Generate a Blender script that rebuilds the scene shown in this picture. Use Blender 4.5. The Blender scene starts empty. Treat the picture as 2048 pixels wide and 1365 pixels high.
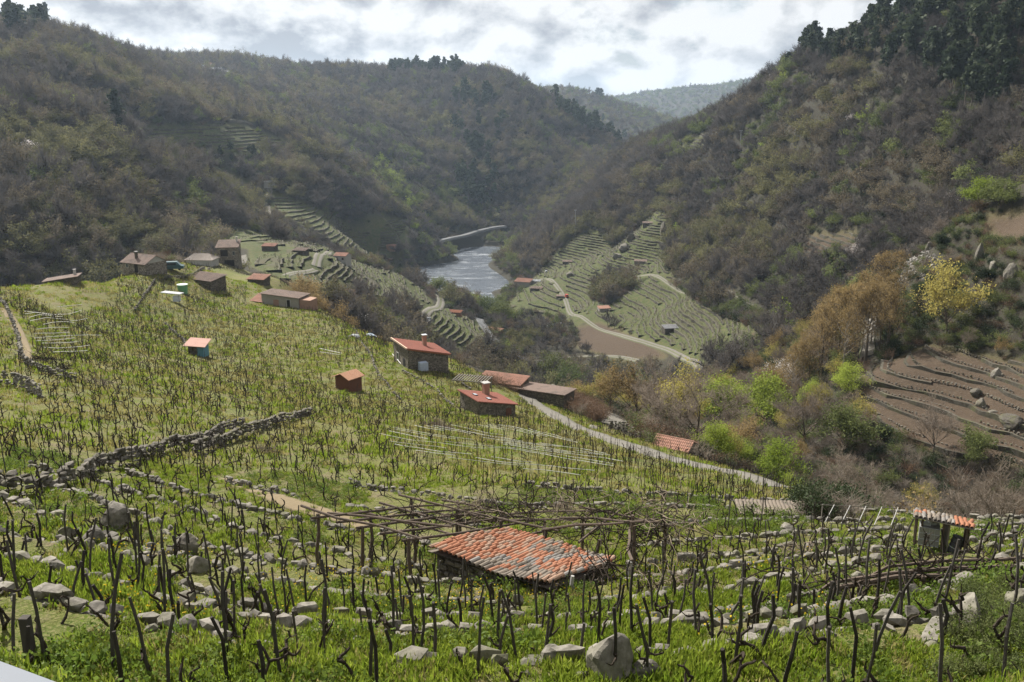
import bpy, bmesh, math, random
import numpy as np
from mathutils import Vector, Matrix

R = math.radians
random.seed(11)
rng = np.random.default_rng(7)
SC = bpy.context.scene
COL = SC.collection

# ------------------------------------------------------------------ camera
PW, PH, FPX, HORIZON = 2048.0, 1365.0, 1773.0, 230.0     # picture size the layout was measured in
ZC = 150.0                                                # eye height above the river datum
PITCH = math.atan((PH / 2 - HORIZON) / FPX)
cam_d = bpy.data.cameras.new('camera')
cam_d.sensor_width = 36.0
cam_d.lens = 36.0 * FPX / PW
cam_d.clip_start = 0.1
cam_d.clip_end = 60000
cam = bpy.data.objects.new('camera', cam_d)
COL.objects.link(cam)
cam.location = (0, 0, ZC)
cam.rotation_euler = (R(90) - PITCH, 0, 0)
SC.camera = cam

# ------------------------------------------------------------------ light
SUN_AZ, SUN_EL = R(-36), R(43)        # azimuth from +Y, negative = left of view
SUN_DIR = Vector((math.sin(SUN_AZ) * math.cos(SUN_EL), math.cos(SUN_AZ) * math.cos(SUN_EL), math.sin(SUN_EL)))
sd = bpy.data.lights.new('sun', 'SUN')
sd.energy = 5.0
sd.angle = R(0.6)
sd.color = (1.0, 0.955, 0.88)
so = bpy.data.objects.new('sun', sd)
COL.objects.link(so)
so.rotation_euler = SUN_DIR.to_track_quat('Z', 'Y').to_euler()
so.location = (0, 0, ZC + 60)

SC.view_settings.view_transform = 'Standard'
SC.view_settings.look = 'None'
SC.view_settings.exposure = 1.1
SC.view_settings.gamma = 1.0
HAZE_D = 0.000062
SC.cycles.use_denoising = True
SC.cycles.denoiser = 'OPENIMAGEDENOISE'
SC.cycles.denoising_input_passes = 'RGB_ALBEDO_NORMAL'
SC.cycles.denoising_prefilter = 'NONE'
SC.cycles.max_bounces = 6
SC.cycles.diffuse_bounces = 2
SC.cycles.glossy_bounces = 2
SC.cycles.transmission_bounces = 3
SC.cycles.transparent_max_bounces = 8
SC.cycles.volume_bounces = 0
SC.cycles.sample_clamp_indirect = 4.0


# ------------------------------------------------------------------ node helper
class NT:
    def __init__(self, tree):
        self.t = tree
        self.n = tree.nodes
        self.l = tree.links

    def node(self, kind, **kw):
        nd = self.n.new(kind)
        for k, v in kw.items():
            if k == 'ins':
                for key, val in v.items():
                    s = nd.inputs[key]
                    if isinstance(val, bpy.types.NodeSocket):
                        self.l.new(val, s)
                    else:
                        s.default_value = val
            else:
                setattr(nd, k, v)
        return nd

    def math(self, op, a, b=None, clamp=False):
        nd = self.n.new('ShaderNodeMath')
        nd.operation = op
        nd.use_clamp = clamp
        for i, v in enumerate((a, b)):
            if v is None:
                continue
            if isinstance(v, bpy.types.NodeSocket):
                self.l.new(v, nd.inputs[i])
            else:
                nd.inputs[i].default_value = v
        return nd.outputs[0]

    def mix(self, fac, a, b, mode='MIX'):
        nd = self.n.new('ShaderNodeMix')
        nd.data_type = 'RGBA'
        nd.blend_type = mode
        for key, v in ((0, fac), (6, a), (7, b)):
            s = nd.inputs[key]
            if isinstance(v, bpy.types.NodeSocket):
                self.l.new(v, s)
            elif key == 0:
                s.default_value = v
            else:
                s.default_value = (*v[:3], 1.0)
        return nd.outputs[2]

    def noise(self, vec, scale, detail=4.0, rough=0.55, dist=0.0):
        nd = self.node('ShaderNodeTexNoise', ins={'Scale': scale, 'Detail': detail, 'Roughness': rough, 'Distortion': dist})
        if vec is not None:
            self.l.new(vec, nd.inputs['Vector'])
        return nd.outputs[0]

    def ramp(self, fac, stops, interp='LINEAR'):
        nd = self.n.new('ShaderNodeValToRGB')
        cr = nd.color_ramp
        cr.interpolation = interp
        while len(cr.elements) > 1:
            cr.elements.remove(cr.elements[-1])
        for i, (p, c) in enumerate(stops):
            e = cr.elements[0] if i == 0 else cr.elements.new(p)
            e.position = p
            if not isinstance(c, (tuple, list)):
                c = (c, c, c)
            e.color = (*c[:3], 1.0)
        self.l.new(fac, nd.inputs[0])
        return nd.outputs[0]

    def scaled(self, vec, s):
        nd = self.node('ShaderNodeVectorMath', operation='MULTIPLY')
        self.l.new(vec, nd.inputs[0])
        nd.inputs[1].default_value = s
        return nd.outputs[0]


def new_mat(name):
    m = bpy.data.materials.new(name)
    m.use_nodes = True
    m.node_tree.nodes.clear()
    return m, NT(m.node_tree)


def finish(m, nt, color, rough=0.8, bump=None, bump_str=0.4, bump_dist=0.1, transl=0.0, spec=0.25, metal=0.0):
    bs = nt.node('ShaderNodeBsdfPrincipled')
    for key, v in (('Base Color', color), ('Roughness', rough)):
        if isinstance(v, bpy.types.NodeSocket):
            nt.l.new(v, bs.inputs[key])
        elif key == 'Base Color':
            bs.inputs[key].default_value = (*v[:3], 1.0)
        else:
            bs.inputs[key].default_value = v
    bs.inputs['Specular IOR Level'].default_value = spec
    bs.inputs['Metallic'].default_value = metal
    if bump is not None:
        b = nt.node('ShaderNodeBump', ins={'Strength': bump_str, 'Distance': bump_dist, 'Height': bump})
        nt.l.new(b.outputs[0], bs.inputs['Normal'])
    out = nt.node('ShaderNodeOutputMaterial')
    sh = bs.outputs[0]
    if transl > 0:
        tr = nt.node('ShaderNodeBsdfTranslucent')
        if isinstance(color, bpy.types.NodeSocket):
            nt.l.new(color, tr.inputs[0])
        else:
            tr.inputs[0].default_value = (*color[:3], 1.0)
        mx = nt.node('ShaderNodeMixShader', ins={0: transl})
        nt.l.new(sh, mx.inputs[1])
        nt.l.new(tr.outputs[0], mx.inputs[2])
        sh = mx.outputs[0]
    nt.l.new(sh, out.inputs['Surface'])
    return m


# ------------------------------------------------------------------ sky
W = bpy.data.worlds.new('World')
SC.world = W
W.use_nodes = True
W.node_tree.nodes.clear()
nt = NT(W.node_tree)
tc = nt.node('ShaderNodeTexCoord')
dirv = tc.outputs['Generated']
sky = nt.node('ShaderNodeTexSky', sky_type='NISHITA', sun_disc=False)
sky.sun_elevation = SUN_EL
sky.sun_rotation = SUN_AZ
sky.altitude = 400
sky.air_density = 1.0
sky.dust_density = 1.5
skyc = nt.scaled(sky.outputs[0], (0.12, 0.12, 0.12))
sep = nt.node('ShaderNodeSeparateXYZ')
nt.l.new(dirv, sep.inputs[0])
# broken backlit cloud: thin edges bright, thick bodies grey, a little blue in the gaps
mp = nt.node('ShaderNodeMapping', ins={'Location': (2.35, 0.6, 0.9), 'Scale': (1.0, 1.0, 1.5)})
nt.l.new(dirv, mp.inputs[0])
cv = mp.outputs[0]
ofs2 = nt.node('ShaderNodeVectorMath', operation='ADD')
nt.l.new(cv, ofs2.inputs[0])
ofs2.inputs[1].default_value = (-0.012, 0.0, 0.03)          # towards the sun and up
n1 = nt.noise(cv, 8.5, 7.0, 0.55, 0.1)
n2 = nt.noise(ofs2.outputs[0], 8.5, 7.0, 0.55, 0.1)
n3 = nt.noise(cv, 3.2, 3.0, 0.5)
thick = nt.math('ADD', nt.math('MULTIPLY', n1, 0.5), nt.math('MULTIPLY', n3, 0.5))
body = nt.ramp(thick, [(0.36, 0.9), (0.405, 1.15), (0.45, 1.0), (0.5, 0.72), (0.57, 0.55)])
bw = nt.node('ShaderNodeRGBToBW')
nt.l.new(body, bw.inputs[0])
lit = nt.math('MULTIPLY', nt.math('SUBTRACT', n1, n2), 4.5)
dt = nt.node('ShaderNodeVectorMath', operation='DOT_PRODUCT')
nt.l.new(dirv, dt.inputs[0])
dt.inputs[1].default_value = tuple(SUN_DIR)
fwd = nt.math('MULTIPLY', nt.math('POWER', nt.math('MAXIMUM', dt.outputs['Value'], 0.0), 4.0), 0.42)   # clouds near the sun scatter more light forward
br = nt.math('ADD', nt.math('ADD', bw.outputs[0], fwd), lit)
br = nt.math('MINIMUM', nt.math('MAXIMUM', br, 0.5), 1.12)
tint = nt.ramp(br, [(0.5, (0.92, 0.95, 1.02)), (1.0, (1.0, 1.0, 1.0))])
cl = nt.node('ShaderNodeVectorMath', operation='SCALE')
nt.l.new(tint, cl.inputs[0])
nt.l.new(br, cl.inputs['Scale'])
cover = nt.ramp(thick, [(0.33, 0.35), (0.41, 1.0)])
col = nt.mix(cover, skyc, cl.outputs[0])
SKY_K = 0.39
bg = nt.node('ShaderNodeBackground', ins={'Strength': SKY_K})
nt.l.new(col, bg.inputs[0])
wo = nt.node('ShaderNodeOutputWorld')
nt.l.new(bg.outputs[0], wo.inputs[0])
W.cycles.sampling_method = 'MANUAL'
W.cycles.sample_map_resolution = 256


# ------------------------------------------------------------------ object helpers
def tag(o, label=None, cat=None, group=None, kind=None):
    if label:
        o['label'] = label
    if cat:
        o['category'] = cat
    if group:
        o['group'] = group
    if kind:
        o['kind'] = kind
    return o


def mesh_obj(name, me, mat=None, parent=None, loc=None):
    o = bpy.data.objects.new(name, me)
    COL.objects.link(o)
    if mat is not None and len(me.materials) == 0:
        me.materials.append(mat)
    if parent is not None:
        o.parent = parent
    if loc is not None:
        o.location = loc
    return o


def empty(name, loc, rz=0.0):
    o = bpy.data.objects.new(name, None)
    COL.objects.link(o)
    o.empty_display_size = 0.3
    o.location = loc
    o.rotation_euler = (0, 0, rz)
    return o


def make_mesh(name, verts, faces, mats=(), fmat=None, smooth=False):
    me = bpy.data.meshes.new(name)
    verts = np.asarray(verts, dtype=np.float32).reshape(-1, 3)
    if isinstance(faces, np.ndarray):
        nf, k = faces.shape
        me.vertices.add(len(verts))
        me.vertices.foreach_set('co', verts.ravel())
        me.loops.add(nf * k)
        me.loops.foreach_set('vertex_index', faces.astype(np.int32).ravel())
        me.polygons.add(nf)
        me.polygons.foreach_set('loop_start', np.arange(nf, dtype=np.int32) * k)
        me.polygons.foreach_set('loop_total', np.full(nf, k, dtype=np.int32))
        me.update(calc_edges=True)
    else:
        me.from_pydata([tuple(v) for v in verts.tolist()], [], faces)
        me.update()
    for m in mats:
        me.materials.append(m)
    if fmat is not None:
        me.polygons.foreach_set('material_index', np.asarray(fmat, dtype=np.int32))
    if smooth:
        me.polygons.foreach_set('use_smooth', np.ones(len(me.polygons), dtype=bool))
    return me


class MB:
    """collects simple shapes into one mesh"""
    def __init__(self):
        self.v, self.f = [], []

    def add(self, vs, fs):
        b = len(self.v)
        self.v += [tuple(p) for p in vs]
        self.f += [tuple(i + b for i in f) for f in fs]
        return self

    def box(self, c, s, rz=0.0, tilt=None):
        cx, cy, cz = c
        hx, hy, hz = s[0] / 2, s[1] / 2, s[2] / 2
        m = Matrix.Rotation(rz, 3, 'Z')
        if tilt is not None:
            m = m @ tilt
        vs = []
        for x, y, z in ((-1, -1, -1), (1, -1, -1), (1, 1, -1), (-1, 1, -1), (-1, -1, 1), (1, -1, 1), (1, 1, 1), (-1, 1, 1)):
            p = m @ Vector((x * hx, y * hy, z * hz))
            vs.append((p.x + cx, p.y + cy, p.z + cz))
        return self.add(vs, [(0, 3, 2, 1), (4, 5, 6, 7), (0, 1, 5, 4), (1, 2, 6, 5), (2, 3, 7, 6), (3, 0, 4, 7)])

    def tube(self, pts, rad, n=6, cap=True):
        pts = [Vector(p) for p in pts]
        if not isinstance(rad, (list, tuple)):
            rad = [rad] * len(pts)
        vs, fs = [], []
        for i, p in enumerate(pts):
            d = (pts[min(i + 1, len(pts) - 1)] - pts[max(i - 1, 0)])
            if d.length < 1e-9:
                d = Vector((0, 0, 1))
            d.normalize()
            a = Vector((0, 0, 1)) if abs(d.z) < 0.9 else Vector((1, 0, 0))
            x = d.cross(a).normalized()
            y = d.cross(x)
            for k in range(n):
                t = 2 * math.pi * k / n
                vs.append(p + (x * math.cos(t) + y * math.sin(t)) * rad[i])
        for i in range(len(pts) - 1):
            for k in range(n):
                k2 = (k + 1) % n
                fs.append((i * n + k, i * n + k2, (i + 1) * n + k2, (i + 1) * n + k))
        if cap:
            fs.append(tuple(range(n)))
            fs.append(tuple((len(pts) - 1) * n + k for k in reversed(range(n))))
        return self.add(vs, fs)

    def prism(self, poly, z0, z1):
        n = len(poly)
        vs = [(x, y, z0) for x, y in poly] + [(x, y, z1) for x, y in poly]
        fs = [tuple(reversed(range(n))), tuple(range(n, 2 * n))]
        for i in range(n):
            j = (i + 1) % n
            fs.append((i, j, n + j, n + i))
        return self.add(vs, fs)

    def mesh(self, name, mat=None, smooth=False):
        me = bpy.data.meshes.new(name)
        me.from_pydata(self.v, [], self.f)
        me.update()
        if mat is not None:
            me.materials.append(mat)
        if smooth:
            for p in me.polygons:
                p.use_smooth = True
        return me

    def build(self, name, mat, parent=None, loc=None, smooth=False):
        return mesh_obj(name, self.mesh(name, mat, smooth), None, parent, loc)
# ------------------------------------------------------------------ terrain
def px_dir(u, v):
    x = (np.asarray(u, float) - PW / 2) / FPX
    y = (PH / 2 - np.asarray(v, float)) / FPX
    dx = x
    dy = math.cos(PITCH) + y * math.sin(PITCH)
    dz = -math.sin(PITCH) + y * math.cos(PITCH)
    return dx, dy, dz


def px_polar(u, v):
    dx, dy, dz = px_dir(u, v)
    return np.arctan2(dx, dy), dz / np.hypot(dx, dy)


def project(x, y, z):
    """world -> measured picture coordinates"""
    z = z - ZC
    fw = y * math.cos(PITCH) - z * math.sin(PITCH)
    up = y * math.sin(PITCH) + z * math.cos(PITCH)
    fw = np.maximum(fw, 1e-3)
    return PW / 2 + FPX * x / fw, PH / 2 - FPX * up / fw


# surveyed points: (u, v, horizontal range in m).  A fourth value gives the drop below the eye instead of v (hidden ground).
SURVEY = [
    # near slope
    (0, 1365, 12.0), (500, 1365, 11.8), (1024, 1365, 12.2), (1500, 1365, 12.0), (2048, 1365, 12.2),
    (0, 1230, 16.5), (500, 1250, 19.5), (1024, 1250, 20.5), (1500, 1260, 19.0), (2048, 1240, 17.5),
    (0, 1100, 25.5), (400, 1120, 29.5), (1024, 1150, 31.6), (1500, 1150, 28.5), (2048, 1130, 27.5),
    (0, 1000, 35.5), (400, 1000, 43.0), (1024, 1000, 48.0), (1500, 1060, 41.0), (1880, 1085, 37.0), (2048, 1065, 43.0),
    (0, 900, 52.0), (400, 900, 58.0), (800, 910, 63.0), (1150, 930, 64.0), (1500, 990, 62.0), (1700, 1025, 58.0),
    (0, 800, 72.0), (300, 800, 80.0), (700, 800, 104.0), (975, 832, 106.0), (1150, 856, 104.0), (1300, 910, 87.0), (1560, 978, 71.0),
    (0, 700, 98.0), (200, 720, 108.0), (400, 715, 132.0), (600, 730, 135.0), (840, 738, 136.0), (895, 720, 158.0),
    (0, 610, 132.0), (100, 640, 138.0), (300, 640, 168.0), (500, 640, 190.0), (700, 660, 192.0), (780, 692, 182.0),
    (20, 578, 165.0), (120, 566, 185.0), (230, 558, 210.0), (366, 585, 212.0), (565, 613, 212.0), (640, 622, 214.0),
    (290, 540, 250.0), (250, 549, 232.0), (340, 538, 262.0), (400, 533, 278.0), (430, 560, 258.0), (520, 562, 280.0), (460, 530, 300.0), (390, 524, 296.0), (600, 590, 262.0),
    # right edge of the near spur, lower road, foot of the spur
    (930, 728, 154.0), (965, 742, 150.0), (1000, 762, 146.0), (1030, 784, 141.0), (1050, 797, 138.0), (1085, 815, 134.0), (1220, 842, 132.0), (1330, 890, 108.0), (1400, 905, 100.0), (1650, 1000, 68.0), (1820, 1035, 52.0),
    # beyond the spur crest: hidden ground
    (0, 560, 260.0, 74.0), (150, 560, 310.0, 78.0), (260, 545, 375.0, 86.0), (0, 560, 205.0, 52.0), (150, 560, 235.0, 56.0),
    (380, 520, 360.0, 72.0), (700, 650, 240.0, 66.0), (800, 690, 225.0, 68.0), (900, 720, 240.0, 84.0), (640, 610, 262.0, 62.0),
    (780, 680, 320.0, 88.0), (900, 730, 330.0, 104.0), (1000, 760, 220.0, 74.0), (1000, 760, 320.0, 112.0),
    # hidden side valley on the right
    (1100, 780, 190.0, 70.0), (1270, 845, 147.0), (1322, 868, 133.0), (1365, 880, 125.0), (1396, 886, 117.0), (1450, 934, 84.0), (1520, 956, 79.0), (1600, 981, 72.0), (1420, 937, 81.0), (1500, 961, 74.0), (1250, 850, 178.0, 60.5), (1400, 900, 150.0, 56.0), (1550, 950, 118.0, 51.0), (1700, 1000, 92.0, 45.5),
    (1850, 1020, 80.0, 43.0), (2048, 1040, 70.0, 37.5), (1250, 800, 260.0, 87.0), (1400, 820, 230.0, 77.0), (1500, 830, 190.0, 69.0),
    (1150, 740, 380.0, 124.0), (1300, 760, 330.0, 112.0),
    # lower terraced hill left of the river
    (470, 490, 440.0), (560, 525, 375.0), (620, 555, 372.0), (520, 470, 500.0), (685, 527, 425.0), (640, 575, 345.0), (740, 560, 440.0),
    (710, 600, 378.0), (800, 545, 540.0), (840, 580, 520.0), (870, 640, 430.0), (800, 620, 415.0), (905, 610, 540.0), (930, 660, 440.0),
    (960, 640, 505.0), (990, 690, 462.0), (1060, 718, 452.0), (880, 700, 390.0, 106.0), (1000, 640, 560.0),
    # stream mouth and river banks (water lies 140 below the eye)
    (1040, 648, 580.0, 138.0), (1080, 640, 570.0, 138.0), (905, 590, 640.0, 139.0), (985, 600, 650.0, 139.5),
    (812, 528, 830.0, 134.0), (800, 560, 760.0, 135.0), (840, 532, 845.0, 145.0), (835, 552, 790.0, 143.0), (740, 529, 775.0, 125.0), (800, 504, 855.0, 126.0), (862, 486, 920.0, 127.0), (930, 470, 985.0, 128.0), (1010, 452, 1075.0, 127.0),
    (1012, 480, 1010.0, 138.0), (1000, 545, 815.0, 138.5), (990, 585, 715.0, 138.5),
    (920, 540, 830.0, 146.0), (950, 500, 950.0, 146.0), (940, 590, 690.0, 146.0), (860, 540, 800.0, 144.0), (1010, 470, 1030.0, 143.0),
    # left wooded hill, near hump
    (0, 560, 400.0, 70.0), (100, 552, 418.0), (250, 545, 430.0), (0, 450, 440.0), (150, 450, 455.0), (300, 470, 470.0), (400, 480, 500.0),
    (0, 350, 500.0), (150, 350, 510.0), (300, 370, 545.0), (430, 400, 600.0), (0, 250, 570.0), (150, 250, 575.0), (270, 290, 600.0),
    (380, 330, 640.0), (470, 390, 650.0), (540, 440, 640.0), (600, 490, 560.0),
    (0, 215, 595.0), (140, 222, 600.0), (280, 275, 640.0, 22.0),
    (140, 200, 680.0, -6.0), (300, 270, 720.0, 26.0), (430, 330, 740.0, 56.0), (500, 410, 700.0, 74.0),
    # left wooded hill, upper part
    (0, 170, 700.0), (150, 150, 740.0), (300, 190, 830.0), (400, 230, 880.0), (0, 110, 790.0), (0, 80, 850.0), (100, 78, 880.0), (180, 100, 920.0),
    (270, 128, 960.0), (380, 195, 960.0), (0, 80, 1100.0, -70.0), (150, 80, 1150.0, -85.0), (270, 120, 1150.0, -58.0),
    # terraced spur with the track
    (350, 268, 760.0), (450, 265, 800.0), (500, 300, 800.0), (540, 372, 730.0), (580, 340, 800.0), (600, 430, 680.0), (700, 480, 655.0),
    (650, 400, 760.0), (760, 420, 800.0), (800, 480, 780.0), (700, 350, 880.0), (820, 440, 850.0), (480, 240, 880.0),
    # middle hill
    (860, 440, 980.0), (900, 440, 1005.0), (1000, 440, 1090.0), (950, 400, 1115.0), (1000, 370, 1160.0), (900, 370, 1105.0), (860, 405, 1045.0), (640, 300, 1000.0), (760, 370, 980.0), (830, 400, 990.0),
    (430, 158, 1408.0), (560, 200, 1232.0), (600, 260, 1075.0), (700, 250, 1232.0), (800, 300, 1180.0), (900, 300, 1232.0), (1000, 300, 1250.0),
    (1060, 400, 1150.0), (1130, 350, 1190.0), (850, 220, 1408.0), (950, 220, 1390.0), (1080, 250, 1338.0), (1170, 300, 1320.0), (1235, 310, 1320.0),
    (300, 122, 1845.0), (440, 122, 1758.0), (580, 140, 1758.0), (700, 146, 1722.0), (800, 152, 1670.0), (900, 154, 1635.0), (980, 152, 1565.0), (1050, 178, 1512.0),
    (1120, 218, 1460.0), (1200, 266, 1408.0), (1262, 302, 1390.0),
    (300, 120, 2400.0, -50.0), (600, 120, 2400.0, -50.0), (900, 140, 2300.0, -40.0), (1000, 150, 2200.0, 0.0), (1120, 200, 1950.0, 60.0), (1230, 280, 1800.0, 110.0),
    # far ridges
    (1095, 185, 2600.0), (1140, 182, 2600.0), (1200, 204, 2550.0), (1290, 236, 2450.0), (1340, 262, 2400.0), (1300, 290, 2000.0), (1220, 280, 2000.0), (1220, 225, 2350.0),
    (1140, 180, 3300.0, 20.0), (1300, 230, 3300.0, 60.0),
    (1100, 216, 5500.0), (1180, 212, 5500.0), (1100, 220, 7500.0), (1250, 207, 7500.0), (1400, 200, 7500.0), (1520, 185, 7500.0), (900, 178, 3700.0), (1024, 192, 3700.0), (700, 168, 3500.0), (1060, 200, 4500.0), (1236, 197, 5000.0), (1350, 181, 5000.0), (1450, 172, 5000.0), (1520, 162, 5000.0), (1700, 150, 5000.0), (1400, 240, 3900.0), (1330, 250, 3900.0),
    (900, 190, 6000.0), (400, 160, 6000.0), (0, 150, 6000.0), (1400, 185, 8500.0), (2048, 160, 6000.0), (1000, 210, 8500.0), (0, 210, 8500.0), (2048, 210, 8500.0),
    # right hill
    (1275, 300, 1080.0), (1330, 282, 980.0), (1420, 236, 860.0), (1510, 185, 760.0), (1580, 150, 690.0), (1700, 112, 610.0), (1850, 65, 560.0), (1980, 30, 520.0), (2048, 10, 500.0),
    (1420, 236, 930.0, 9.0), (1510, 185, 830.0, -14.0), (1580, 150, 750.0, -28.0), (1640, 130, 720.0, -33.0), (1700, 112, 680.0, -37.0), (1780, 90, 650.0, -42.0), (1850, 65, 625.0, -48.0), (1920, 45, 610.0, -51.0), (1980, 30, 600.0, -53.0), (2048, 10, 590.0, -55.0),
    (1275, 300, 1500.0, 100.0), (1420, 240, 1200.0, 30.0), (1550, 160, 1000.0, -10.0), (1700, 110, 850.0, -30.0), (1900, 40, 800.0, -45.0), (2048, 10, 800.0, -55.0),
    (1150, 400, 1040.0), (1200, 350, 1060.0), (1050, 478, 960.0), (1000, 520, 860.0), (1010, 580, 720.0), (1010, 612, 640.0), (1030, 620, 615.0),
    (1100, 560, 690.0), (1080, 600, 640.0), (1150, 480, 790.0), (1250, 400, 820.0), (1250, 480, 740.0), (1250, 560, 635.0), (1180, 640, 545.0), (1130, 640, 560.0),
    (1150, 690, 485.0), (1240, 690, 470.0), (1350, 730, 410.0), (1270, 640, 530.0), (1300, 550, 610.0), (1350, 620, 500.0), (1300, 440, 720.0),
    (1400, 400, 720.0), (1400, 500, 610.0), (1400, 580, 535.0), (1450, 640, 450.0), (1420, 700, 400.0), (1520, 680, 370.0), (1550, 640, 395.0),
    (1500, 560, 490.0), (1500, 450, 590.0), (1500, 330, 680.0), (1500, 250, 720.0), (1400, 300, 790.0), (1600, 560, 440.0), (1600, 450, 520.0), (1600, 330, 590.0), (1600, 220, 640.0),
    (1700, 500, 450.0), (1700, 400, 490.0), (1700, 270, 550.0), (1800, 450, 420.0), (1800, 350, 455.0), (1800, 200, 520.0), (1900, 330, 430.0), (1900, 200, 480.0),
    (2048, 300, 390.0), (2048, 150, 460.0),
    # nearer spur on the right with the ploughed terraces
    (1640, 660, 290.0), (1720, 590, 296.0), (1790, 545, 285.0), (1860, 500, 276.0), (1930, 440, 266.0), (2010, 395, 262.0), (2048, 378, 262.0),
    (1700, 560, 370.0, 84.0), (1800, 500, 365.0, 70.0), (1900, 420, 360.0, 52.0), (2048, 370, 350.0, 34.0), (1620, 640, 345.0, 84.0),
    (1700, 680, 232.0), (1650, 770, 212.0), (1590, 740, 250.0, 75.0), (1720, 800, 186.0), (1950, 905, 165.0), (2040, 940, 162.0), (1740, 760, 191.0), (2040, 860, 172.0), (1900, 815, 181.0),
    (1850, 700, 206.0), (2048, 790, 182.0), (1900, 960, 148.0, 60.0), (2048, 980, 145.0, 58.0), (1700, 900, 160.0, 58.5), (2040, 720, 194.0), (1950, 620, 217.0),
    (2040, 560, 218.0), (1950, 520, 246.0), (2040, 470, 236.0), (2048, 1010, 110.0, 50.0), (1900, 990, 112.0, 52.0), (1750, 960, 128.0, 57.0),
    # outside the frame
    (-500, 900, 60.0), (-500, 700, 110.0), (-500, 600, 170.0), (-500, 1200, 21.0), (-500, 560, 300.0, 60.0), (-500, 300, 560.0), (-500, 120, 800.0),
    (-400, 100, 1300.0, -70.0), (2500, 1200, 22.0), (2500, 1000, 45.0), (2500, 900, 90.0, 36.0), (2500, 600, 190.0), (2500, 300, 280.0), (2500, 50, 430.0), (2600, 0, 900.0, -120.0),
]


def build_survey():
    th, lr, e = [], [], []
    for row in SURVEY:
        t, k = px_polar(row[0], row[1])
        if len(row) == 4:
            k = -row[3] / row[2]
        th.append(float(t)); lr.append(math.log(row[2])); e.append(float(k))
    for a in (-75, -50, -30, -15, 0, 15, 30, 50, 75):          # embankment below the road
        for r, d in ((1.6, 1.8), (3.0, 2.6), (5.5, 4.6), (8.0, 6.3)):
            th.append(R(a)); lr.append(math.log(r)); e.append(-d / r)
    for a in (-75, -60, 60, 75):
        for r, d in ((60, 20), (200, 30), (600, 20), (1500, -60), (6000, -40)):
            th.append(R(a)); lr.append(math.log(r)); e.append(-d / r)
    return np.array(th), np.array(lr), np.array(e)


_th, _lr, _e = build_survey()


def _phi(d2):
    return -np.sqrt(d2 + 0.0016)


def _fit():
    n = len(_th)
    d2 = (_th[:, None] - _th[None]) ** 2 + ((_lr[:, None] - _lr[None]) * 0.9) ** 2
    A = np.zeros((n + 3, n + 3))
    A[:n, :n] = _phi(d2) + np.eye(n) * 0.0007
    P = np.stack([np.ones(n), _th, _lr], 1)
    A[:n, n:] = P
    A[n:, :n] = P.T
    b = np.concatenate([_e, np.zeros(3)])
    return np.linalg.solve(A, b)


_w = _fit()


def smooth_e(th, lr):
    sh = np.shape(th)
    th = np.ravel(th); lr = np.ravel(lr)
    out = np.empty(len(th))
    for i in range(0, len(th), 40000):
        a, b = th[i:i + 40000], lr[i:i + 40000]
        d2 = (a[:, None] - _th[None]) ** 2 + ((b[:, None] - _lr[None]) * 0.9) ** 2
        out[i:i + 40000] = _phi(d2) @ _w[:-3] + _w[-3] + _w[-2] * a + _w[-1] * b
    return out.reshape(sh)


# hashed gradient-free value noise for relief
def vnoise(x, y, seed=0):
    xi = np.floor(x).astype(np.int64); yi = np.floor(y).astype(np.int64)
    fx = x - xi; fy = y - yi
    fx = fx * fx * (3 - 2 * fx); fy = fy * fy * (3 - 2 * fy)

    def h(a, b):
        k = (a * 374761393 + b * 668265263 + seed * 1442695041) & 0x7fffffff
        k = ((k ^ (k >> 13)) * 1274126177) & 0x7fffffff
        k = k ^ (k >> 16)
        return (k & 0xffff) / 65535.0
    return (h(xi, yi) * (1 - fx) + h(xi + 1, yi) * fx) * (1 - fy) + (h(xi, yi + 1) * (1 - fx) + h(xi + 1, yi + 1) * fx) * fy


def fbm(x, y, octv=4, seed=0, gain=0.5):
    s = 0; a = 1.0; t = 0
    for i in range(octv):
        s = s + a * (vnoise(x, y, seed + i * 17) - 0.5)
        t += a
        x = x * 2.03 + 13.1; y = y * 2.03 + 7.7
        a *= gain
    return s / t


def sstep(a, b, x):
    t = np.clip((x - a) / (b - a), 0, 1)
    return t * t * (3 - 2 * t)


# lookup grid (theta, log r)
TH0, TH1, NTH = R(-75), R(75), 1001
LR0, LR1, NLR = math.log(1.5), math.log(9000.0), 1301
g_th = np.linspace(TH0, TH1, NTH)
g_lr = np.linspace(LR0, LR1, NLR)
GT, GL = np.meshgrid(g_th, g_lr, indexing='ij')
# the fit is smooth: evaluate coarsely, refine by interpolation
_cth = np.linspace(TH0, TH1, 376); _clr = np.linspace(LR0, LR1, 521)
_CT, _CL = np.meshgrid(_cth, _clr, indexing='ij')
_CE = smooth_e(_CT, _CL)


def bil(tab, t, l, t0, t1, l0, l1):
    nt_, nl_ = tab.shape
    a = np.clip((t - t0) / (t1 - t0) * (nt_ - 1), 0, nt_ - 1.001)
    b = np.clip((l - l0) / (l1 - l0) * (nl_ - 1), 0, nl_ - 1.001)
    i = a.astype(int); j = b.astype(int)
    fa = a - i; fb = b - j
    return (tab[i, j] * (1 - fa) * (1 - fb) + tab[i + 1, j] * fa * (1 - fb) + tab[i, j + 1] * (1 - fa) * fb + tab[i + 1, j + 1] * fa * fb)


Z_RIVER = ZC - 140.0
TERR_DZ = 1.55


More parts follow.
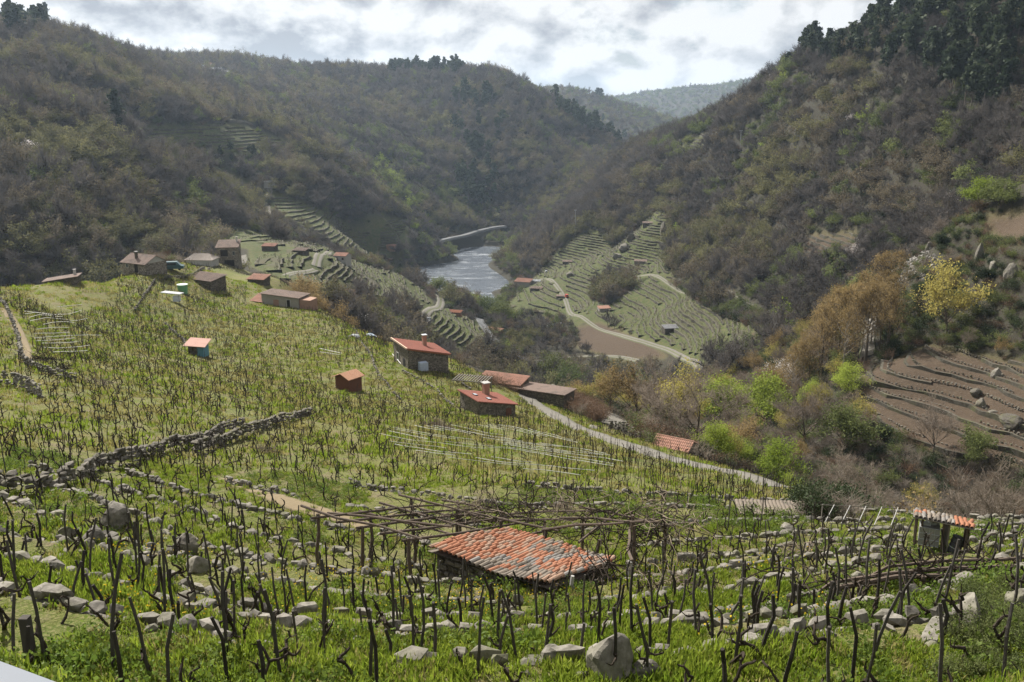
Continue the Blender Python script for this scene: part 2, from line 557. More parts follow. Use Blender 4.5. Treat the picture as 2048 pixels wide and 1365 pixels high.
def base_height(th, lr):
    """ground height without the built terraces"""
    r = np.exp(lr)
    e = bil(_CE, th, lr, TH0, TH1, LR0, LR1)
    x = r * np.sin(th); y = r * np.cos(th)
    z = ZC + e * r
    hill = sstep(330, 480, r)
    amp = hill * np.clip(r * 0.011, 0, 16)
    lowz = sstep(Z_RIVER + 12, Z_RIVER + 42, z)
    z = z + amp * lowz * fbm(x / 120.0, y / 120.0, 4, 3) * 1.3
    z = z + sstep(40, 120, r) * (1 - hill) * (1.2 - 0.8 * sstep(110, 170, r)) * fbm(x / 22.0, y / 22.0, 3, 5)
    z = z + 0.35 * fbm(x / 5.0, y / 5.0, 3, 9) * sstep(4, 12, r) * (1 - sstep(150, 300, r))
    return z


def step_profile(z, dz, a=0.28):
    t = z / dz
    k = np.floor(t); f = t - k
    s = sstep(0.0, 0.2, f)          # steep riser just above each level, flat tread after it
    return dz * (k + a * f + (1 - a) * s - 0.36)


def near_terrace_weight(th, r):
    u = th / R(33)
    lim = 45 + 6 * u
    return sstep(9, 12, r) * (1 - sstep(lim, lim + 12, r))


def height(th, lr):
    r = np.exp(lr)
    z = base_height(th, lr)
    w = near_terrace_weight(th, r)
    zt = step_profile(z, TERR_DZ)
    return z + w * (zt - z)


GZ = height(GT, GL)


def H(x, y):
    x = np.asarray(x, float); y = np.asarray(y, float)
    return bil(GZ, np.arctan2(x, y), np.log(np.maximum(np.hypot(x, y), 1.6)), TH0, TH1, LR0, LR1)


def hz(x, y):
    return float(H(np.array([x]), np.array([y]))[0])


_rows = np.exp(np.linspace(math.log(4.0), LR1, 4000))


def ground_at(u, v, rmin=4.0):
    """where the line of sight through a measured picture point first meets the ground"""
    t, k = px_polar(u, v)
    r = _rows[_rows > rmin]
    z = bil(GZ, np.full(len(r), float(t)), np.log(r), TH0, TH1, LR0, LR1)
    below = ZC + k * r <= z
    idx = np.argmax(below) if below.any() else len(r) - 1
    if idx > 0:
        z0 = z[idx - 1] - (ZC + k * r[idx - 1]); z1 = z[idx] - (ZC + k * r[idx])
        f = -z0 / (z1 - z0 + 1e-9)
        rr = r[idx - 1] + (r[idx] - r[idx - 1]) * min(max(f, 0), 1)
    else:
        rr = r[0]
    return Vector((rr * math.sin(t), rr * math.cos(t), hz(rr * math.sin(t), rr * math.cos(t))))


def in_poly(u, v, poly):
    u = np.asarray(u); v = np.asarray(v)
    c = np.zeros(u.shape, bool)
    n = len(poly)
    j = n - 1
    for i in range(n):
        xi, yi = poly[i]; xj, yj = poly[j]
        if yi != yj:
            k = ((yi > v) != (yj > v)) & (u < (xj - xi) * (v - yi) / (yj - yi) + xi)
            c ^= k
        j = i
    return c
# ------------------------------------------------------------------ zones of the land, outlined where they lie
SPUR = [(-900, 1700), (-900, 600), (0, 574), (230, 552), (290, 538), (420, 518), (520, 540), (620, 570), (700, 636), (790, 686), (900, 716), (1000, 768),
        (1100, 808), (1300, 888), (1560, 968), (1700, 1004), (1830, 1026), (2048, 1052), (2700, 1080), (2700, 1700)]
T_RIGHT = [(1003, 622), (1085, 540), (1140, 478), (1195, 458), (1222, 500), (1262, 470), (1312, 424), (1338, 432), (1326, 500), (1335, 545), (1385, 600),
           (1450, 640), (1510, 658), (1500, 680), (1400, 732), (1360, 705), (1290, 680), (1200, 645), (1165, 645), (1150, 655), (1120, 640), (1060, 625)]
T_BRUSH = [(1188, 562), (1240, 545), (1268, 560), (1262, 580), (1215, 612), (1180, 600)]
T_RIVER = [(540, 385), (600, 405), (660, 430), (720, 470), (745, 440), (810, 440), (818, 490), (740, 527), (690, 505), (640, 470), (590, 440), (545, 420)]
T_LOW = [(500, 490), (560, 480), (640, 490), (700, 520), (760, 540), (800, 550), (850, 585), (865, 605), (850, 632), (800, 618), (740, 590), (700, 565), (640, 575), (560, 560), (500, 530)]
T_LOW2 = [(880, 612), (960, 648), (992, 690), (950, 712), (860, 665), (862, 640)]
T_HIGH = [(280, 258), (470, 250), (590, 290), (560, 312), (450, 302), (420, 292), (300, 288)]
T_MID = [(430, 335), (540, 390), (530, 402), (440, 365)]
T_BACK = [(440, 452), (535, 468), (565, 498), (520, 505), (440, 482)]
T_STEP = [(1355, 300), (1410, 268), (1430, 275), (1380, 310)]
S_FIELD = [(1712, 760), (1760, 730), (1860, 690), (2300, 780), (2300, 960), (1950, 925), (1750, 862), (1715, 800)]
S_BARE = [(1152, 655), (1200, 645), (1300, 688), (1340, 716), (1240, 722), (1155, 695)]
S_BURNT = [(1430, 702), (1500, 668), (1560, 655), (1560, 672), (1470, 718), (1430, 730)]
S_UPPER = [(1960, 432), (2300, 400), (2300, 500), (1990, 480)]
S_TERR = [(1600, 470), (1710, 465), (1725, 520), (1610, 530)]
GRASSY = [(640, 545), (720, 560), (760, 570), (700, 575), (640, 572)]
TERR_ALL = (T_RIGHT, T_RIVER, T_LOW, T_LOW2, T_HIGH, T_MID, T_BACK, T_STEP)


def zones(x, y, z):
    u, v = project(x, y, z)
    r = np.hypot(x, y)
    spur = in_poly(u, v, SPUR) & (r < 320)
    terr = np.zeros(u.shape, bool)
    for p in TERR_ALL:
        terr |= in_poly(u, v, p)
    terr &= (r > 255) & (r < 1100) & ~in_poly(u, v, T_BRUSH)
    terr &= ~spur
    soil = np.zeros(u.shape, bool)
    soil |= in_poly(u, v, S_FIELD) & (r > 120) & (r < 235)
    soil |= in_poly(u, v, S_BARE) & (r > 380) & (r < 620)
    soil |= in_poly(u, v, S_BURNT) & (r > 300) & (r < 520)
    soil |= in_poly(u, v, S_UPPER) & (r > 200) & (r < 300)
    soil |= in_poly(u, v, S_TERR) & (r > 380) & (r < 520)
    return u, v, r, spur, terr, soil


# ------------------------------------------------------------------ roads and tracks: measured line, width, range limits
ROADS = [
    ('farm_road', [(885, 713), (930, 728), (1000, 764), (1060, 800), (1110, 832), (1160, 862), (1220, 886), (1290, 908), (1350, 920), (1420, 938), (1500, 960), (1556, 975)], 2.9, 60, 190, 'gravel'),
    ('lower_lane', [(1130, 808), (1180, 818), (1215, 826), (1236, 836), (1232, 847), (1205, 846)], 3.6, 100, 160, 'gravel'),
    ('vineyard_path', [(8, 618), (30, 650), (48, 690), (52, 718)], 1.1, 80, 170, 'earth'),
    ('terrace_path', [(440, 960), (520, 1000), (600, 1018), (680, 1042), (730, 1056)], 1.2, 30, 70, 'earth'),
    ('valley_track', [(1085, 520), (1080, 535), (1095, 553), (1112, 577), (1130, 600), (1140, 620), (1160, 640), (1190, 652), (1225, 668), (1260, 682), (1300, 690), (1340, 697), (1370, 712), (1392, 732), (1400, 748)], 3.4, 380, 720, 'track'),
    ('hill_track', [(1235, 545), (1270, 552), (1310, 553), (1345, 570), (1390, 584), (1450, 592), (1490, 605), (1520, 632), (1555, 655)], 2.6, 330, 700, 'track'),
    ('stream_lane', [(1060, 722), (1110, 712), (1170, 706), (1230, 712), (1275, 722)], 3.4, 380, 520, 'track'),
    ('river_road', [(742, 529), (770, 517), (800, 504), (832, 494), (862, 486), (900, 476), (930, 470), (955, 462), (985, 455), (1010, 452)], 6.0, 560, 1200, 'asphalt'),
    ('bend_track', [(865, 582), (876, 592), (882, 604), (876, 618), (862, 628), (850, 636), (850, 650)], 4.6, 340, 640, 'track'),
    ('bridge_road', [(958, 638), (968, 655), (985, 678), (1003, 697), (1030, 712), (1060, 722), (1085, 735)], 5.0, 380, 560, 'asphalt'),
    ('spur_track', [(541, 366), (537, 376), (541, 387), (533, 397), (524, 404)], 4.0, 600, 820, 'track'),
    ('spur_track', [(533, 414), (537, 428), (535, 440)], 5.0, 500, 800, 'track'),
    ('village_track', [(660, 502), (652, 512), (640, 526), (632, 534)], 4.0, 330, 520, 'track'),
    ('village_track', [(632, 541), (600, 545), (570, 553)], 3.0, 280, 460, 'track'),
    ('village_lane', [(485, 512), (487, 526), (484, 534)], 3.4, 270, 480, 'gravel'),
    ('hill_track', [(1400, 270), (1420, 276), (1432, 280)], 2.6, 600, 980, 'track'),
    ('grove_path', [(1738, 640), (1742, 665), (1735, 690), (1736, 715)], 3.0, 180, 330, 'gravel'),
]


def spline(pts, step):
    pts = [Vector(p) for p in pts]
    out = []
    n = len(pts)
    for i in range(n - 1):
        p0, p1, p2, p3 = pts[max(i - 1, 0)], pts[i], pts[i + 1], pts[min(i + 2, n - 1)]
        k = max(1, int((p2 - p1).length / step))
        for j in range(k):
            t = j / k
            out.append(0.5 * ((2 * p1) + (-p0 + p2) * t + (2 * p0 - 5 * p1 + 4 * p2 - p3) * t * t + (-p0 + 3 * p1 - 3 * p2 + p3) * t ** 3))
    out.append(pts[-1])
    return out


def world_line(px, rmin, rmax, step):
    pts = []
    for (u, v) in px:
        g = ground_at(u, v, max(rmin * 0.9, 4))
        r = math.hypot(g.x, g.y)
        if r > rmax:                       # the sight line slipped past a crest: keep the previous range
            t, k = px_polar(u, v)
            r = math.hypot(pts[-1].x, pts[-1].y) if pts else rmax
            g = Vector((r * math.sin(t), r * math.cos(t), 0))
        pts.append(Vector((g.x, g.y, 0)))
    # even out jumps along the line of sight
    for _ in range(2):
        rr = [p.length for p in pts]
        for i in range(1, len(pts) - 1):
            m = (rr[i - 1] + rr[i] * 2 + rr[i + 1]) / 4
            pts[i] = pts[i] * (m / rr[i])
    return spline(pts, step)


road_lines = []
for (nm, px, wd, r0, r1, kind) in ROADS:
    step = 1.0 if r1 < 250 else 2.5
    ln = world_line(px, r0, r1, step)
    if nm == 'river_road':                 # level road: its range follows from its height above the water
        ln = []
        for (u_, v_) in px:
            t_, k_ = px_polar(u_, v_)
            ln.append(Vector((126.0 / -float(k_) * math.sin(t_), 126.0 / -float(k_) * math.cos(t_), 0)))
        ln = spline(ln, step)
    road_lines.append((nm, ln, wd, kind))

_rp = np.concatenate([np.array([(p.x, p.y, w) for p in ln]) for (_, ln, w, _) in road_lines])


def near_road(x, y, margin):
    """true where a point lies on or beside a road"""
    out = np.zeros(len(x), bool)
    for i in range(0, len(x), 4000):
        d = np.hypot(x[i:i + 4000, None] - _rp[None, :, 0], y[i:i + 4000, None] - _rp[None, :, 1])
        out[i:i + 4000] = (d < _rp[None, :, 2] * 0.5 + margin).any(1)
    return out


# ------------------------------------------------------------------ ground sheet
def ground_material():
    m, nt = new_mat('ground')
    geo = nt.node('ShaderNodeNewGeometry')
    P = geo.outputs['Position']
    at = nt.node('ShaderNodeAttribute', attribute_name='zone')
    sp = nt.node('ShaderNodeSeparateColor')
    nt.l.new(at.outputs['Color'], sp.inputs[0])
    forest, soil, terr = sp.outputs[0], sp.outputs[1], sp.outputs[2]
    n_mic = nt.noise(P, 16.0, 5.0, 0.7)
    n_fine = nt.noise(P, 3.2, 6.0, 0.66)
    n_mid = nt.noise(P, 0.55, 5.0, 0.6)
    n_big = nt.noise(P, 0.07, 4.0, 0.55)
    grass = nt.mix(nt.ramp(n_mid, [(0.36, 0.0), (0.62, 1.0)]), (0.062, 0.098, 0.013), (0.122, 0.14, 0.028))
    grass = nt.mix(nt.ramp(n_big, [(0.38, 0.0), (0.66, 0.8)]), grass, (0.145, 0.135, 0.044))
    grass = nt.mix(nt.ramp(n_fine, [(0.34, 0.0), (0.72, 0.55)]), grass, (0.045, 0.06, 0.014))
    dry = nt.mix(n_fine, (0.09, 0.068, 0.043), (0.2, 0.16, 0.11))
    n_d = nt.noise(P, 0.9, 6.0, 0.68, 0.4)
    grass = nt.mix(nt.ramp(n_d, [(0.5, 0.0), (0.62, 0.9)]), grass, dry)
    litter_shade = nt.mix(n_mid, (0.026, 0.024, 0.018), (0.052, 0.045, 0.034))  # forest floor, its colour darkened so gaps between trees read as shadow
    litter_shade = nt.mix(nt.ramp(n_d, [(0.52, 0.0), (0.66, 0.7)]), litter_shade, (0.038, 0.048, 0.016))
    earth = nt.mix(n_d, (0.04, 0.029, 0.02), (0.098, 0.072, 0.05))
    earth = nt.mix(nt.ramp(n_fine, [(0.6, 0.0), (0.74, 0.8)]), earth, (0.24, 0.2, 0.165))
    tgr = nt.mix(nt.ramp(n_mid, [(0.38, 0.0), (0.6, 1.0)]), (0.044, 0.062, 0.018), (0.08, 0.076, 0.036))
    grass = nt.mix(nt.ramp(n_mic, [(0.46, 0.0), (0.62, 0.75)]), grass, (0.2, 0.175, 0.085))
    grass = nt.mix(nt.ramp(n_mic, [(0.34, 0.8), (0.44, 0.0)]), grass, (0.04, 0.05, 0.014))
    c = nt.mix(forest, grass, litter_shade)
    c = nt.mix(terr, c, tgr)
    c = nt.mix(soil, c, earth)
    hgt = nt.math('ADD', nt.math('ADD', nt.math('MULTIPLY', n_fine, 0.7), nt.math('MULTIPLY', n_mic, 0.25)), nt.math('MULTIPLY', n_d, 0.9))
    return finish(m, nt, c, 0.95, hgt, 0.9, 0.25, spec=0.1)


ths = np.concatenate([np.linspace(R(-74), R(-35), 22)[:-1], np.linspace(R(-35), R(35), 600), np.linspace(R(35), R(74), 22)[1:]])
lrs = np.concatenate([np.arange(math.log(1.6), math.log(9), 0.03), np.arange(math.log(9), math.log(60), 0.011), np.arange(math.log(60), math.log(1500), 0.0068), np.arange(math.log(1500), math.log(8900), 0.02)])
TT, LL = np.meshgrid(ths, lrs, indexing='ij')
ZZ = height(TT, LL)
RR = np.exp(LL)
XX, YY = RR * np.sin(TT), RR * np.cos(TT)
gu, gv, gr, gspur, gterr, gsoil = zones(XX, YY, ZZ)
ni, nj = TT.shape
ii, jj = np.meshgrid(np.arange(ni - 1), np.arange(nj - 1), indexing='ij')
q = np.stack([(ii + 1) * nj + jj, (ii + 1) * nj + jj + 1, ii * nj + jj + 1, ii * nj + jj], -1).reshape(-1, 4)
me = make_mesh('ground', np.stack([XX, YY, ZZ], -1), q, (ground_material(),), smooth=True)
fw = np.clip(1.0 - gspur - gterr - gsoil, 0, 1).astype(np.float32)


def soften(a, n=2):
    a = a.astype(np.float32)
    for _ in range(n):
        p = np.pad(a, 1, mode='edge')
        a = (p[1:-1, 1:-1] * 2 + p[:-2, 1:-1] + p[2:, 1:-1] + p[1:-1, :-2] + p[1:-1, 2:]) / 6
    return a


zc = np.ones((ni * nj, 4), np.float32)
zc[:, 0] = soften(fw).ravel(); zc[:, 1] = soften(gsoil).ravel(); zc[:, 2] = soften(gterr).ravel()
ca = me.color_attributes.new('zone', 'FLOAT_COLOR', 'POINT')
ca.data.foreach_set('color', zc.ravel())
ground = tag(mesh_obj('ground', me), kind='structure')

# roadside the photographer stands on
m, nt = new_mat('asphalt')
geo = nt.node('ShaderNodeNewGeometry')
n = nt.noise(geo.outputs['Position'], 14.0, 5.0, 0.7)
M_ASPH = finish(m, nt, nt.mix(n, (0.045, 0.045, 0.047), (0.085, 0.083, 0.08)), 0.9, n, 0.3, 0.02)
b = MB()
b.add([(-40, -7, ZC - 1.77), (40, -7, ZC - 1.77), (40, 0.55, ZC - 1.77), (1.5, 1.62, ZC - 1.78), (-1.5, 1.62, ZC - 1.78), (-40, 3.6, ZC - 1.77)], [(0, 1, 2, 3, 4, 5)])
tag(b.build('road', M_ASPH), kind='structure')

# ------------------------------------------------------------------ roads
def road_material(kind):
    m, nt = new_mat('road_' + kind)
    geo = nt.node('ShaderNodeNewGeometry')
    P = geo.outputs['Position']
    at = nt.node('ShaderNodeAttribute', attribute_name='across')
    s = nt.math('ABSOLUTE', at.outputs['Fac'])
    n = nt.noise(P, 0.8, 5.0, 0.6)
    nf = nt.noise(P, 5.0, 4.0, 0.65)
    if kind == 'asphalt':
        c = nt.mix(n, (0.11, 0.113, 0.117), (0.15, 0.15, 0.148))
    elif kind == 'earth':
        c = nt.mix(nf, (0.13, 0.1, 0.06), (0.22, 0.175, 0.11))
    else:
        c = nt.mix(nf, (0.105, 0.097, 0.082), (0.19, 0.176, 0.152))
        c = nt.mix(nt.ramp(n, [(0.48, 0.0), (0.7, 0.7)]), c, (0.105, 0.098, 0.084))
    if kind == 'track':
        k = nt.math('ADD', s, nt.math('MULTIPLY', nt.math('SUBTRACT', n, 0.5), 0.25))
        mid = nt.ramp(k, [(0.16, 1.0), (0.3, 0.0)])
        c = nt.mix(nt.math('MULTIPLY', mid, 0.8), c, (0.085, 0.092, 0.04))
    k2 = nt.math('ADD', s, nt.math('MULTIPLY', nt.math('SUBTRACT', nf, 0.5), 0.5))
    if kind != 'asphalt':
        c = nt.mix(nt.ramp(k2, [(0.86, 0.0), (1.05, 0.8)]), c, (0.08, 0.09, 0.035))
    return finish(m, nt, c, 0.95, nf, 0.4, 0.05, spec=0.1)


M_ROAD = {k: road_material(k) for k in ('gravel', 'track', 'asphalt', 'earth')}
for (nm, ln, wd, kind) in road_lines:
    n = len(ln)
    acr = (-1.25, -1, -0.5, 0, 0.5, 1, 1.25)
    near = ln[0].length < 200
    off = 0.05 if near else 0.2
    E, Zs = [], []
    for i, p in enumerate(ln):
        d = (ln[min(i + 1, n - 1)] - ln[max(i - 1, 0)]).normalized()
        s = Vector((d.y, -d.x, 0))
        wv = wd * (0.92 + 0.16 * random.random())
        es = [p + s * (a * wv / 2) for a in acr]
        E.append(es)
        Zs.append(H(np.array([e.x for e in es]), np.array([e.y for e in es])))
    Zs = np.array(Zs)
    if nm == 'river_road':
        Zs = np.full_like(Zs, ZC - 126.0); Zs[:, 0] -= 1.5; Zs[:, -1] -= 1.5
    zc_ = Zs[:, 3].copy()
    k = 2 if near else 4
    pad = np.pad(zc_, k, mode='edge')
    zc_ = np.array([pad[i:i + 2 * k + 1].mean() for i in range(n)])
    V, A, F = [], [], []
    for i in range(n):
        for q_, a in enumerate(acr):
            if abs(a) > 1.1:
                z = min(Zs[i, q_], zc_[i]) - 0.5
            else:
                z = zc_[i] * 0.45 + Zs[i, q_] * 0.55
                z = max(z, Zs[i, q_]) + off
            V.append((E[i][q_].x, E[i][q_].y, z)); A.append(max(-1, min(1, a)))
    for i in range(n - 1):
        for k in range(6):
            F.append((i * 7 + k, i * 7 + k + 1, (i + 1) * 7 + k + 1, (i + 1) * 7 + k))
    me = make_mesh(nm, V, F, (M_ROAD[kind],), smooth=True)
    at = me.attributes.new('across', 'FLOAT', 'POINT')
    at.data.foreach_set('value', np.array(A, np.float32))
    tag(mesh_obj(nm, me), kind='structure')

# ------------------------------------------------------------------ water
def water_material(rapid=False):
    m, nt = new_mat('rapids' if rapid else 'river_water')
    geo = nt.node('ShaderNodeNewGeometry')
    P = geo.outputs['Position']
    rot = nt.node('ShaderNodeMapping', ins={'Rotation': (0, 0, R(8)), 'Scale': (0.33, 1.0, 1.0)})
    nt.l.new(P, rot.inputs['Vector'])
    st = rot.outputs[0]
    a = nt.noise(st, 0.055, 5.0, 0.6, 1.2)
    bn = nt.noise(st, 0.22, 5.0, 0.66, 0.8)
    cn = nt.noise(P, 0.8, 4.0, 0.6)
    foam_glint = nt.math('MULTIPLY', nt.ramp(a, [(0.42, 0.0), (0.66, 1.0)]), nt.ramp(bn, [(0.46, 0.0), (0.72, 1.0)]))  # pale streaks: foam, with the river's silvery highlights painted in
    foam_glint = nt.math('MULTIPLY', foam_glint, nt.ramp(cn, [(0.3, 0.35), (0.6, 1.0)]), clamp=True)
    if rapid:
        foam_glint = nt.ramp(cn, [(0.35, 0.2), (0.6, 1.0)])
    c = nt.mix(foam_glint, (0.07, 0.082, 0.1), (0.5, 0.52, 0.54))
    hgt = nt.math('ADD', nt.math('MULTIPLY', a, 2.0), nt.math('ADD', bn, nt.math('MULTIPLY', cn, 0.4)))
    rough = nt.math('ADD', nt.math('MULTIPLY', foam_glint, 0.5), 0.22)
    return finish(m, nt, c, rough, hgt, 0.4, 1.0, spec=1.0)


M_WATER = water_material()
b = MB()
xs = np.linspace(-330, 130, 24); ys = np.linspace(520, 1300, 30)
for i in range(len(xs)):
    for j in range(len(ys)):
        b.v.append((xs[i], ys[j], Z_RIVER))
for i in range(len(xs) - 1):
    for j in range(len(ys) - 1):
        a = i * len(ys) + j
        b.f.append((a, a + len(ys), a + len(ys) + 1, a + 1))
tag(b.build('river', M_WATER), kind='structure')
M_RAPID = water_material(True)
ln = world_line([(1012, 640), (1035, 646), (1060, 650), (1085, 655), (1110, 652)], 480, 640, 3.0)
b = MB()
for i, p in enumerate(ln):
    d = (ln[min(i + 1, len(ln) - 1)] - ln[max(i - 1, 0)]).normalized(); s = Vector((d.y, -d.x, 0))
    w = 5.0 + 2.5 * math.sin(i * 0.9)
    for k in (-1, 0, 1):
        e = p + s * (k * w); b.v.append((e.x, e.y, hz(e.x, e.y) + 0.35 + 0.25 * random.random()))
for i in range(len(ln) - 1):
    for k in range(2):
        b.f.append((i * 3 + k, i * 3 + k + 1, i * 3 + k + 4, i * 3 + k + 3))
tag(b.build('stream', M_RAPID, smooth=True), kind='structure')

# ------------------------------------------------------------------ contour lines (terraces follow them)
def contours(th0, th1, r0, r1, nth, nlr, levels, hf=None):
    ta = np.linspace(th0, th1, nth); la = np.linspace(math.log(r0), math.log(r1), nlr)
    A, B = np.meshgrid(ta, la, indexing='ij')
    Zg = (hf or base_height)(A, B)
    res = []
    for lv in levels:
        D = Zg - lv
        D[D == 0] = 1e-6
        segs = {}
        S = D > 0
        cell = (S[:-1, :-1].astype(int) + S[1:, :-1] + S[1:, 1:] + S[:-1, 1:])
        for i, j in zip(*np.nonzero((cell > 0) & (cell < 4))):
            ed = []
            if S[i, j] != S[i + 1, j]: ed.append(('a', i, j))
            if S[i + 1, j] != S[i + 1, j + 1]: ed.append(('b', i + 1, j))
            if S[i, j + 1] != S[i + 1, j + 1]: ed.append(('a', i, j + 1))
            if S[i, j] != S[i, j + 1]: ed.append(('b', i, j))
            for k in range(0, len(ed) - 1, 2):
                segs.setdefault(ed[k], []).append(ed[k + 1])
                segs.setdefault(ed[k + 1], []).append(ed[k])

        def pos(e):
            kd, i, j = e
            if kd == 'a':
                f = D[i, j] / (D[i, j] - D[i + 1, j]); t = ta[i] + (ta[i + 1] - ta[i]) * f; l = la[j]
            else:
                f = D[i, j] / (D[i, j] - D[i, j + 1]); t = ta[i]; l = la[j] + (la[j + 1] - la[j]) * f
            r = math.exp(l)
            return (r * math.sin(t), r * math.cos(t))
        seen = set()
        starts = [e for e in segs if len(segs[e]) == 1] + list(segs)
        for e in starts:
            if e in seen:
                continue
            ch = [e]; seen.add(e)
            cur = e
            while True:
                nx = [k for k in segs[cur] if k not in seen]
                if not nx:
                    break
                cur = nx[0]; seen.add(cur); ch.append(cur)
            if len(ch) > 2:
                res.append((lv, np.array([pos(k) for k in ch])))
    return res


def resample(pts, step):
    d = np.hypot(*np.diff(pts, axis=0).T)
    s = np.concatenate([[0], np.cumsum(d)])
    if s[-1] < step:
        return pts[:1]
    k = np.arange(0, s[-1], step)
    return np.stack([np.interp(k, s, pts[:, 0]), np.interp(k, s, pts[:, 1])], 1)


def grad(x, y, h=2.0):
    gx = (H(x + h, y) - H(x - h, y)) / (2 * h)
    gy = (H(x, y + h) - H(x, y - h)) / (2 * h)
    return gx, gy


# ------------------------------------------------------------------ stone materials
def stone_material(name, dark, light, scale=1.6, moss=0.25, cells=False):
    m, nt = new_mat(name)
    geo = nt.node('ShaderNodeNewGeometry')
    P = geo.outputs['Position']
    n = nt.noise(P, scale * 2.5, 6.0, 0.65)
    n2 = nt.noise(P, scale * 0.5, 3.0, 0.5)
    c = nt.mix(nt.ramp(n, [(0.3, 0.0), (0.7, 1.0)]), dark, light)
    oi = nt.node('ShaderNodeObjectInfo')
    v = nt.node('ShaderNodeHueSaturation', ins={'Color': c})
    nt.l.new(nt.math('ADD', nt.math('MULTIPLY', oi.outputs['Random'], 0.5), 0.75), v.inputs['Value'])
    c = v.outputs[0]
    hgt = n
    if cells:
        vo = nt.node('ShaderNodeTexVoronoi', feature='DISTANCE_TO_EDGE', ins={'Scale': scale})
        mp = nt.node('ShaderNodeMapping', ins={'Scale': (1.0, 1.0, 1.9)})
        nt.l.new(P, mp.inputs[0]); nt.l.new(mp.outputs[0], vo.inputs['Vector'])
        vc = nt.node('ShaderNodeTexVoronoi', ins={'Scale': scale})
        nt.l.new(mp.outputs[0], vc.inputs['Vector'])
        bwn = nt.node('ShaderNodeRGBToBW'); nt.l.new(vc.outputs['Color'], bwn.inputs[0])
        vv = nt.node('ShaderNodeHueSaturation', ins={'Color': c})
        nt.l.new(nt.math('ADD', nt.math('MULTIPLY', bwn.outputs[0], 0.9), 0.5), vv.inputs['Value'])
        gap = nt.ramp(vo.outputs['Distance'], [(0.01, 1.0), (0.07, 0.0)])
        c = nt.mix(gap, vv.outputs[0], (0.05, 0.045, 0.038))
        hgt = nt.math('ADD', nt.ramp(vo.outputs['Distance'], [(0.0, 0.0), (0.12, 1.0)]), nt.math('MULTIPLY', n, 0.5))
    if moss > 0:
        c = nt.mix(nt.math('MULTIPLY', nt.ramp(n2, [(0.5, 0.0), (0.7, 1.0)]), moss), c, (0.085, 0.09, 0.03))
    return finish(m, nt, c, 0.92, hgt, 0.8, 0.06 if cells else 0.03, spec=0.15)


M_STONE = stone_material('granite_stone', (0.075, 0.068, 0.056), (0.235, 0.215, 0.185), 2.2, 0.5)
M_STONE_DARK = stone_material('weathered_stone', (0.055, 0.05, 0.04), (0.165, 0.148, 0.124), 2.2, 0.5)
M_WALL = stone_material('stone_masonry', (0.12, 0.105, 0.085), (0.3, 0.265, 0.22), 2.4, 0.15, True)
M_WALL_DARK = stone_material('old_stone_masonry', (0.075, 0.066, 0.052), (0.19, 0.165, 0.135), 2.6, 0.3, True)
M_TERR = stone_material('terrace_stone', (0.035, 0.032, 0.024), (0.1, 0.09, 0.07), 0.8, 0.5)

m, nt = new_mat('terrace_bench')
geo = nt.node('ShaderNodeNewGeometry')
n = nt.noise(geo.outputs['Position'], 0.7, 5.0, 0.65)
n2 = nt.noise(geo.outputs['Position'], 0.05, 3.0, 0.5)
c = nt.mix(nt.ramp(n, [(0.36, 0.0), (0.62, 1.0)]), (0.046, 0.068, 0.017), (0.088, 0.086, 0.037))
c = nt.mix(nt.ramp(n2, [(0.45, 0.0), (0.6, 0.8)]), c, (0.075, 0.066, 0.046))
M_BENCH = finish(m, nt, c, 0.95, n, 0.6, 0.3, spec=0.1)

m, nt = new_mat('ploughed_bench')
geo = nt.node('ShaderNodeNewGeometry')
n = nt.noise(geo.outputs['Position'], 0.9, 6.0, 0.68, 0.4)
nf = nt.noise(geo.outputs['Position'], 4.0, 4.0, 0.65)
c = nt.mix(n, (0.042, 0.03, 0.021), (0.105, 0.076, 0.053))
c = nt.mix(nt.ramp(nf, [(0.6, 0.0), (0.75, 0.8)]), c, (0.2, 0.175, 0.145))
M_SOILB = finish(m, nt, c, 0.95, nf, 0.9, 0.2, spec=0.1)

# far terraces: wall face and level bench along each contour
TERR_VINES = []
TERR_SETS = [
    (T_RIGHT, 330, 860, 1.6, 1.1, 'dry stone vineyard terrace on the steep hill right of the river', 'terraces on the hill right of the river'),
    (T_RIVER, 560, 900, 2.0, 1.0, 'stone vineyard terrace on the slope above the riverside road', 'terraces above the riverside road'),
    (T_LOW, 290, 640, 1.6, 1.1, 'grassy vineyard terrace on the low hill behind the village', 'terraces on the low hill behind the village'),
    (T_LOW2, 350, 560, 1.6, 1.1, 'stubby vineyard terrace on the knoll below the bending track', 'terraces on the knoll below the track'),
    (T_HIGH, 640, 1000, 2.6, 1.1, 'small terrace high on the wooded left hill', 'terraces high on the left hill'),
    (T_MID, 560, 900, 2.2, 1.0, 'narrow terrace below the woods of the left hill', 'terraces below the left hill woods'),
    (T_BACK, 380, 620, 2.0, 1.0, 'terrace at the foot of the dark left wood', 'terraces at the foot of the left wood'),
    (T_STEP, 640, 1000, 2.6, 1.2, 'pale stone terrace beside the track high on the right hill', 'pale terraces high on the right hill'),
    (S_FIELD, 128, 236, 1.3, 0.6, 'brown terrace step of the ploughed field', 'steps of the ploughed field'),
    (S_TERR, 380, 520, 2.0, 0.9, 'brown terrace beside the lone hut on the right hill', 'brown terraces beside the lone hut'),
]
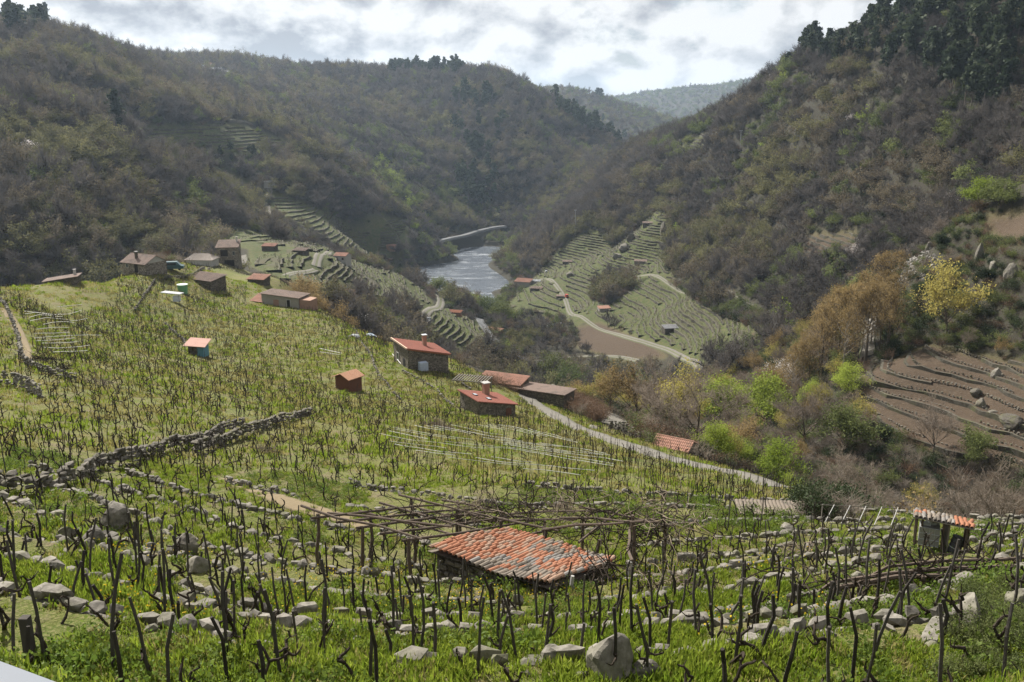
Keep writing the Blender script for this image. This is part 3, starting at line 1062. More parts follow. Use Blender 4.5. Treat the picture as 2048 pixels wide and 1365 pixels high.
for (poly, r0, r1, dz, hh, label, group) in TERR_SETS:
    us = [p[0] for p in poly]; vs = [p[1] for p in poly]
    ta = [float(px_polar(u, v)[0]) for u, v in poly]
    lo, hi = min(ta) - 0.01, max(ta) + 0.01
    rm = math.sqrt(r0 * r1)
    levels = np.arange(Z_RIVER + 3, ZC + 60, dz) + 0.4
    ch = contours(lo, hi, r0, r1, max(20, int((hi - lo) * rm / 3.0)), int((r1 - r0) / 3.0), levels)
    for lv, pts in ch:
        pts = resample(pts, 3.2)
        if len(pts) < 3:
            continue
        x, y = pts[:, 0], pts[:, 1]
        z = H(x, y)
        u, v = project(x, y, z)
        ok = in_poly(u, v, poly) & ~in_poly(u, v, T_BRUSH) & ~near_road(x, y, 1.2)
        ok &= vnoise(x / 22.0, y / 22.0, int(lv * 10) % 97) > 0.2
        i = 0
        while i < len(x):
            if not ok[i]:
                i += 1
                continue
            j = i
            while j < len(x) and ok[j]:
                j += 1
            if j - i >= 3:
                xs_, ys_, zs_ = x[i:j], y[i:j], z[i:j]
                gx, gy = grad(xs_, ys_, 3.0)
                g = np.hypot(gx, gy) + 1e-6
                ux, uy = gx / g, gy / g
                jit = rng.normal(0, 0.3, len(xs_)) + 1.1 * fbm(xs_ / 14.0, ys_ / 14.0, 2, int(lv * 7) % 53)
                wob = rng.normal(0, 0.12, len(xs_))
                h2 = hh * (0.85 + 0.3 * rng.random(len(xs_)))
                back = np.minimum(h2 / np.maximum(g, 0.15), 5.0) + 0.4
                V = []
                for k in range(len(xs_)):
                    px_, py_ = xs_[k] + ux[k] * jit[k], ys_[k] + uy[k] * jit[k]
                    zt = zs_[k] + h2[k] + wob[k]
                    V.append((px_ - ux[k] * 0.12, py_ - uy[k] * 0.12, zs_[k] - 0.7))
                    V.append((px_, py_, zt))
                    V.append((px_ + ux[k] * 0.5, py_ + uy[k] * 0.5, zt + 0.02))
                    V.append((px_ + ux[k] * back[k], py_ + uy[k] * back[k], zt + 0.05))
                if poly is not S_FIELD and poly is not S_TERR:
                    kk = np.arange(0, len(xs_) - 1, 0.42)
                    ki = np.arange(len(xs_))
                    bk = np.minimum(back * 0.5, 1.3)
                    TERR_VINES.append(np.stack([np.interp(kk, ki, xs_ + ux * (jit + bk)), np.interp(kk, ki, ys_ + uy * (jit + bk)), np.interp(kk, ki, zs_ + h2 + wob)], 1))
                F, FM = [], []
                for k in range(len(xs_) - 1):
                    a = k * 4; c2 = a + 4
                    for q_ in range(3):
                        F.append((a + q_, c2 + q_, c2 + q_ + 1, a + q_ + 1)); FM.append(0 if q_ < 2 else 1)
                me = make_mesh('terrace', V, F, (M_TERR, M_SOILB if poly is S_FIELD or poly is S_TERR else M_BENCH), FM)
                tag(mesh_obj('terrace', me), label, 'terrace', group)
            i = j
# ------------------------------------------------------------------ foliage materials
def leaf_material(name, c0, c1, transl=0.35, var=0.55, rough=0.75):
    m, nt = new_mat(name)
    oi = nt.node('ShaderNodeObjectInfo')
    geo = nt.node('ShaderNodeNewGeometry')
    n = nt.noise(geo.outputs['Position'], 0.9, 3.0, 0.6)
    f = nt.math('ADD', nt.math('MULTIPLY', oi.outputs['Random'], 0.7), nt.math('MULTIPLY', nt.math('SUBTRACT', n, 0.35), 0.9), clamp=True)
    c = nt.mix(f, c0, c1)
    hs = nt.node('ShaderNodeHueSaturation', ins={'Color': c})
    w = nt.node('ShaderNodeTexWhiteNoise', noise_dimensions='1D')
    nt.l.new(oi.outputs['Random'], w.inputs['W'])
    nt.l.new(nt.math('ADD', nt.math('MULTIPLY', w.outputs[0], var), 1.0 - var * 0.5), hs.inputs['Value'])
    return finish(m, nt, hs.outputs[0], rough, transl=transl, spec=0.15)


def bark_material(name, c0, c1):
    m, nt = new_mat(name)
    geo = nt.node('ShaderNodeNewGeometry')
    n = nt.noise(geo.outputs['Position'], 6.0, 5.0, 0.65)
    return finish(m, nt, nt.mix(n, c0, c1), 0.92, n, 0.6, 0.03, spec=0.1)


M_BARK = bark_material('bark', (0.055, 0.045, 0.036), (0.15, 0.125, 0.1))
M_BARK_PALE = bark_material('pale_bark', (0.14, 0.125, 0.105), (0.3, 0.27, 0.235))
M_TWIG = leaf_material('bare_twigs', (0.076, 0.068, 0.063), (0.128, 0.112, 0.099), 0.25, 0.5)
M_BUD = leaf_material('budding_twigs', (0.1, 0.083, 0.059), (0.155, 0.128, 0.08), 0.4, 0.5)
M_OLIVE = leaf_material('olive_leaves', (0.105, 0.103, 0.052), (0.165, 0.155, 0.066), 0.42, 0.5)
M_FRESH = leaf_material('fresh_leaves', (0.17, 0.23, 0.03), (0.28, 0.33, 0.06), 0.5, 0.35)
M_MIDG = leaf_material('green_leaves', (0.075, 0.098, 0.034), (0.15, 0.168, 0.055), 0.45, 0.5)
M_DARKG = leaf_material('evergreen_leaves', (0.025, 0.04, 0.018), (0.055, 0.072, 0.028), 0.2, 0.5)
M_TWIG_N = leaf_material('pale_twigs', (0.165, 0.135, 0.11), (0.25, 0.205, 0.16), 0.4, 0.5)
M_BUD_N = leaf_material('orange_buds', (0.205, 0.15, 0.072), (0.29, 0.21, 0.094), 0.5, 0.4)
M_OLIVE_N = leaf_material('olive_buds', (0.23, 0.21, 0.065), (0.33, 0.28, 0.08), 0.5, 0.4)
M_PINE = leaf_material('pine_needles', (0.026, 0.04, 0.022), (0.06, 0.075, 0.038), 0.25, 0.5)
M_WHITE = leaf_material('blossom_petals', (0.42, 0.38, 0.36), (0.62, 0.58, 0.56), 0.35, 0.2)
M_RUST = leaf_material('rusty_bracken', (0.115, 0.07, 0.045), (0.19, 0.125, 0.08), 0.2, 0.4)


class TB:
    """tree builder: limbs in one list, leaves in another"""
    def __init__(self, seed):
        self.r = random.Random(seed)
        self.wood = MB()
        self.tips = []
        self.lv, self.lf = [], []

    def limb(self, p, d, ln, rad, depth, maxd, spread, up, kids, sides=5):
        rr = self.r
        d = d.normalized()
        n = 3 if depth < maxd else 2
        pts, rads = [p.copy()], [rad]
        cur = p.copy(); dd = d.copy()
        for i in range(n):
            dd = (dd + Vector((rr.uniform(-1, 1), rr.uniform(-1, 1), rr.uniform(-0.6, 0.8))) * 0.16 + Vector((0, 0, up))).normalized()
            cur = cur + dd * (ln / n)
            pts.append(cur.copy()); rads.append(rad * (1 - 0.62 * (i + 1) / n))
        self.wood.tube(pts, rads, sides if depth < 2 else 3, cap=False)
        if depth >= maxd:
            self.tips.append((pts[-1], dd, ln)); self.tips.append((pts[-2], dd, ln))
            return
        for k in range(kids):
            t = rr.uniform(0.35, 1.0) if k else 1.0
            i = min(int(t * n), n - 1); f = t * n - i
            q = pts[i].lerp(pts[i + 1], f)
            a = rr.uniform(0, 2 * math.pi)
            side = Vector((math.cos(a), math.sin(a), rr.uniform(-0.1, 0.5)))
            nd = (dd * (1 - spread) + side * spread).normalized()
            self.limb(q, nd, ln * rr.uniform(0.55, 0.8), rads[i] * 0.62 + 0.004, depth + 1, maxd, spread, up, kids, sides)

    def leaf(self, p, size, asp=1.0):
        rr = self.r
        a = Vector((rr.gauss(0, 1), rr.gauss(0, 1), rr.gauss(0, 1))).normalized()
        b_ = a.cross(Vector((rr.gauss(0, 1), rr.gauss(0, 1), rr.gauss(0, 1)))).normalized()
        a = a * size * asp * 0.5; b_ = b_ * size * 0.5
        i = len(self.lv)
        self.lv += [p - a, p + b_, p + a, p - b_]
        self.lf.append((i, i + 1, i + 2, i + 3))

    def sliver(self, p, d, ln, wd):
        rr = self.r
        s = d.cross(Vector((rr.gauss(0, 1), rr.gauss(0, 1), rr.gauss(0, 1)))).normalized() * wd
        i = len(self.lv)
        e = p + d * ln
        self.lv += [p - s, p + s, e + s * 0.5, e - s * 0.5]
        self.lf.append((i, i + 1, i + 2, i + 3))

    def twigs(self, k, ln, wd, leaves=0, size=0.2, rad=0.8):
        rr = self.r
        for (p, d, l) in self.tips:
            for _ in range(k):
                dd = (d * 0.8 + Vector((rr.gauss(0, 0.7), rr.gauss(0, 0.7), rr.gauss(0.15, 0.6)))).normalized()
                self.sliver(p - d * l * rr.random() * 0.7, dd, ln * rr.uniform(0.5, 1.2), wd)
            for _ in range(leaves):
                q = p + Vector((rr.gauss(0, rad), rr.gauss(0, rad), rr.gauss(0, rad * 0.8)))
                self.leaf(q, size * rr.uniform(0.6, 1.3), rr.uniform(1.0, 1.8))

    def meshes(self, nm, bark, leafm):
        w = self.wood.mesh(nm + '_trunk', bark, smooth=True)
        c = make_mesh(nm + '_crown', [tuple(v) for v in self.lv], np.array(self.lf), (leafm,))
        return w, c

    def joined(self, nm, bark, leafm):
        nv = len(self.wood.v)
        f = list(self.wood.f) + [tuple(i + nv for i in q) for q in self.lf]
        fm = [0] * len(self.wood.f) + [1] * len(self.lf)
        return make_mesh(nm, [tuple(v) for v in self.wood.v] + [tuple(v) for v in self.lv], f, (bark, leafm), fm)


def broad(seed, h, crown_w, trunk_h, maxd=3, kids=4, spread=0.5, up=0.06, sides=5, stems=1, lean=0.08, r0=None):
    t = TB(seed)
    for s in range(stems):
        a = t.r.uniform(0, 6.28)
        d = Vector((math.cos(a) * lean * (1 + 2 * (stems > 1)), math.sin(a) * lean * (1 + 2 * (stems > 1)), 1)).normalized()
        p0 = Vector((math.cos(a), math.sin(a), 0)) * (0.12 * (stems - 1)) + Vector((0, 0, -0.4))
        r = (r0 or h * 0.018) / (stems ** 0.4)
        base = [p0]
        cur = p0.copy()
        for i in range(3):
            cur = cur + (d + Vector((t.r.gauss(0, 0.05), t.r.gauss(0, 0.05), 0))) * (trunk_h / 3)
            base.append(cur.copy())
        t.wood.tube(base, [r * 1.35, r, r * 0.93, r * 0.86], sides + 1, cap=False)
        n = 4 if stems == 1 else 2
        for k in range(n):
            ang = 6.28 * (k + t.r.random() * 0.6) / n
            sd_ = Vector((math.cos(ang), math.sin(ang), 0))
            nd = (d * (1 - spread * 0.85) + sd_ * spread * (crown_w / h) * 1.5).normalized()
            t.limb(cur - d * trunk_h * 0.25 * t.r.random(), nd, (h - trunk_h) * t.r.uniform(0.42, 0.55), r * 0.6, 1, maxd, spread, up, kids, sides)
        t.limb(cur, d, (h - trunk_h) * 0.55, r * 0.75, 1, maxd, spread * 0.8, up, kids, sides)
    return t


def alder(seed, h, sides=5, step=0.8):
    """tall straight trunk with short ascending branches"""
    t = TB(seed)
    pts = [Vector((0, 0, -0.4))]
    rads = [h * 0.014]
    for i in range(1, 8):
        pts.append(Vector((t.r.gauss(0, 0.12) * i * 0.3, t.r.gauss(0, 0.12) * i * 0.3, h * i / 7)))
        rads.append(h * 0.012 * (1 - i / 7.6))
    t.wood.tube(pts, rads, sides, cap=False)
    z = h * 0.32
    while z < h * 0.98:
        f = z / h
        i = min(int(f * 7), 6)
        q = pts[i].lerp(pts[i + 1], f * 7 - i)
        a = t.r.uniform(0, 6.28)
        ln = h * 0.26 * math.sin(min(1.0, (1.04 - f) * 1.7) * 1.45) * t.r.uniform(0.7, 1.1)
        t.limb(q, Vector((math.cos(a), math.sin(a), 0.75)), ln, h * 0.0045, 2, 3, 0.5, 0.05, 3, 3)
        z += step * t.r.uniform(0.35, 0.8)
    return t


def pine(seed, h, dense=1.0, size=0.75):
    t = TB(seed)
    t.wood.tube([Vector((0, 0, -0.5)), Vector((t.r.gauss(0, .15), t.r.gauss(0, .15), h * 0.5)), Vector((t.r.gauss(0, .3), t.r.gauss(0, .3), h * 0.98))], [h * 0.017, h * 0.012, h * 0.003], 5, cap=False)
    z = h * t.r.uniform(0.32, 0.5)
    z0 = z
    while z < h:
        f = (z - z0) / (h - z0)
        w = (h * 0.24 * (1 - f) ** 0.45 * min(1.0, 0.4 + 2.4 * f) + 0.3) * t.r.uniform(0.7, 1.15)
        for k in range(5):
            a = t.r.uniform(0, 6.28); l = w * t.r.uniform(0.55, 1.1)
            e = Vector((math.cos(a) * l, math.sin(a) * l, z + l * 0.15))
            t.wood.tube([Vector((0, 0, z - 0.2)), e], [0.07, 0.02], 3, cap=False)
            for _ in range(int(9 * dense)):
                s = t.r.uniform(0.35, 1.08)
                t.leaf(Vector((e.x * s + t.r.gauss(0, 0.35), e.y * s + t.r.gauss(0, 0.35), z + l * 0.15 * s + t.r.gauss(0.15, 0.28))), size * t.r.uniform(0.6, 1.2), 1.5)
        z += h * 0.062
    return t


# ------------------------------------------------------------------ scattering of uncountable growth
def gn_scatter(name, pts, rot, scl, idx, protos, label, cat=None):
    """one object whose points carry instances of the given meshes"""
    me = bpy.data.meshes.new(name)
    me.vertices.add(len(pts))
    me.vertices.foreach_set('co', np.asarray(pts, np.float32).ravel())
    for nm_, typ, arr, key in (('rot', 'FLOAT_VECTOR', rot, 'vector'), ('scl', 'FLOAT_VECTOR', scl, 'vector'), ('idx', 'INT', idx, 'value')):
        a = me.attributes.new(nm_, typ, 'POINT')
        a.data.foreach_set(key, np.asarray(arr, np.int32 if typ == 'INT' else np.float32).ravel())
    me.update()
    o = mesh_obj(name, me)
    cl_ = bpy.data.collections.new(name + '_kinds')
    for i, pm in enumerate(protos):
        cl_.objects.link(bpy.data.objects.new('%s_kind_%02d' % (name, i), pm))
    ng = bpy.data.node_groups.new(name, 'GeometryNodeTree')
    ng.interface.new_socket('Geometry', in_out='INPUT', socket_type='NodeSocketGeometry')
    ng.interface.new_socket('Geometry', in_out='OUTPUT', socket_type='NodeSocketGeometry')
    gi = ng.nodes.new('NodeGroupInput'); go = ng.nodes.new('NodeGroupOutput')
    iop = ng.nodes.new('GeometryNodeInstanceOnPoints')
    ci = ng.nodes.new('GeometryNodeCollectionInfo')
    ci.inputs['Collection'].default_value = cl_
    ci.inputs['Separate Children'].default_value = True
    ci.inputs['Reset Children'].default_value = True

    def attr(nm_, dt):
        nd = ng.nodes.new('GeometryNodeInputNamedAttribute'); nd.data_type = dt
        nd.inputs['Name'].default_value = nm_
        return nd.outputs['Attribute']
    ng.links.new(gi.outputs[0], iop.inputs['Points'])
    ng.links.new(ci.outputs[0], iop.inputs['Instance'])
    iop.inputs['Pick Instance'].default_value = True
    ng.links.new(attr('idx', 'INT'), iop.inputs['Instance Index'])
    ng.links.new(attr('rot', 'FLOAT_VECTOR'), iop.inputs['Rotation'])
    ng.links.new(attr('scl', 'FLOAT_VECTOR'), iop.inputs['Scale'])
    ng.links.new(iop.outputs[0], go.inputs[0])
    md = o.modifiers.new('scatter', 'NODES')
    md.node_group = ng
    tag(o, label, cat, kind='stuff')
    return o


# sight-line clearance of each ground point: how far it lies below the skyline formed by nearer ground
_E = (GZ - ZC) / np.exp(GL)
_RUN = np.maximum.accumulate(_E, axis=1)


def seen(x, y, z, tall=10.0, slack=0.012):
    t = np.arctan2(x, y); r = np.hypot(x, y)
    run = bil(_RUN, t, np.log(np.maximum(r * 0.985, 2)), TH0, TH1, LR0, LR1)
    return (z + tall - ZC) / r > run - slack


def scatter(n, r0, r1, th=R(37)):
    t = rng.uniform(-th, th, n)
    r = np.sqrt(rng.uniform(r0 * r0, r1 * r1, n))
    x, y = r * np.sin(t), r * np.cos(t)
    return x, y, H(x, y)


def thin(x, y, cell):
    """keeps one point per grid cell: even spacing"""
    k = np.floor(x / cell).astype(np.int64) * 1000003 + np.floor(y / cell).astype(np.int64)
    _, i = np.unique(k, return_index=True)
    return i


Z_PINE = [[(1575, 110), (1640, 95), (1700, 60), (1850, 0), (2100, -80), (2100, 240), (1930, 235), (1860, 170), (1780, 160), (1650, 150)],
          [(900, 215), (955, 178), (1010, 200), (1040, 250), (1005, 270), (985, 350), (955, 345), (930, 300), (905, 265)],
          [(905, 345), (990, 345), (1010, 420), (930, 420)],
          [(1100, 195), (1200, 245), (1262, 292), (1240, 300), (1180, 270), (1100, 225)],
          [(10, 66), (90, 66), (90, 84), (10, 84)], [(780, 140), (930, 140), (930, 158), (780, 158)],
          [(210, 245), (250, 245), (250, 280), (210, 280)], [(440, 305), (520, 310), (500, 345), (450, 335)]]
Z_GREEN = [[(700, 300), (790, 330), (860, 410), (820, 440), (740, 370), (690, 320)], [(1010, 600), (1100, 620), (1130, 660), (1060, 640)], [(860, 570), (900, 555), (910, 600), (880, 600)],
           [(950, 600), (1020, 570), (1030, 640), (960, 640)], [(780, 450), (860, 430), (870, 470), (800, 480)]]
Z_BARE_STRIP = [(1000, 560), (1060, 470), (1200, 360), (1280, 300), (1300, 320), (1200, 420), (1100, 500), (1020, 590)]

# prototypes for distant woodland (one mesh each: limbs and twigs)
def far_proto(kind, seed):
    if kind == 'bare':
        t = broad(seed, 10, 8, 2.4, maxd=2, kids=6, spread=0.55, sides=3)
        t.twigs(24, 1.4, 0.034)
        return t.joined('bare_tree', M_BARK, M_TWIG)
    if kind == 'bud':
        t = broad(seed, 10, 8.5, 2.2, maxd=2, kids=5, spread=0.58, sides=3)
        t.twigs(9, 1.3, 0.034, 13, 0.32, 0.6)
        return t.joined('budding_tree', M_BARK, M_BUD)
    if kind == 'olive':
        t = broad(seed, 9.5, 9, 1.8, maxd=2, kids=5, spread=0.6, sides=3)
        t.twigs(5, 1.2, 0.034, 20, 0.33, 0.62)
        return t.joined('olive_tree', M_BARK, M_OLIVE)
    if kind == 'green':
        t = broad(seed, 8, 7, 1.2, maxd=2, kids=5, spread=0.6, sides=3)
        t.twigs(2, 1.0, 0.035, 26, 0.33, 0.6)
        return t.joined('leafy_tree', M_BARK, M_MIDG)
    if kind == 'fresh':
        t = broad(seed, 8, 7, 1.2, maxd=2, kids=5, spread=0.6, sides=3)
        t.twigs(2, 1.0, 0.035, 12, 0.36, 0.6)
        return t.joined('fresh_tree', M_BARK, M_FRESH)
    if kind == 'white':
        t = broad(seed, 6, 5, 1.2, maxd=2, kids=4, spread=0.6, sides=3)
        t.twigs(2, 1.0, 0.05, 6, 0.4, 0.6)
        return t.joined('blossom_tree', M_BARK, M_WHITE)
    if kind == 'pine':
        return pine(seed, 13, 0.8, 1.1).joined('pine_tree', M_BARK, M_PINE)


FAR = {k: [far_proto(k, 100 + i) for i in range(4)] for k in ('bare', 'bud', 'olive', 'green', 'pine')}
FAR['fresh'] = [far_proto('fresh', 130), far_proto('fresh', 131)]
FAR['white'] = [far_proto('white', 140)]

_rr = np.array([(q_.x, q_.y) for q_ in [l for l in road_lines if l[0] == 'river_road'][0][1]])


def _by_river_road(x, y):
    return np.array([np.min(np.hypot(_rr[:, 0] - a, _rr[:, 1] - b_)) < 11 for a, b_ in zip(x, y)], bool)


CLEAR = []      # (u0, v0, u1, v1): openings kept free for houses seen against the wood
wood_pts = {k: [] for k in FAR}
for (r0, r1, cell, sc0, th) in ((300, 480, 5.9, 1.2, R(36)), (480, 800, 6.2, 1.35, R(36)), (800, 1150, 7.2, 1.5, R(36)), (1150, 1750, 8.6, 1.7, R(35)), (1750, 2700, 16, 1.5, R(20)), (2700, 5400, 34, 2.4, R(20))):
    area = th * (r1 * r1 - r0 * r0)
    x, y, z = scatter(int(area / cell / cell * 2.2), r0, r1, th)
    k = thin(x, y, cell)
    x, y, z = x[k], y[k], z[k]
    k = seen(x, y, z)
    x, y, z = x[k], y[k], z[k]
    u, v, r, spur, terr, soil = zones(x, y, z)
    keep = ~(spur | terr | soil) & (z > Z_RIVER + 1.5) & (r > 300)
    keep &= ~(in_poly(u, v, [(1150, 655), (1400, 730), (1400, 760), (1150, 700)]) & (r < 520) & (rng.random(len(u)) < 0.7))
    keep &= ~in_poly(u, v, [(400, 142), (460, 142), (460, 156), (400, 156)])
    keep &= ~(in_poly(u, v, [(440, 485), (700, 510), (720, 600), (560, 600), (440, 545)]) & (r < 460))
    keep &= ~(in_poly(u, v, [(640, 560), (740, 560), (780, 610), (690, 620)]) & (r < 430))
    keep &= ~(in_poly(u, v, GRASSY))
    keep &= ~(in_poly(u, v, [(745, 528), (830, 532), (905, 585), (885, 612), (840, 590), (760, 548)]) & (rng.random(len(u)) < 0.85))
    keep &= ~(in_poly(u, v, [(860, 565), (960, 640), (1000, 720), (860, 700), (840, 620)]) & (r < 520) & (rng.random(len(u)) < 0.8))
    keep &= ~(in_poly(u, v, [(1030, 560), (1062, 555), (1062, 580), (1030, 580)]))
    x, y, z, u, v, r = (a[keep] for a in (x, y, z, u, v, r))
    k = ~near_road(x, y, 2.2)
    k &= ~((r > 700) & (z < Z_RIVER + 19) & (np.hypot(x, y) > 0) & _by_river_road(x, y))
    x, y, z, u, v, r = (a[k] for a in (x, y, z, u, v, r))
    nzv = fbm(x / 60.0, y / 60.0, 3, 21) + rng.normal(0, 0.12, len(x))
    rnd = rng.random(len(x))
    kind = np.full(len(x), 'bare', dtype=object)
    left = u < 620
    kind[nzv > np.where(left, 0.05, 0.1)] = 'bud'
    kind[(nzv > np.where(left, 0.17, 0.22))] = 'olive'
    kind[(nzv < -0.2)] = 'green'
    kind[(rnd < 0.012) & (r < 1000)] = 'fresh'
    kind[(rnd > 0.997) & (r < 1100)] = 'white'
    low = (v > 330) & (u > 640) & (u < 1250) & (r > 880)
    kind[low & (rnd < 0.22)] = 'olive'
    strip = in_poly(u, v, Z_BARE_STRIP)
    kind[strip] = np.where(rnd[strip] < 0.8, 'bare', 'bud')
    orange = in_poly(u, v, [(1640, 400), (1700, 350), (1850, 310), (1900, 330), (1900, 420), (1800, 440), (1680, 450)])
    kind[orange & (rnd < 0.7)] = 'bud'
    for p in Z_GREEN:
        g = in_poly(u, v, p)
        kind[g & (rnd < 0.7)] = 'green'; kind[g & (rnd < 0.28)] = 'fresh'
    for p in Z_PINE:
        g = in_poly(u, v, p)
        kind[g & (rnd < np.clip(np.where(u > 1500, 0.66, 0.42) + 1.9 * fbm(x / 45.0, y / 45.0, 2, 61), 0.05, 0.95))] = 'pine'
    kind[(r > 1750) & (rnd < 0.25)] = 'green'
    kind[(r > 2700) & (rnd < 0.6)] = 'green'
    near_bank = (z < Z_RIVER + 6) & (rnd < 0.5)
    kind[near_bank] = 'green'
    low_zone = in_poly(u, v, [(950, 590), (1010, 600), (1170, 640), (1420, 732), (1420, 800), (1080, 750), (950, 690)]) & (r < 640)
    low_zone |= in_poly(u, v, [(1000, 640), (1000, 560), (1090, 470), (1110, 500), (1060, 580)]) & (r < 760)
    low_zone |= in_poly(u, v, [(530, 395), (600, 430), (700, 495), (790, 525), (840, 500), (860, 560), (760, 560), (640, 520), (530, 460)]) & (r < 900)
    low_zone |= in_poly(u, v, [(270, 285), (420, 292), (560, 312), (560, 340), (440, 335), (270, 305)]) & (r < 800)
    for kd in wood_pts:
        s = kind == kd
        if s.any():
            ss = sc0 * rng.uniform(0.55, 1.35, s.sum()) * np.where(low_zone[s], 0.5, 1.0)
            if kd in ('white', 'fresh'):
                ss *= 0.8
            wood_pts[kd].append((x[s], y[s], z[s], ss))
W_LABEL = {'bare': 'bare grey brown winter woodland covering the valley hillsides', 'bud': 'brown budding woodland scattered over the hillsides',
           'olive': 'yellow olive coloured trees mixed into the hillside woods', 'green': 'green leafy trees in the gullies and along the river',
           'fresh': 'bright fresh green trees dotted through the woods', 'white': 'white blossoming trees dotted through the woods', 'pine': 'dark pine stands on the ridges and the middle hill'}
W_NAME = {'bare': 'bare_woods', 'bud': 'budding_woods', 'olive': 'olive_woods', 'green': 'green_woods', 'fresh': 'fresh_woods', 'white': 'blossom_woods', 'pine': 'pine_woods'}
n_wood = 0
for kd, lst in wood_pts.items():
    if not lst:
        continue
    x, y, z, s = (np.concatenate([l[i] for l in lst]) for i in range(4))
    n = len(x); n_wood += n
    rot = np.stack([rng.normal(0, 0.05, n), rng.normal(0, 0.05, n), rng.uniform(0, 6.28, n)], 1)
    scl = np.stack([s * rng.uniform(0.85, 1.2, n), s * rng.uniform(0.85, 1.2, n), s * rng.uniform(0.8, 1.2, n)], 1)
    gn_scatter(W_NAME[kd], np.stack([x, y, z - 0.3], 1), rot, scl, rng.integers(0, len(FAR[kd]), n), FAR[kd], W_LABEL[kd], 'woods')
print('WOOD', n_wood, {k: sum(len(l[0]) for l in v) for k, v in wood_pts.items()})
# ------------------------------------------------------------------ stones
def stone_mesh(seed, sx, sy, sz, mat, n=20):
    rr = random.Random(seed)
    bm = bmesh.new()
    for _ in range(n):
        v = Vector((rr.gauss(0, 1), rr.gauss(0, 1), rr.gauss(0, 1))).normalized()
        m = max(abs(v.x), abs(v.y), abs(v.z)) ** 0.7
        v = v / m * rr.uniform(0.85, 1.0)
        bm.verts.new((v.x * sx / 2, v.y * sy / 2, v.z * sz / 2))
    bmesh.ops.convex_hull(bm, input=bm.verts)
    bmesh.ops.delete(bm, geom=[v for v in bm.verts if not v.link_faces], context='VERTS')
    me = bpy.data.meshes.new('stone')
    bm.to_mesh(me)
    bm.free()
    me.materials.append(mat)
    return me


STONES = [stone_mesh(50 + i, random.uniform(0.26, 0.5), random.uniform(0.2, 0.34), random.uniform(0.16, 0.28), M_STONE) for i in range(10)]
STONES_D = [stone_mesh(80 + i, random.uniform(0.34, 0.6), random.uniform(0.26, 0.42), random.uniform(0.2, 0.34), M_STONE_DARK) for i in range(8)]


def merged(meshes_xf, name, mats):
    """joins transformed copies of small meshes into one mesh"""
    V, F, FM, nv = [], [], [], 0
    for me, mx, mi in meshes_xf:
        for v in me.vertices:
            V.append(mx @ v.co)
        for p in me.polygons:
            F.append(tuple(i + nv for i in p.vertices)); FM.append(mi)
        nv += len(me.vertices)
    return make_mesh(name, [tuple(v) for v in V], F, mats, FM)


def stone_line(name, label, pts2d, courses, height_of, stones, singles=280, spacing=0.42, group=None, depth=0.3, drop=0.0):
    """a dry stone wall along plan points; upper stones are single parts, the rest one body"""
    if len(pts2d) < 2:
        return None
    zc_ = H(pts2d[:, 0], pts2d[:, 1])
    root = empty(name, (pts2d[0, 0], pts2d[0, 1], float(zc_[0])))
    tag(root, label, 'wall', group, 'thing')
    inv = Matrix.Translation(-Vector(root.location))
    cand = []
    n = len(pts2d)
    for i in range(n):
        d = pts2d[min(i + 1, n - 1)] - pts2d[max(i - 1, 0)]
        a = math.atan2(d[1], d[0])
        for c in range(courses):
            s = 1.0 + random.uniform(-0.22, 0.3)
            z = float(height_of[i]) - 0.01 - (courses - 1 - c) * 0.24 + random.uniform(-0.04, 0.05)
            jx, jy = random.uniform(-0.1, 0.1), random.uniform(-0.1, 0.1)
            if c == courses - 1 and random.random() < 0.14:
                continue
            mx = Matrix.Translation((pts2d[i, 0] + jx, pts2d[i, 1] + jy, z)) @ Matrix.Rotation(a + random.uniform(-0.3, 0.3) + (math.pi if random.random() < 0.5 else 0), 4, 'Z') @ Matrix.Rotation(random.uniform(-0.2, 0.2), 4, 'X') @ Matrix.Diagonal((s, s * random.uniform(0.85, 1.2), s * random.uniform(0.8, 1.15), 1))
            cand.append((c, mx, random.choice(stones)))
    top = [t for t in cand if t[0] >= courses - 2]
    top.sort(key=lambda t: t[1].translation.xy.length - 0.2 * t[0])
    single = top[:singles]
    ids = set(id(t) for t in single)
    for c, mx, me in single:
        o = mesh_obj('stone', me, None, root)
        o.matrix_local = inv @ mx
    small = []
    for i in range(n):
        for _ in range(2):
            s = random.uniform(0.3, 0.65)
            px_, py_ = pts2d[i, 0] + random.gauss(0, 0.28), pts2d[i, 1] + random.gauss(0, 0.28)
            mx = Matrix.Translation((px_, py_, hz(px_, py_) + 0.03)) @ Matrix.Rotation(random.uniform(0, 6), 4, 'Z') @ Matrix.Diagonal((s, s, s * 0.8, 1))
            small.append((random.choice(stones), inv @ mx, 0))
    if drop < 0:
        small = []
    rest = small + [(me, inv @ mx, 0) for t in cand if id(t) not in ids for (_, mx, me) in (t,)]
    if rest:
        o = mesh_obj('wall_body', merged(rest, 'wall_body', (stones[0].materials[0],)), None, root)
        o['kind'] = 'stuff'
    return root


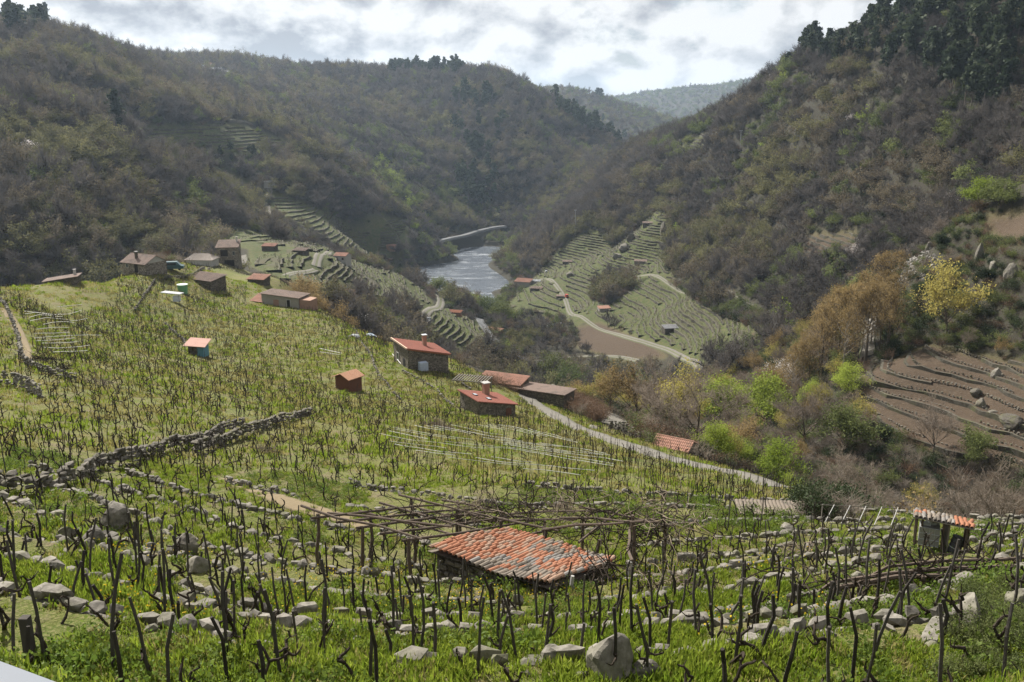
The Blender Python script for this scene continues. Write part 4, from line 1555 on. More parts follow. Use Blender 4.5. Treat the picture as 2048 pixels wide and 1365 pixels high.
# terrace walls of the near slope follow its contours
NEAR_SHED_PX = [(840, 1090), (1010, 1035), (1250, 1085), (1250, 1190), (1080, 1215), (850, 1140)]
wall_chains = []
levels = np.arange(math.floor((ZC - 30) / TERR_DZ), math.ceil((ZC - 6) / TERR_DZ)) * TERR_DZ
for lv, pts in contours(R(-36), R(36), 10.5, 52, 300, 240, levels + 0.13 * TERR_DZ):
    p = resample(pts, 0.36)
    if len(p) < 10:
        continue
    zz = np.full(len(p), lv - 0.13 * TERR_DZ + 0.416 * TERR_DZ)
    r = np.hypot(p[:, 0], p[:, 1])
    w = near_terrace_weight(np.arctan2(p[:, 0], p[:, 1]), r)
    u, v = project(p[:, 0], p[:, 1], zz)
    ok = (w > 0.45) & ~in_poly(u, v, NEAR_SHED_PX) & ~in_poly(u, v, [(1810, 1025), (1950, 1025), (1950, 1128), (1815, 1118)]) & (vnoise(p[:, 0] / 3.0, p[:, 1] / 3.0, 31) > 0.12) & (u > -150) & (u < 2200)
    wall_chains.append((lv, p[ok], np.minimum(zz[ok], H(p[ok, 0], p[ok, 1]) + 0.6), u[ok], v[ok]))
wall_chains = [w for w in wall_chains if len(w[1]) > 12]
wall_chains.sort(key=lambda w: -float(np.median(w[4])))
ORD = ['lowest', 'second', 'third', 'fourth', 'fifth', 'sixth', 'seventh', 'eighth', 'ninth', 'tenth', 'eleventh', 'twelfth', 'thirteenth', 'fourteenth', 'fifteenth', 'sixteenth']
for i, (lv, p, zz, u, v) in enumerate(wall_chains):
    lab = 'mossy granite terrace wall in the grass, %s wall up from the picture bottom' % ORD[min(i, 15)]
    stone_line('dry_stone_wall', lab, p, 3, zz + 0.02, STONES, 170, group='terrace walls of the near vineyard')


def px_wall(px, step, rmin=20):
    g = [ground_at(u, v, rmin) for u, v in px]
    return np.array([(q_.x, q_.y) for q_ in spline([Vector((p.x, p.y, 0)) for p in g], step)])


def standing_wall(px, label, hgt, stones, singles=280, step=0.42, rmin=20, name='dry_stone_wall', group=None):
    p = px_wall(px, step, rmin)
    c = max(1, int(hgt / 0.24))
    z = H(p[:, 0], p[:, 1]) + hgt - 0.12 + 0.1 * np.sin(np.arange(len(p)) * 0.35)
    return stone_line(name, label, p, c, z, stones, singles, group=group)


standing_wall([(-60, 1000), (0, 986), (90, 976), (180, 950), (260, 928), (330, 908), (400, 892), (440, 874), (486, 856)], 'long dark boundary wall crossing the left vineyard', 0.95, STONES_D, 290)
standing_wall([(392, 910), (450, 890), (500, 870), (560, 850), (622, 836)], 'second dark wall running on behind the long boundary wall', 0.9, STONES_D, 220)
standing_wall([(2, 606), (24, 644), (38, 684), (44, 716), (70, 737), (110, 754), (150, 764)], 'pale curved wall beside the earth path at the left edge', 0.8, STONES, 60, 0.45, 60)
standing_wall([(0, 772), (30, 776), (60, 786), (82, 798)], 'thick tan wall end above bare earth at the left edge', 1.3, STONES, 110, 0.42, 40)
standing_wall([(690, 640), (716, 672), (738, 706), (752, 740), (775, 770), (800, 800)], 'stone row climbing past the brown wooden shed', 0.3, STONES_D, 60, 0.55, 60)
standing_wall([(805, 745), (850, 768), (880, 790), (905, 815)], 'stone row between the two red roofed houses', 0.45, STONES_D, 60, 0.5, 60)
standing_wall([(925, 770), (950, 790), (965, 815)], 'short stone row beside the lower red roofed house', 0.4, STONES_D, 20, 0.5, 60)
standing_wall([(270, 625), (285, 600), (300, 580), (310, 562)], 'heap like stone row running up to the village', 0.7, STONES_D, 40, 0.6, 60)
standing_wall([(330, 650), (350, 668), (372, 690)], 'low stone row above the blue walled shed', 0.5, STONES_D, 30, 0.5, 60)
standing_wall([(1220, 858), (1260, 868), (1300, 885)], 'dark retaining wall below the curve of the lower lane', 1.2, STONES_D, 90, 0.5, 90)
standing_wall([(330, 560), (400, 545), (420, 540), (470, 545), (540, 560)], 'long field wall in front of the village houses', 0.9, STONES_D, 30, 0.7, 200)


def boulder(u, v, wpx, hpx, label, mat=None, seed=0, rmin=8, group=None, asp=1.0):
    g = ground_at(u, v, rmin)
    k = g.xy.length / FPX * 1.05
    w, h = wpx * k, hpx * k
    rr = random.Random(seed * 7 + int(u))
    bm = bmesh.new()
    bmesh.ops.create_icosphere(bm, subdivisions=3, radius=1.0)
    pl = [(Vector((rr.gauss(0, 1), rr.gauss(0, 1), rr.gauss(0.3, 0.8))).normalized(), rr.uniform(0.55, 0.85)) for _ in range(10)]
    for vv in bm.verts:
        for nrm, dd in pl:
            s = vv.co.dot(nrm)
            if s > dd:
                vv.co -= nrm * (s - dd) * 0.9
        vv.co += vv.normal * rr.gauss(0, 0.02)
        vv.co = Vector((vv.co.x * w / 2 * 1.15, vv.co.y * w / 2 * asp * 1.15, vv.co.z * h * 0.75))
    me = bpy.data.meshes.new('boulder')
    bm.to_mesh(me); bm.free()
    me.materials.append(mat or M_STONE)
    o = mesh_obj('boulder', me, None, None, (g.x, g.y, g.z + h * 0.22))
    o.rotation_euler = (0, 0, rr.uniform(0, 6))
    return tag(o, label, 'boulder', group)


boulder(1228, 1345, 110, 100, 'tall pointed granite boulder at the bottom of the picture', seed=3)
boulder(1290, 1352, 62, 42, 'rounded pale boulder right of the tall pointed one', seed=4)
boulder(372, 1106, 48, 42, 'dark upright boulder among the left terrace walls', M_STONE_DARK, 5)
boulder(395, 1140, 40, 34, 'grey boulder just below the dark upright one', seed=6)
boulder(230, 1050, 52, 46, 'pale broken boulder in the left terraces', seed=7)
boulder(135, 1075, 32, 22, 'small dark boulder left of the broken pale one', M_STONE_DARK, 8)
boulder(185, 1082, 36, 26, 'small rounded boulder beside a terrace wall at left', seed=9)
boulder(1940, 1250, 60, 72, 'long pale leaning slab at the lower right', seed=10, asp=0.6)
boulder(2040, 1225, 50, 60, 'pale rock cut off by the right picture edge', seed=11)
boulder(1575, 1062, 38, 16, 'flat pale boulder in the vineyard left of the shelter', seed=12)
boulder(1100, 793, 46, 30, 'smooth grey rock outcrop beside the long stone barn', seed=13, rmin=60)
boulder(1185, 858, 22, 8, 'low pale rock beside the farm road', seed=14, rmin=60)
boulder(1870, 1275, 120, 24, 'long flat concrete grey slab among the lower right vines', seed=15, asp=0.4)
for k, (u, v, w, h, lb) in enumerate([(2014, 398, 22, 30, 'upright mossy rock on the crest of the right spur'), (1992, 752, 16, 18, 'pale upright boulder near the top of the ploughed field'), (1950, 790, 20, 14, 'grey boulder in the middle of the ploughed field'),
                                     (1962, 815, 20, 18, 'mossy brown boulder in the ploughed field'), (1985, 828, 18, 10, 'flat boulder beside the mossy one in the field'), (2020, 850, 40, 20, 'large mossy slab at the right edge of the field'),
                                     (1958, 524, 14, 34, 'tall pale rock face on the right spur'), (1985, 540, 12, 20, 'slanting pale rock on the right spur'), (2020, 555, 20, 26, 'pair of pale slanting rocks at the right edge'), (1860, 500, 16, 16, 'dark rock on the spur skyline'),
                                     (1142, 553, 16, 10, 'white rock pile beside the track on the terraced hill'), (1250, 500, 22, 14, 'pale cliff outcrop between the hill terraces'), (1235, 515, 18, 10, 'lower pale outcrop between the hill terraces'), (1325, 470, 12, 26, 'dark cliff right of the steep terraces'), (1262, 480, 16, 14, 'grey outcrop at the top of the steep terraces')]):
    boulder(u, v, w, h, lb, M_STONE if 'pale' in lb or 'white' in lb else M_STONE_DARK, 20 + k, 100)

# loose stone scatter on the right spur's ridge and the ploughed field rows
M_PALE = stone_material('pale_rubble', (0.13, 0.12, 0.105), (0.3, 0.28, 0.255), 1.0, 0.2)
RUB = [stone_mesh(300 + i, 0.9, 0.7, 0.5, M_PALE) for i in range(4)]
x, y, z = scatter(60000, 160, 330)
u, v, r, spur, terr, soil = zones(x, y, z)
rb = in_poly(u, v, [(1690, 600), (1860, 490), (1880, 520), (1880, 560), (1800, 570), (1720, 615)]) & (r > 240) & (r < 330)
k = np.nonzero(rb)[0][:900]
n = len(k)
gn_scatter('rubble', np.stack([x[k], y[k], z[k] + 0.1], 1), rng.uniform(0, 6, (n, 3)), np.repeat(rng.uniform(0.5, 1.6, (n, 1)), 3, 1), rng.integers(0, 4, n), RUB, 'pale loose rubble along the ridge of the right spur', 'rubble')

# ploughed field: stone rows along its contours
PF = []
for lv, pts in contours(float(px_polar(1690, 800)[0]), R(37), 130, 232, 120, 90, np.arange(ZC - 66, ZC - 36, 1.3)):
    p = resample(pts, 0.8)
    zz = H(p[:, 0], p[:, 1])
    u, v = project(p[:, 0], p[:, 1], zz)
    ok = in_poly(u, v, S_FIELD) & (vnoise(p[:, 0] / 6, p[:, 1] / 6, 4) > 0.2)
    p = p[ok]
    if len(p) > 8:
        PF.append((lv, p))
PF.sort(key=lambda t: t[0])
for i, (lv, p) in enumerate(PF):
    stone_line('field_wall', 'stone row across the brown ploughed field, %s row from its foot' % ORD[min(i, 15)], p, 3, H(p[:, 0], p[:, 1]) + 0.55, STONES_D, 50, group='stone rows of the ploughed field')

# ------------------------------------------------------------------ vines and stakes
M_VINE = bark_material('vine_bark', (0.018, 0.014, 0.011), (0.06, 0.047, 0.036))
M_STAKE = bark_material('stake_wood', (0.035, 0.031, 0.027), (0.1, 0.09, 0.08))
M_STAKE_D = bark_material('dark_stake_wood', (0.02, 0.017, 0.015), (0.06, 0.053, 0.046))


def vine_mesh(seed, lite=False):
    rr = random.Random(seed)
    b = MB()
    n = 5
    nn = 4 if lite else 6
    p = Vector((0, 0, -0.15))
    d = Vector((rr.gauss(0, 0.3), rr.gauss(0, 0.3), 1)).normalized()
    pts, rad = [p.copy()], [0.052]
    for i in range(n):
        d = (d + Vector((rr.gauss(0, 0.42), rr.gauss(0, 0.42), 0.2))).normalized()
        p = p + d * rr.uniform(0.13, 0.22)
        pts.append(p.copy()); rad.append(0.043 - 0.004 * i + rr.uniform(-0.006, 0.01))
    b.tube(pts, rad, nn)
    arms = rr.choice([1, 2, 2, 3])
    for k in range(arms):
        a = rr.uniform(0, 6.28)
        q_ = pts[-1 - rr.choice([0, 0, 1])].copy()
        dd = Vector((math.cos(a), math.sin(a), rr.uniform(0.0, 0.9))).normalized()
        ap, ar = [q_.copy()], [0.036]
        for i in range(4):
            dd = (dd + Vector((rr.gauss(0, 0.45), rr.gauss(0, 0.45), rr.gauss(0.1, 0.35)))).normalized()
            q_ = q_ + dd * rr.uniform(0.06, 0.14)
            ap.append(q_.copy()); ar.append(0.033 - 0.005 * i + rr.uniform(0, 0.008))
        b.tube(ap, ar, nn)
        for s in range(2):
            e = ap[-1 - s]
            b.tube([e, e + Vector((rr.gauss(0, 0.07), rr.gauss(0, 0.07), rr.uniform(0.05, 0.16)))], [0.018, 0.01], 3)
    return b.mesh('vine', M_VINE)


def stake_mesh(seed, h, r, mat):
    rr = random.Random(seed)
    b = MB()
    pts = [Vector((0, 0, -0.3))]
    for i in range(1, 4):
        pts.append(Vector((rr.gauss(0, 0.02) * i, rr.gauss(0, 0.02) * i, h * i / 3)))
    b.tube(pts, [r, r * 0.97, r * 0.92, r * 0.85], 6)
    return b.mesh('stake', mat)


VINES = [vine_mesh(500 + i) for i in range(12)]
VINES_L = [vine_mesh(540 + i, True) for i in range(8)]
STAKES = [stake_mesh(560 + i, h, r, M_STAKE if i % 2 else M_STAKE_D) for i, (h, r) in enumerate([(1.3, 0.031), (1.5, 0.029), (1.1, 0.034), (1.75, 0.031), (0.85, 0.037), (1.4, 0.026)])]
STAKES_T = [stake_mesh(580 + i, h, 0.022, M_STAKE_D) for i, h in enumerate((1.5, 1.7, 1.9))]

MEADOW = [(15, 578), (120, 560), (234, 550), (236, 600), (180, 625), (110, 632), (85, 612)]
KEEP_OUT = [NEAR_SHED_PX, [(775, 690), (895, 700), (900, 745), (800, 745)], [(910, 775), (1035, 790), (1040, 840), (940, 840)], [(665, 740), (730, 740), (730, 792), (665, 792)], [(372, 685), (425, 685), (425, 722), (372, 722)],
            [(495, 575), (640, 575), (640, 622), (495, 622)], [(940, 750), (1150, 780), (1120, 825), (1000, 790)], [(255, 510), (330, 510), (330, 545), (255, 545)], [(1810, 1025), (1950, 1025), (1950, 1128), (1815, 1118)],
            [(1490, 1005), (1660, 1005), (1660, 1028), (1490, 1028)], [(350, 562), (384, 562), (384, 592), (350, 592)], [(1310, 850), (1400, 860), (1400, 900), (1310, 900)], [(320, 585), (370, 585), (370, 615), (320, 615)],
            [(700, 1010), (900, 985), (1010, 1030), (870, 1090), (720, 1060)], [(325, 520), (370, 520), (370, 545), (325, 545)], [(180, 545), (220, 545), (220, 560), (180, 560)],
            [(0, 760), (95, 775), (95, 835), (0, 835)], [(380, 540), (560, 540), (560, 575), (380, 575)]]


def keep_out(u, v):
    o = np.zeros(len(u), bool)
    for p in KEEP_OUT:
        o |= in_poly(u, v, p)
    return o


vx, vy = [], []
lv_near = np.concatenate([levels + 0.36 * TERR_DZ, levels + 0.62 * TERR_DZ, levels + 0.88 * TERR_DZ])
for lv, pts in contours(R(-37), R(37), 11, 50, 220, 170, lv_near):
    p = resample(pts, 0.98)
    vx.append(p[:, 0]); vy.append(p[:, 1])
for lv, pts in contours(R(-37), R(37), 48, 330, 300, 260, np.arange(ZC - 60, ZC - 12, 0.33)):
    p = resample(pts, 1.0)
    vx.append(p[:, 0]); vy.append(p[:, 1])
xg, yg = np.meshgrid(np.arange(-170, 60, 1.7), np.arange(100, 300, 1.9))          # flatter ground towards the village: square planting
k = np.hypot(xg, yg) > 135
vx.append(xg[k]); vy.append(yg[k])
vx = np.concatenate(vx); vy = np.concatenate(vy)
vx = vx + rng.normal(0, 0.2, len(vx)); vy = vy + rng.normal(0, 0.2, len(vy))
k = thin(vx, vy, 0.68)
vx, vy = vx[k], vy[k]
vz = H(vx, vy)
u, v, r, spur, terr, soil = zones(vx, vy, vz)
ok = spur & ~soil & ~in_poly(u, v, MEADOW) & ~keep_out(u, v) & ~near_road(vx, vy, 0.5) & seen(vx, vy, vz, 1.5, 0.004) & (u > -120) & (u < 2170)
young = in_poly(u, v, [(760, 850), (1100, 830), (1350, 915), (1600, 985), (1750, 1030), (1500, 1010), (1250, 990), (900, 960)])
ok &= (rng.random(len(vx)) < np.where(r < 48, 0.92, np.where(r > 150, 0.85, 0.88)))
ok &= ~((u > 1750) & (v < 1085) & (r > 38))
vx, vy, vz, u, v, r, young = (a[ok] for a in (vx, vy, vz, u, v, r, young))
n = len(vx)
o_ = np.argsort(r)
has_stake = rng.random(n) < np.where(young, 0.9, np.where(r < 60, 0.85, 0.6))
has_vine = rng.random(n) < np.where(young, 0.35, 0.9)


def region(uu, vv, rr_):
    if vv > 1150:
        return ('on the grassy terraces above the guardrail' if uu < 700 else 'on the stony terraces below the tiled shed' if uu < 1330 else 'in the weedy terraces at the lower right')
    if vv > 1040:
        return ('among the terrace walls left of the tiled shed' if uu < 860 else 'on the slope right of the tiled shed' if uu > 1200 else 'close around the tiled shed')
    return 'in the vineyard behind the tiled shed' if uu > 620 else 'in the left vineyard near the boundary wall'


def place_single(name, meshes, i, label, cat, group, sc, tilt):
    o = bpy.data.objects.new(name, random.choice(meshes))
    COL.objects.link(o)
    o.location = (vx[i], vy[i], vz[i])
    o.rotation_euler = (random.gauss(0, tilt), random.gauss(0, tilt), random.uniform(0, 6.28))
    o.scale = sc
    tag(o, label, cat, group)
    return o


inframe = (u > -20) & (u < 2068) & (v < 1420)
si = [i for i in o_ if has_stake[i] and inframe[i]]
vi = [i for i in o_ if has_vine[i] and inframe[i]]
for i in vi[:300]:
    rg = region(u[i], v[i], r[i])
    s = random.uniform(0.55, 0.9) * (0.95 - 0.25 * float(sstep(20, 40, r[i])))
    place_single('vine', VINES, i, 'gnarled black pruned vine ' + rg, 'vine', 'vines ' + rg, (s, s, s * random.uniform(0.9, 1.2)), 0.08)
dx = rng.normal(0, 0.12, n); dy = rng.normal(0, 0.12, n)
vx0, vy0 = vx.copy(), vy.copy()
vx = vx + dx; vy = vy + dy; vz = H(vx, vy)
for i in si[:300]:
    rg = region(u[i], v[i], r[i])
    s = random.uniform(0.85, 1.1) * (1.0 - 0.28 * float(sstep(20, 40, r[i])))
    place_single('stake', STAKES if not young[i] else STAKES_T, i, 'weathered grey wooden stake ' + rg, 'stake', 'stakes ' + rg, (1, 1, s), 0.07)


def rest_scatter(name, idx, protos, label, cat, tilt, px, py):
    idx = np.array(idx)
    m_ = len(idx)
    rot = np.stack([rng.normal(0, tilt, m_), rng.normal(0, tilt, m_), rng.uniform(0, 6.28, m_)], 1)
    s = rng.uniform(0.6, 1.05, m_)
    gn_scatter(name, np.stack([px[idx], py[idx], H(px[idx], py[idx])], 1), rot, np.stack([s, s, s * rng.uniform(0.8, 1.1, m_)], 1), rng.integers(0, len(protos), m_), protos, label, cat)


drawn_v = set(vi[:300]); drawn_s = set(si[:300])
rest_scatter('far_vines', [i for i in range(n) if has_vine[i] and i not in drawn_v], VINES_L, 'dark pruned vines dotting the vineyard further off', 'vines', 0.15, vx0, vy0)
rest_scatter('far_stakes', [i for i in range(n) if has_stake[i] and i not in drawn_s and not young[i]], STAKES, 'wooden stakes dotting the vineyard further off', 'stakes', 0.09, vx, vy)
rest_scatter('thin_stakes', [i for i in range(n) if has_stake[i] and i not in drawn_s and young[i]], STAKES_T, 'thin stakes of the young vineyard beside the farm road', 'stakes', 0.04, vx, vy)
print('VINES', n, int(has_vine.sum()), int(has_stake.sum()))

# vine rows on the far terraces
tv = np.concatenate(TERR_VINES)
tv = tv[rng.random(len(tv)) < 0.85] 
m_ = len(tv)
s = rng.uniform(0.9, 1.7, m_)
gn_scatter('terrace_vines', tv + rng.normal(0, 0.15, (m_, 3)) * np.array([1, 1, 0.2]), np.stack([0 * s, 0 * s, rng.uniform(0, 6, m_)], 1), np.stack([s, s, s], 1), rng.integers(0, 8, m_), VINES_L, 'tiny dark vine rows on the terraces across the valley', 'vines')

# ------------------------------------------------------------------ grass
def tuft_mesh(seed, blades, hgt, spread, mat, width=0.012):
    rr = random.Random(seed)
    V, F = [], []
    for _ in range(blades):
        a = rr.uniform(0, 6.28); d = rr.uniform(0, spread)
        p = Vector((math.cos(a) * d, math.sin(a) * d, -0.03))
        l = hgt * rr.uniform(0.5, 1.2)
        b2 = rr.uniform(0, 6.28)
        lean = Vector((math.cos(b2), math.sin(b2), 0)) * l * rr.uniform(0.1, 0.6)
        s = Vector((-math.sin(b2 + 0.4), math.cos(b2 + 0.4), 0)) * width * rr.uniform(0.7, 1.4)
        i = len(V)
        V += [p - s, p + s, p + lean * 0.4 + Vector((0, 0, l * 0.62)) + s * 0.8, p + lean * 0.4 + Vector((0, 0, l * 0.62)) - s * 0.8, p + lean + Vector((0, 0, l))]
        F += [(i, i + 1, i + 2, i + 3), (i + 3, i + 2, i + 4)]
    return make_mesh('tuft', [tuple(v) for v in V], F, (mat,))


M_GRASS = leaf_material('grass_blades', (0.125, 0.19, 0.016), (0.225, 0.265, 0.036), 0.5, 0.45, 0.6)
M_GRASS_Y = leaf_material('yellowing_grass', (0.19, 0.18, 0.05), (0.29, 0.25, 0.1), 0.5, 0.4, 0.7)
M_WEED = leaf_material('weed_leaves', (0.08, 0.13, 0.02), (0.15, 0.195, 0.04), 0.5, 0.4, 0.6)
M_FLOWER = leaf_material('yellow_petals', (0.55, 0.4, 0.02), (0.7, 0.52, 0.04), 0.2, 0.2)


def weed_mesh(seed):
    t = TB(seed)
    for _ in range(90):
        h = t.r.random()
        t.leaf(Vector((t.r.gauss(0, 0.15), t.r.gauss(0, 0.15), 0.02 + h * 0.2)), 0.042 * t.r.uniform(0.6, 1.4), 1.4)
    return make_mesh('weed', [tuple(v) for v in t.lv], np.array(t.lf), (M_WEED,))


def flower_mesh(seed):
    t = TB(seed)
    for _ in range(7):
        p = Vector((t.r.gauss(0, 0.25), t.r.gauss(0, 0.25), t.r.uniform(0.12, 0.3)))
        t.leaf(p, 0.05, 1.0); t.leaf(p, 0.05, 1.0)
    return make_mesh('flower', [tuple(v) for v in t.lv], np.array(t.lf), (M_FLOWER,))


TUFTS = [tuft_mesh(600 + i, 26, 0.17, 0.2, M_GRASS) for i in range(3)] + [tuft_mesh(610, 24, 0.13, 0.22, M_GRASS_Y), weed_mesh(611), weed_mesh(612)]
TUFTS_M = [tuft_mesh(620 + i, 26, 0.22, 0.42, M_GRASS, 0.022) for i in range(3)] + [tuft_mesh(630 + i, 22, 0.18, 0.42, M_GRASS_Y, 0.022) for i in range(3)]


def grass_zone(name, r0, r1, dens, protos, label, weights, sc=(0.6, 1.35)):
    area = R(37) * (r1 * r1 - r0 * r0)
    x, y, z = scatter(int(area * dens), r0, r1)
    u, v, r, spur, terr, soil = zones(x, y, z)
    patch = fbm(x / 2.2, y / 2.2, 3, 41)
    gx, gy = grad(x, y, 0.3)
    ok = spur & ~soil & (patch > -0.13 + rng.normal(0, 0.05, len(x))) & ~near_road(x, y, 0.0) & seen(x, y, z, 0.5, 0.003) & (np.hypot(gx, gy) < 1.1)
    x, y, z, patch, u, v = x[ok], y[ok], z[ok], patch[ok], u[ok], v[ok]
    m_ = len(x)
    s = rng.uniform(*sc, m_) * (1 + 1.2 * np.clip(patch, -0.2, 0.3))
    lush = fbm(x / 6.0, y / 6.0, 2, 44)
    cdf = np.cumsum(weights) / sum(weights)
    pick = np.clip(rng.random(m_) - lush * 1.1, 0, 0.999)
    gn_scatter(name, np.stack([x, y, z], 1), np.stack([rng.normal(0, 0.1, m_), rng.normal(0, 0.1, m_), rng.uniform(0, 6.28, m_)], 1), np.stack([s, s, s * rng.uniform(0.8, 1.25, m_)], 1), np.searchsorted(cdf, pick), protos, label, 'grass')
    return m_


ng_ = grass_zone('near_grass', 9.5, 24, 60, TUFTS, 'bright green spring grass and weeds on the nearest terraces', [3, 3, 3, 4, 0.7, 0.7])
ng_ += grass_zone('terrace_grass', 24, 52, 16, TUFTS, 'green grass between the terrace walls', [2, 2, 3, 5, 0.4, 0.4], (0.7, 1.3))
ng_ += grass_zone('vineyard_grass', 52, 150, 2.2, TUFTS_M, 'grass growing between the vines further down the slope', [2, 2, 2, 3, 3, 3], (0.8, 1.6))
ng_ += grass_zone('crest_grass', 150, 250, 0.8, TUFTS_M, 'grass on the meadow and vineyard crest before the village', [2, 2, 2, 3, 3, 3], (1.2, 2.4))
x, y, z = scatter(1500, 10, 30)
u, v, *_ = zones(x, y, z)
k = np.nonzero(fbm(x / 4, y / 4, 2, 77) > 0.12)[0]
m_ = len(k)
gn_scatter('yellow_flowers', np.stack([x[k], y[k], z[k]], 1), np.stack([np.zeros(m_), np.zeros(m_), rng.uniform(0, 6, m_)], 1), np.ones((m_, 3)), rng.integers(0, 2, m_), [flower_mesh(1), flower_mesh(2)], 'tiny yellow flowers scattered in the near grass', 'flowers')
print('GRASS', ng_)
# ------------------------------------------------------------------ single trees of the valley
def near_proto(kind, seed):
    if kind == 'alder':
        t = alder(seed, 14, 5, 0.62)
        t.twigs(5, 0.9, 0.02, 7, 0.17, 0.42)
        return t.meshes('alder', M_BARK_PALE if seed % 2 else M_BARK, M_BUD_N)
    if kind == 'bare':
        t = broad(seed, 9, 8, 2.2, maxd=4, kids=4, spread=0.52, sides=5, stems=1 + seed % 2)
        t.twigs(5, 0.8, 0.018)
        return t.meshes('bare', M_BARK, M_TWIG_N)
    if kind == 'pale':
        t = broad(seed, 8.5, 8, 1.8, maxd=4, kids=3, spread=0.55, sides=5, stems=2)
        t.twigs(4, 0.8, 0.018)
        return t.meshes('pale', M_BARK_PALE, M_TWIG_N)
    if kind == 'bud':
        t = broad(seed, 9.5, 7.5, 2.4, maxd=3, kids=5, spread=0.5, sides=5, stems=1 + seed % 2)
        t.twigs(4, 0.8, 0.018, 8, 0.2, 0.5)
        return t.meshes('bud', M_BARK, M_BUD_N)
    if kind == 'olive':
        t = broad(seed, 9, 7.5, 2.0, maxd=3, kids=5, spread=0.52, sides=5, stems=1 + seed % 2)
        t.twigs(2, 0.7, 0.018, 12, 0.2, 0.5)
        return t.meshes('olive', M_BARK, M_OLIVE_N)
    if kind == 'fresh':
        t = broad(seed, 8, 7.5, 1.4, maxd=3, kids=5, spread=0.56, sides=5, stems=2)
        t.twigs(1, 0.6, 0.018, 20, 0.2, 0.55)
        return t.meshes('fresh', M_BARK, M_FRESH)
    if kind == 'green':
        t = broad(seed, 7.5, 7, 1.2, maxd=3, kids=5, spread=0.56, sides=5, stems=2)
        t.twigs(1, 0.6, 0.018, 18, 0.21, 0.55)
        return t.meshes('green', M_BARK, M_MIDG)
    if kind == 'dark':
        t = broad(seed, 6, 6, 0.8, maxd=3, kids=5, spread=0.56, sides=4, stems=2)
        t.twigs(1, 0.5, 0.018, 20, 0.2, 0.5)
        return t.meshes('dark', M_BARK, M_DARKG)
    if kind == 'white':
        t = broad(seed, 7, 6, 1.6, maxd=3, kids=4, spread=0.5, sides=4)
        t.twigs(2, 0.6, 0.018, 12, 0.16, 0.4)
        return t.meshes('white', M_BARK, M_WHITE)
    if kind == 'pine':
        t = pine(seed, 13, 1.7, 0.75)
        return t.meshes('pine', M_BARK, M_PINE)


NEAR_T = {'alder': [near_proto('alder', 700 + i) for i in range(4)], 'bare': [near_proto('bare', 710 + i) for i in range(3)], 'pale': [near_proto('pale', 715 + i) for i in range(2)],
          'bud': [near_proto('bud', 720 + i) for i in range(4)], 'olive': [near_proto('olive', 730 + i) for i in range(3)], 'fresh': [near_proto('fresh', 740 + i) for i in range(3)],
          'green': [near_proto('green', 750 + i) for i in range(3)], 'dark': [near_proto('dark', 760 + i) for i in range(2)], 'white': [near_proto('white', 770)], 'pine': [near_proto('pine', 780 + i) for i in range(4)]}
T_H = {'alder': 14, 'bare': 9, 'pale': 8.5, 'bud': 9.5, 'olive': 9, 'fresh': 8, 'green': 7.5, 'dark': 6, 'white': 7, 'pine': 13}
T_NAME = {'alder': 'alder_tree', 'bare': 'bare_tree', 'pale': 'pale_tree', 'bud': 'budding_tree', 'olive': 'olive_green_tree', 'fresh': 'bright_green_tree', 'green': 'green_tree', 'dark': 'evergreen_tree', 'white': 'blossom_tree', 'pine': 'pine_tree'}
T_LOOK = {'alder': 'tall slender brown budding tree', 'bare': 'bare grey brown tree', 'pale': 'bare tree with pale branches', 'bud': 'orange brown budding tree', 'olive': 'yellow olive tree', 'fresh': 'bright fresh green tree',
          'green': 'soft green leafy tree', 'dark': 'dark evergreen tree', 'white': 'white blossoming tree', 'pine': 'dark pine tree'}


def tree_at(kind, x, y, h, label, group=None, wide=1.0):
    w, c = random.choice(NEAR_T[kind])
    root = empty(T_NAME[kind], (x, y, hz(x, y)), random.uniform(0, 6.28))
    s = h / T_H[kind]
    root.scale = (s * wide * random.uniform(0.92, 1.1), s * wide * random.uniform(0.92, 1.1), s)
    mesh_obj('trunk', w, None, root)
    mesh_obj('crown', c, None, root)
    tag(root, label, 'tree', group)
    return root


def tree_px(kind, u, r, h, label, group=None, wide=1.0, vref=800):
    t = float(px_polar(u, vref)[0])
    return tree_at(kind, r * math.sin(t), r * math.cos(t), h, label, group, wide)


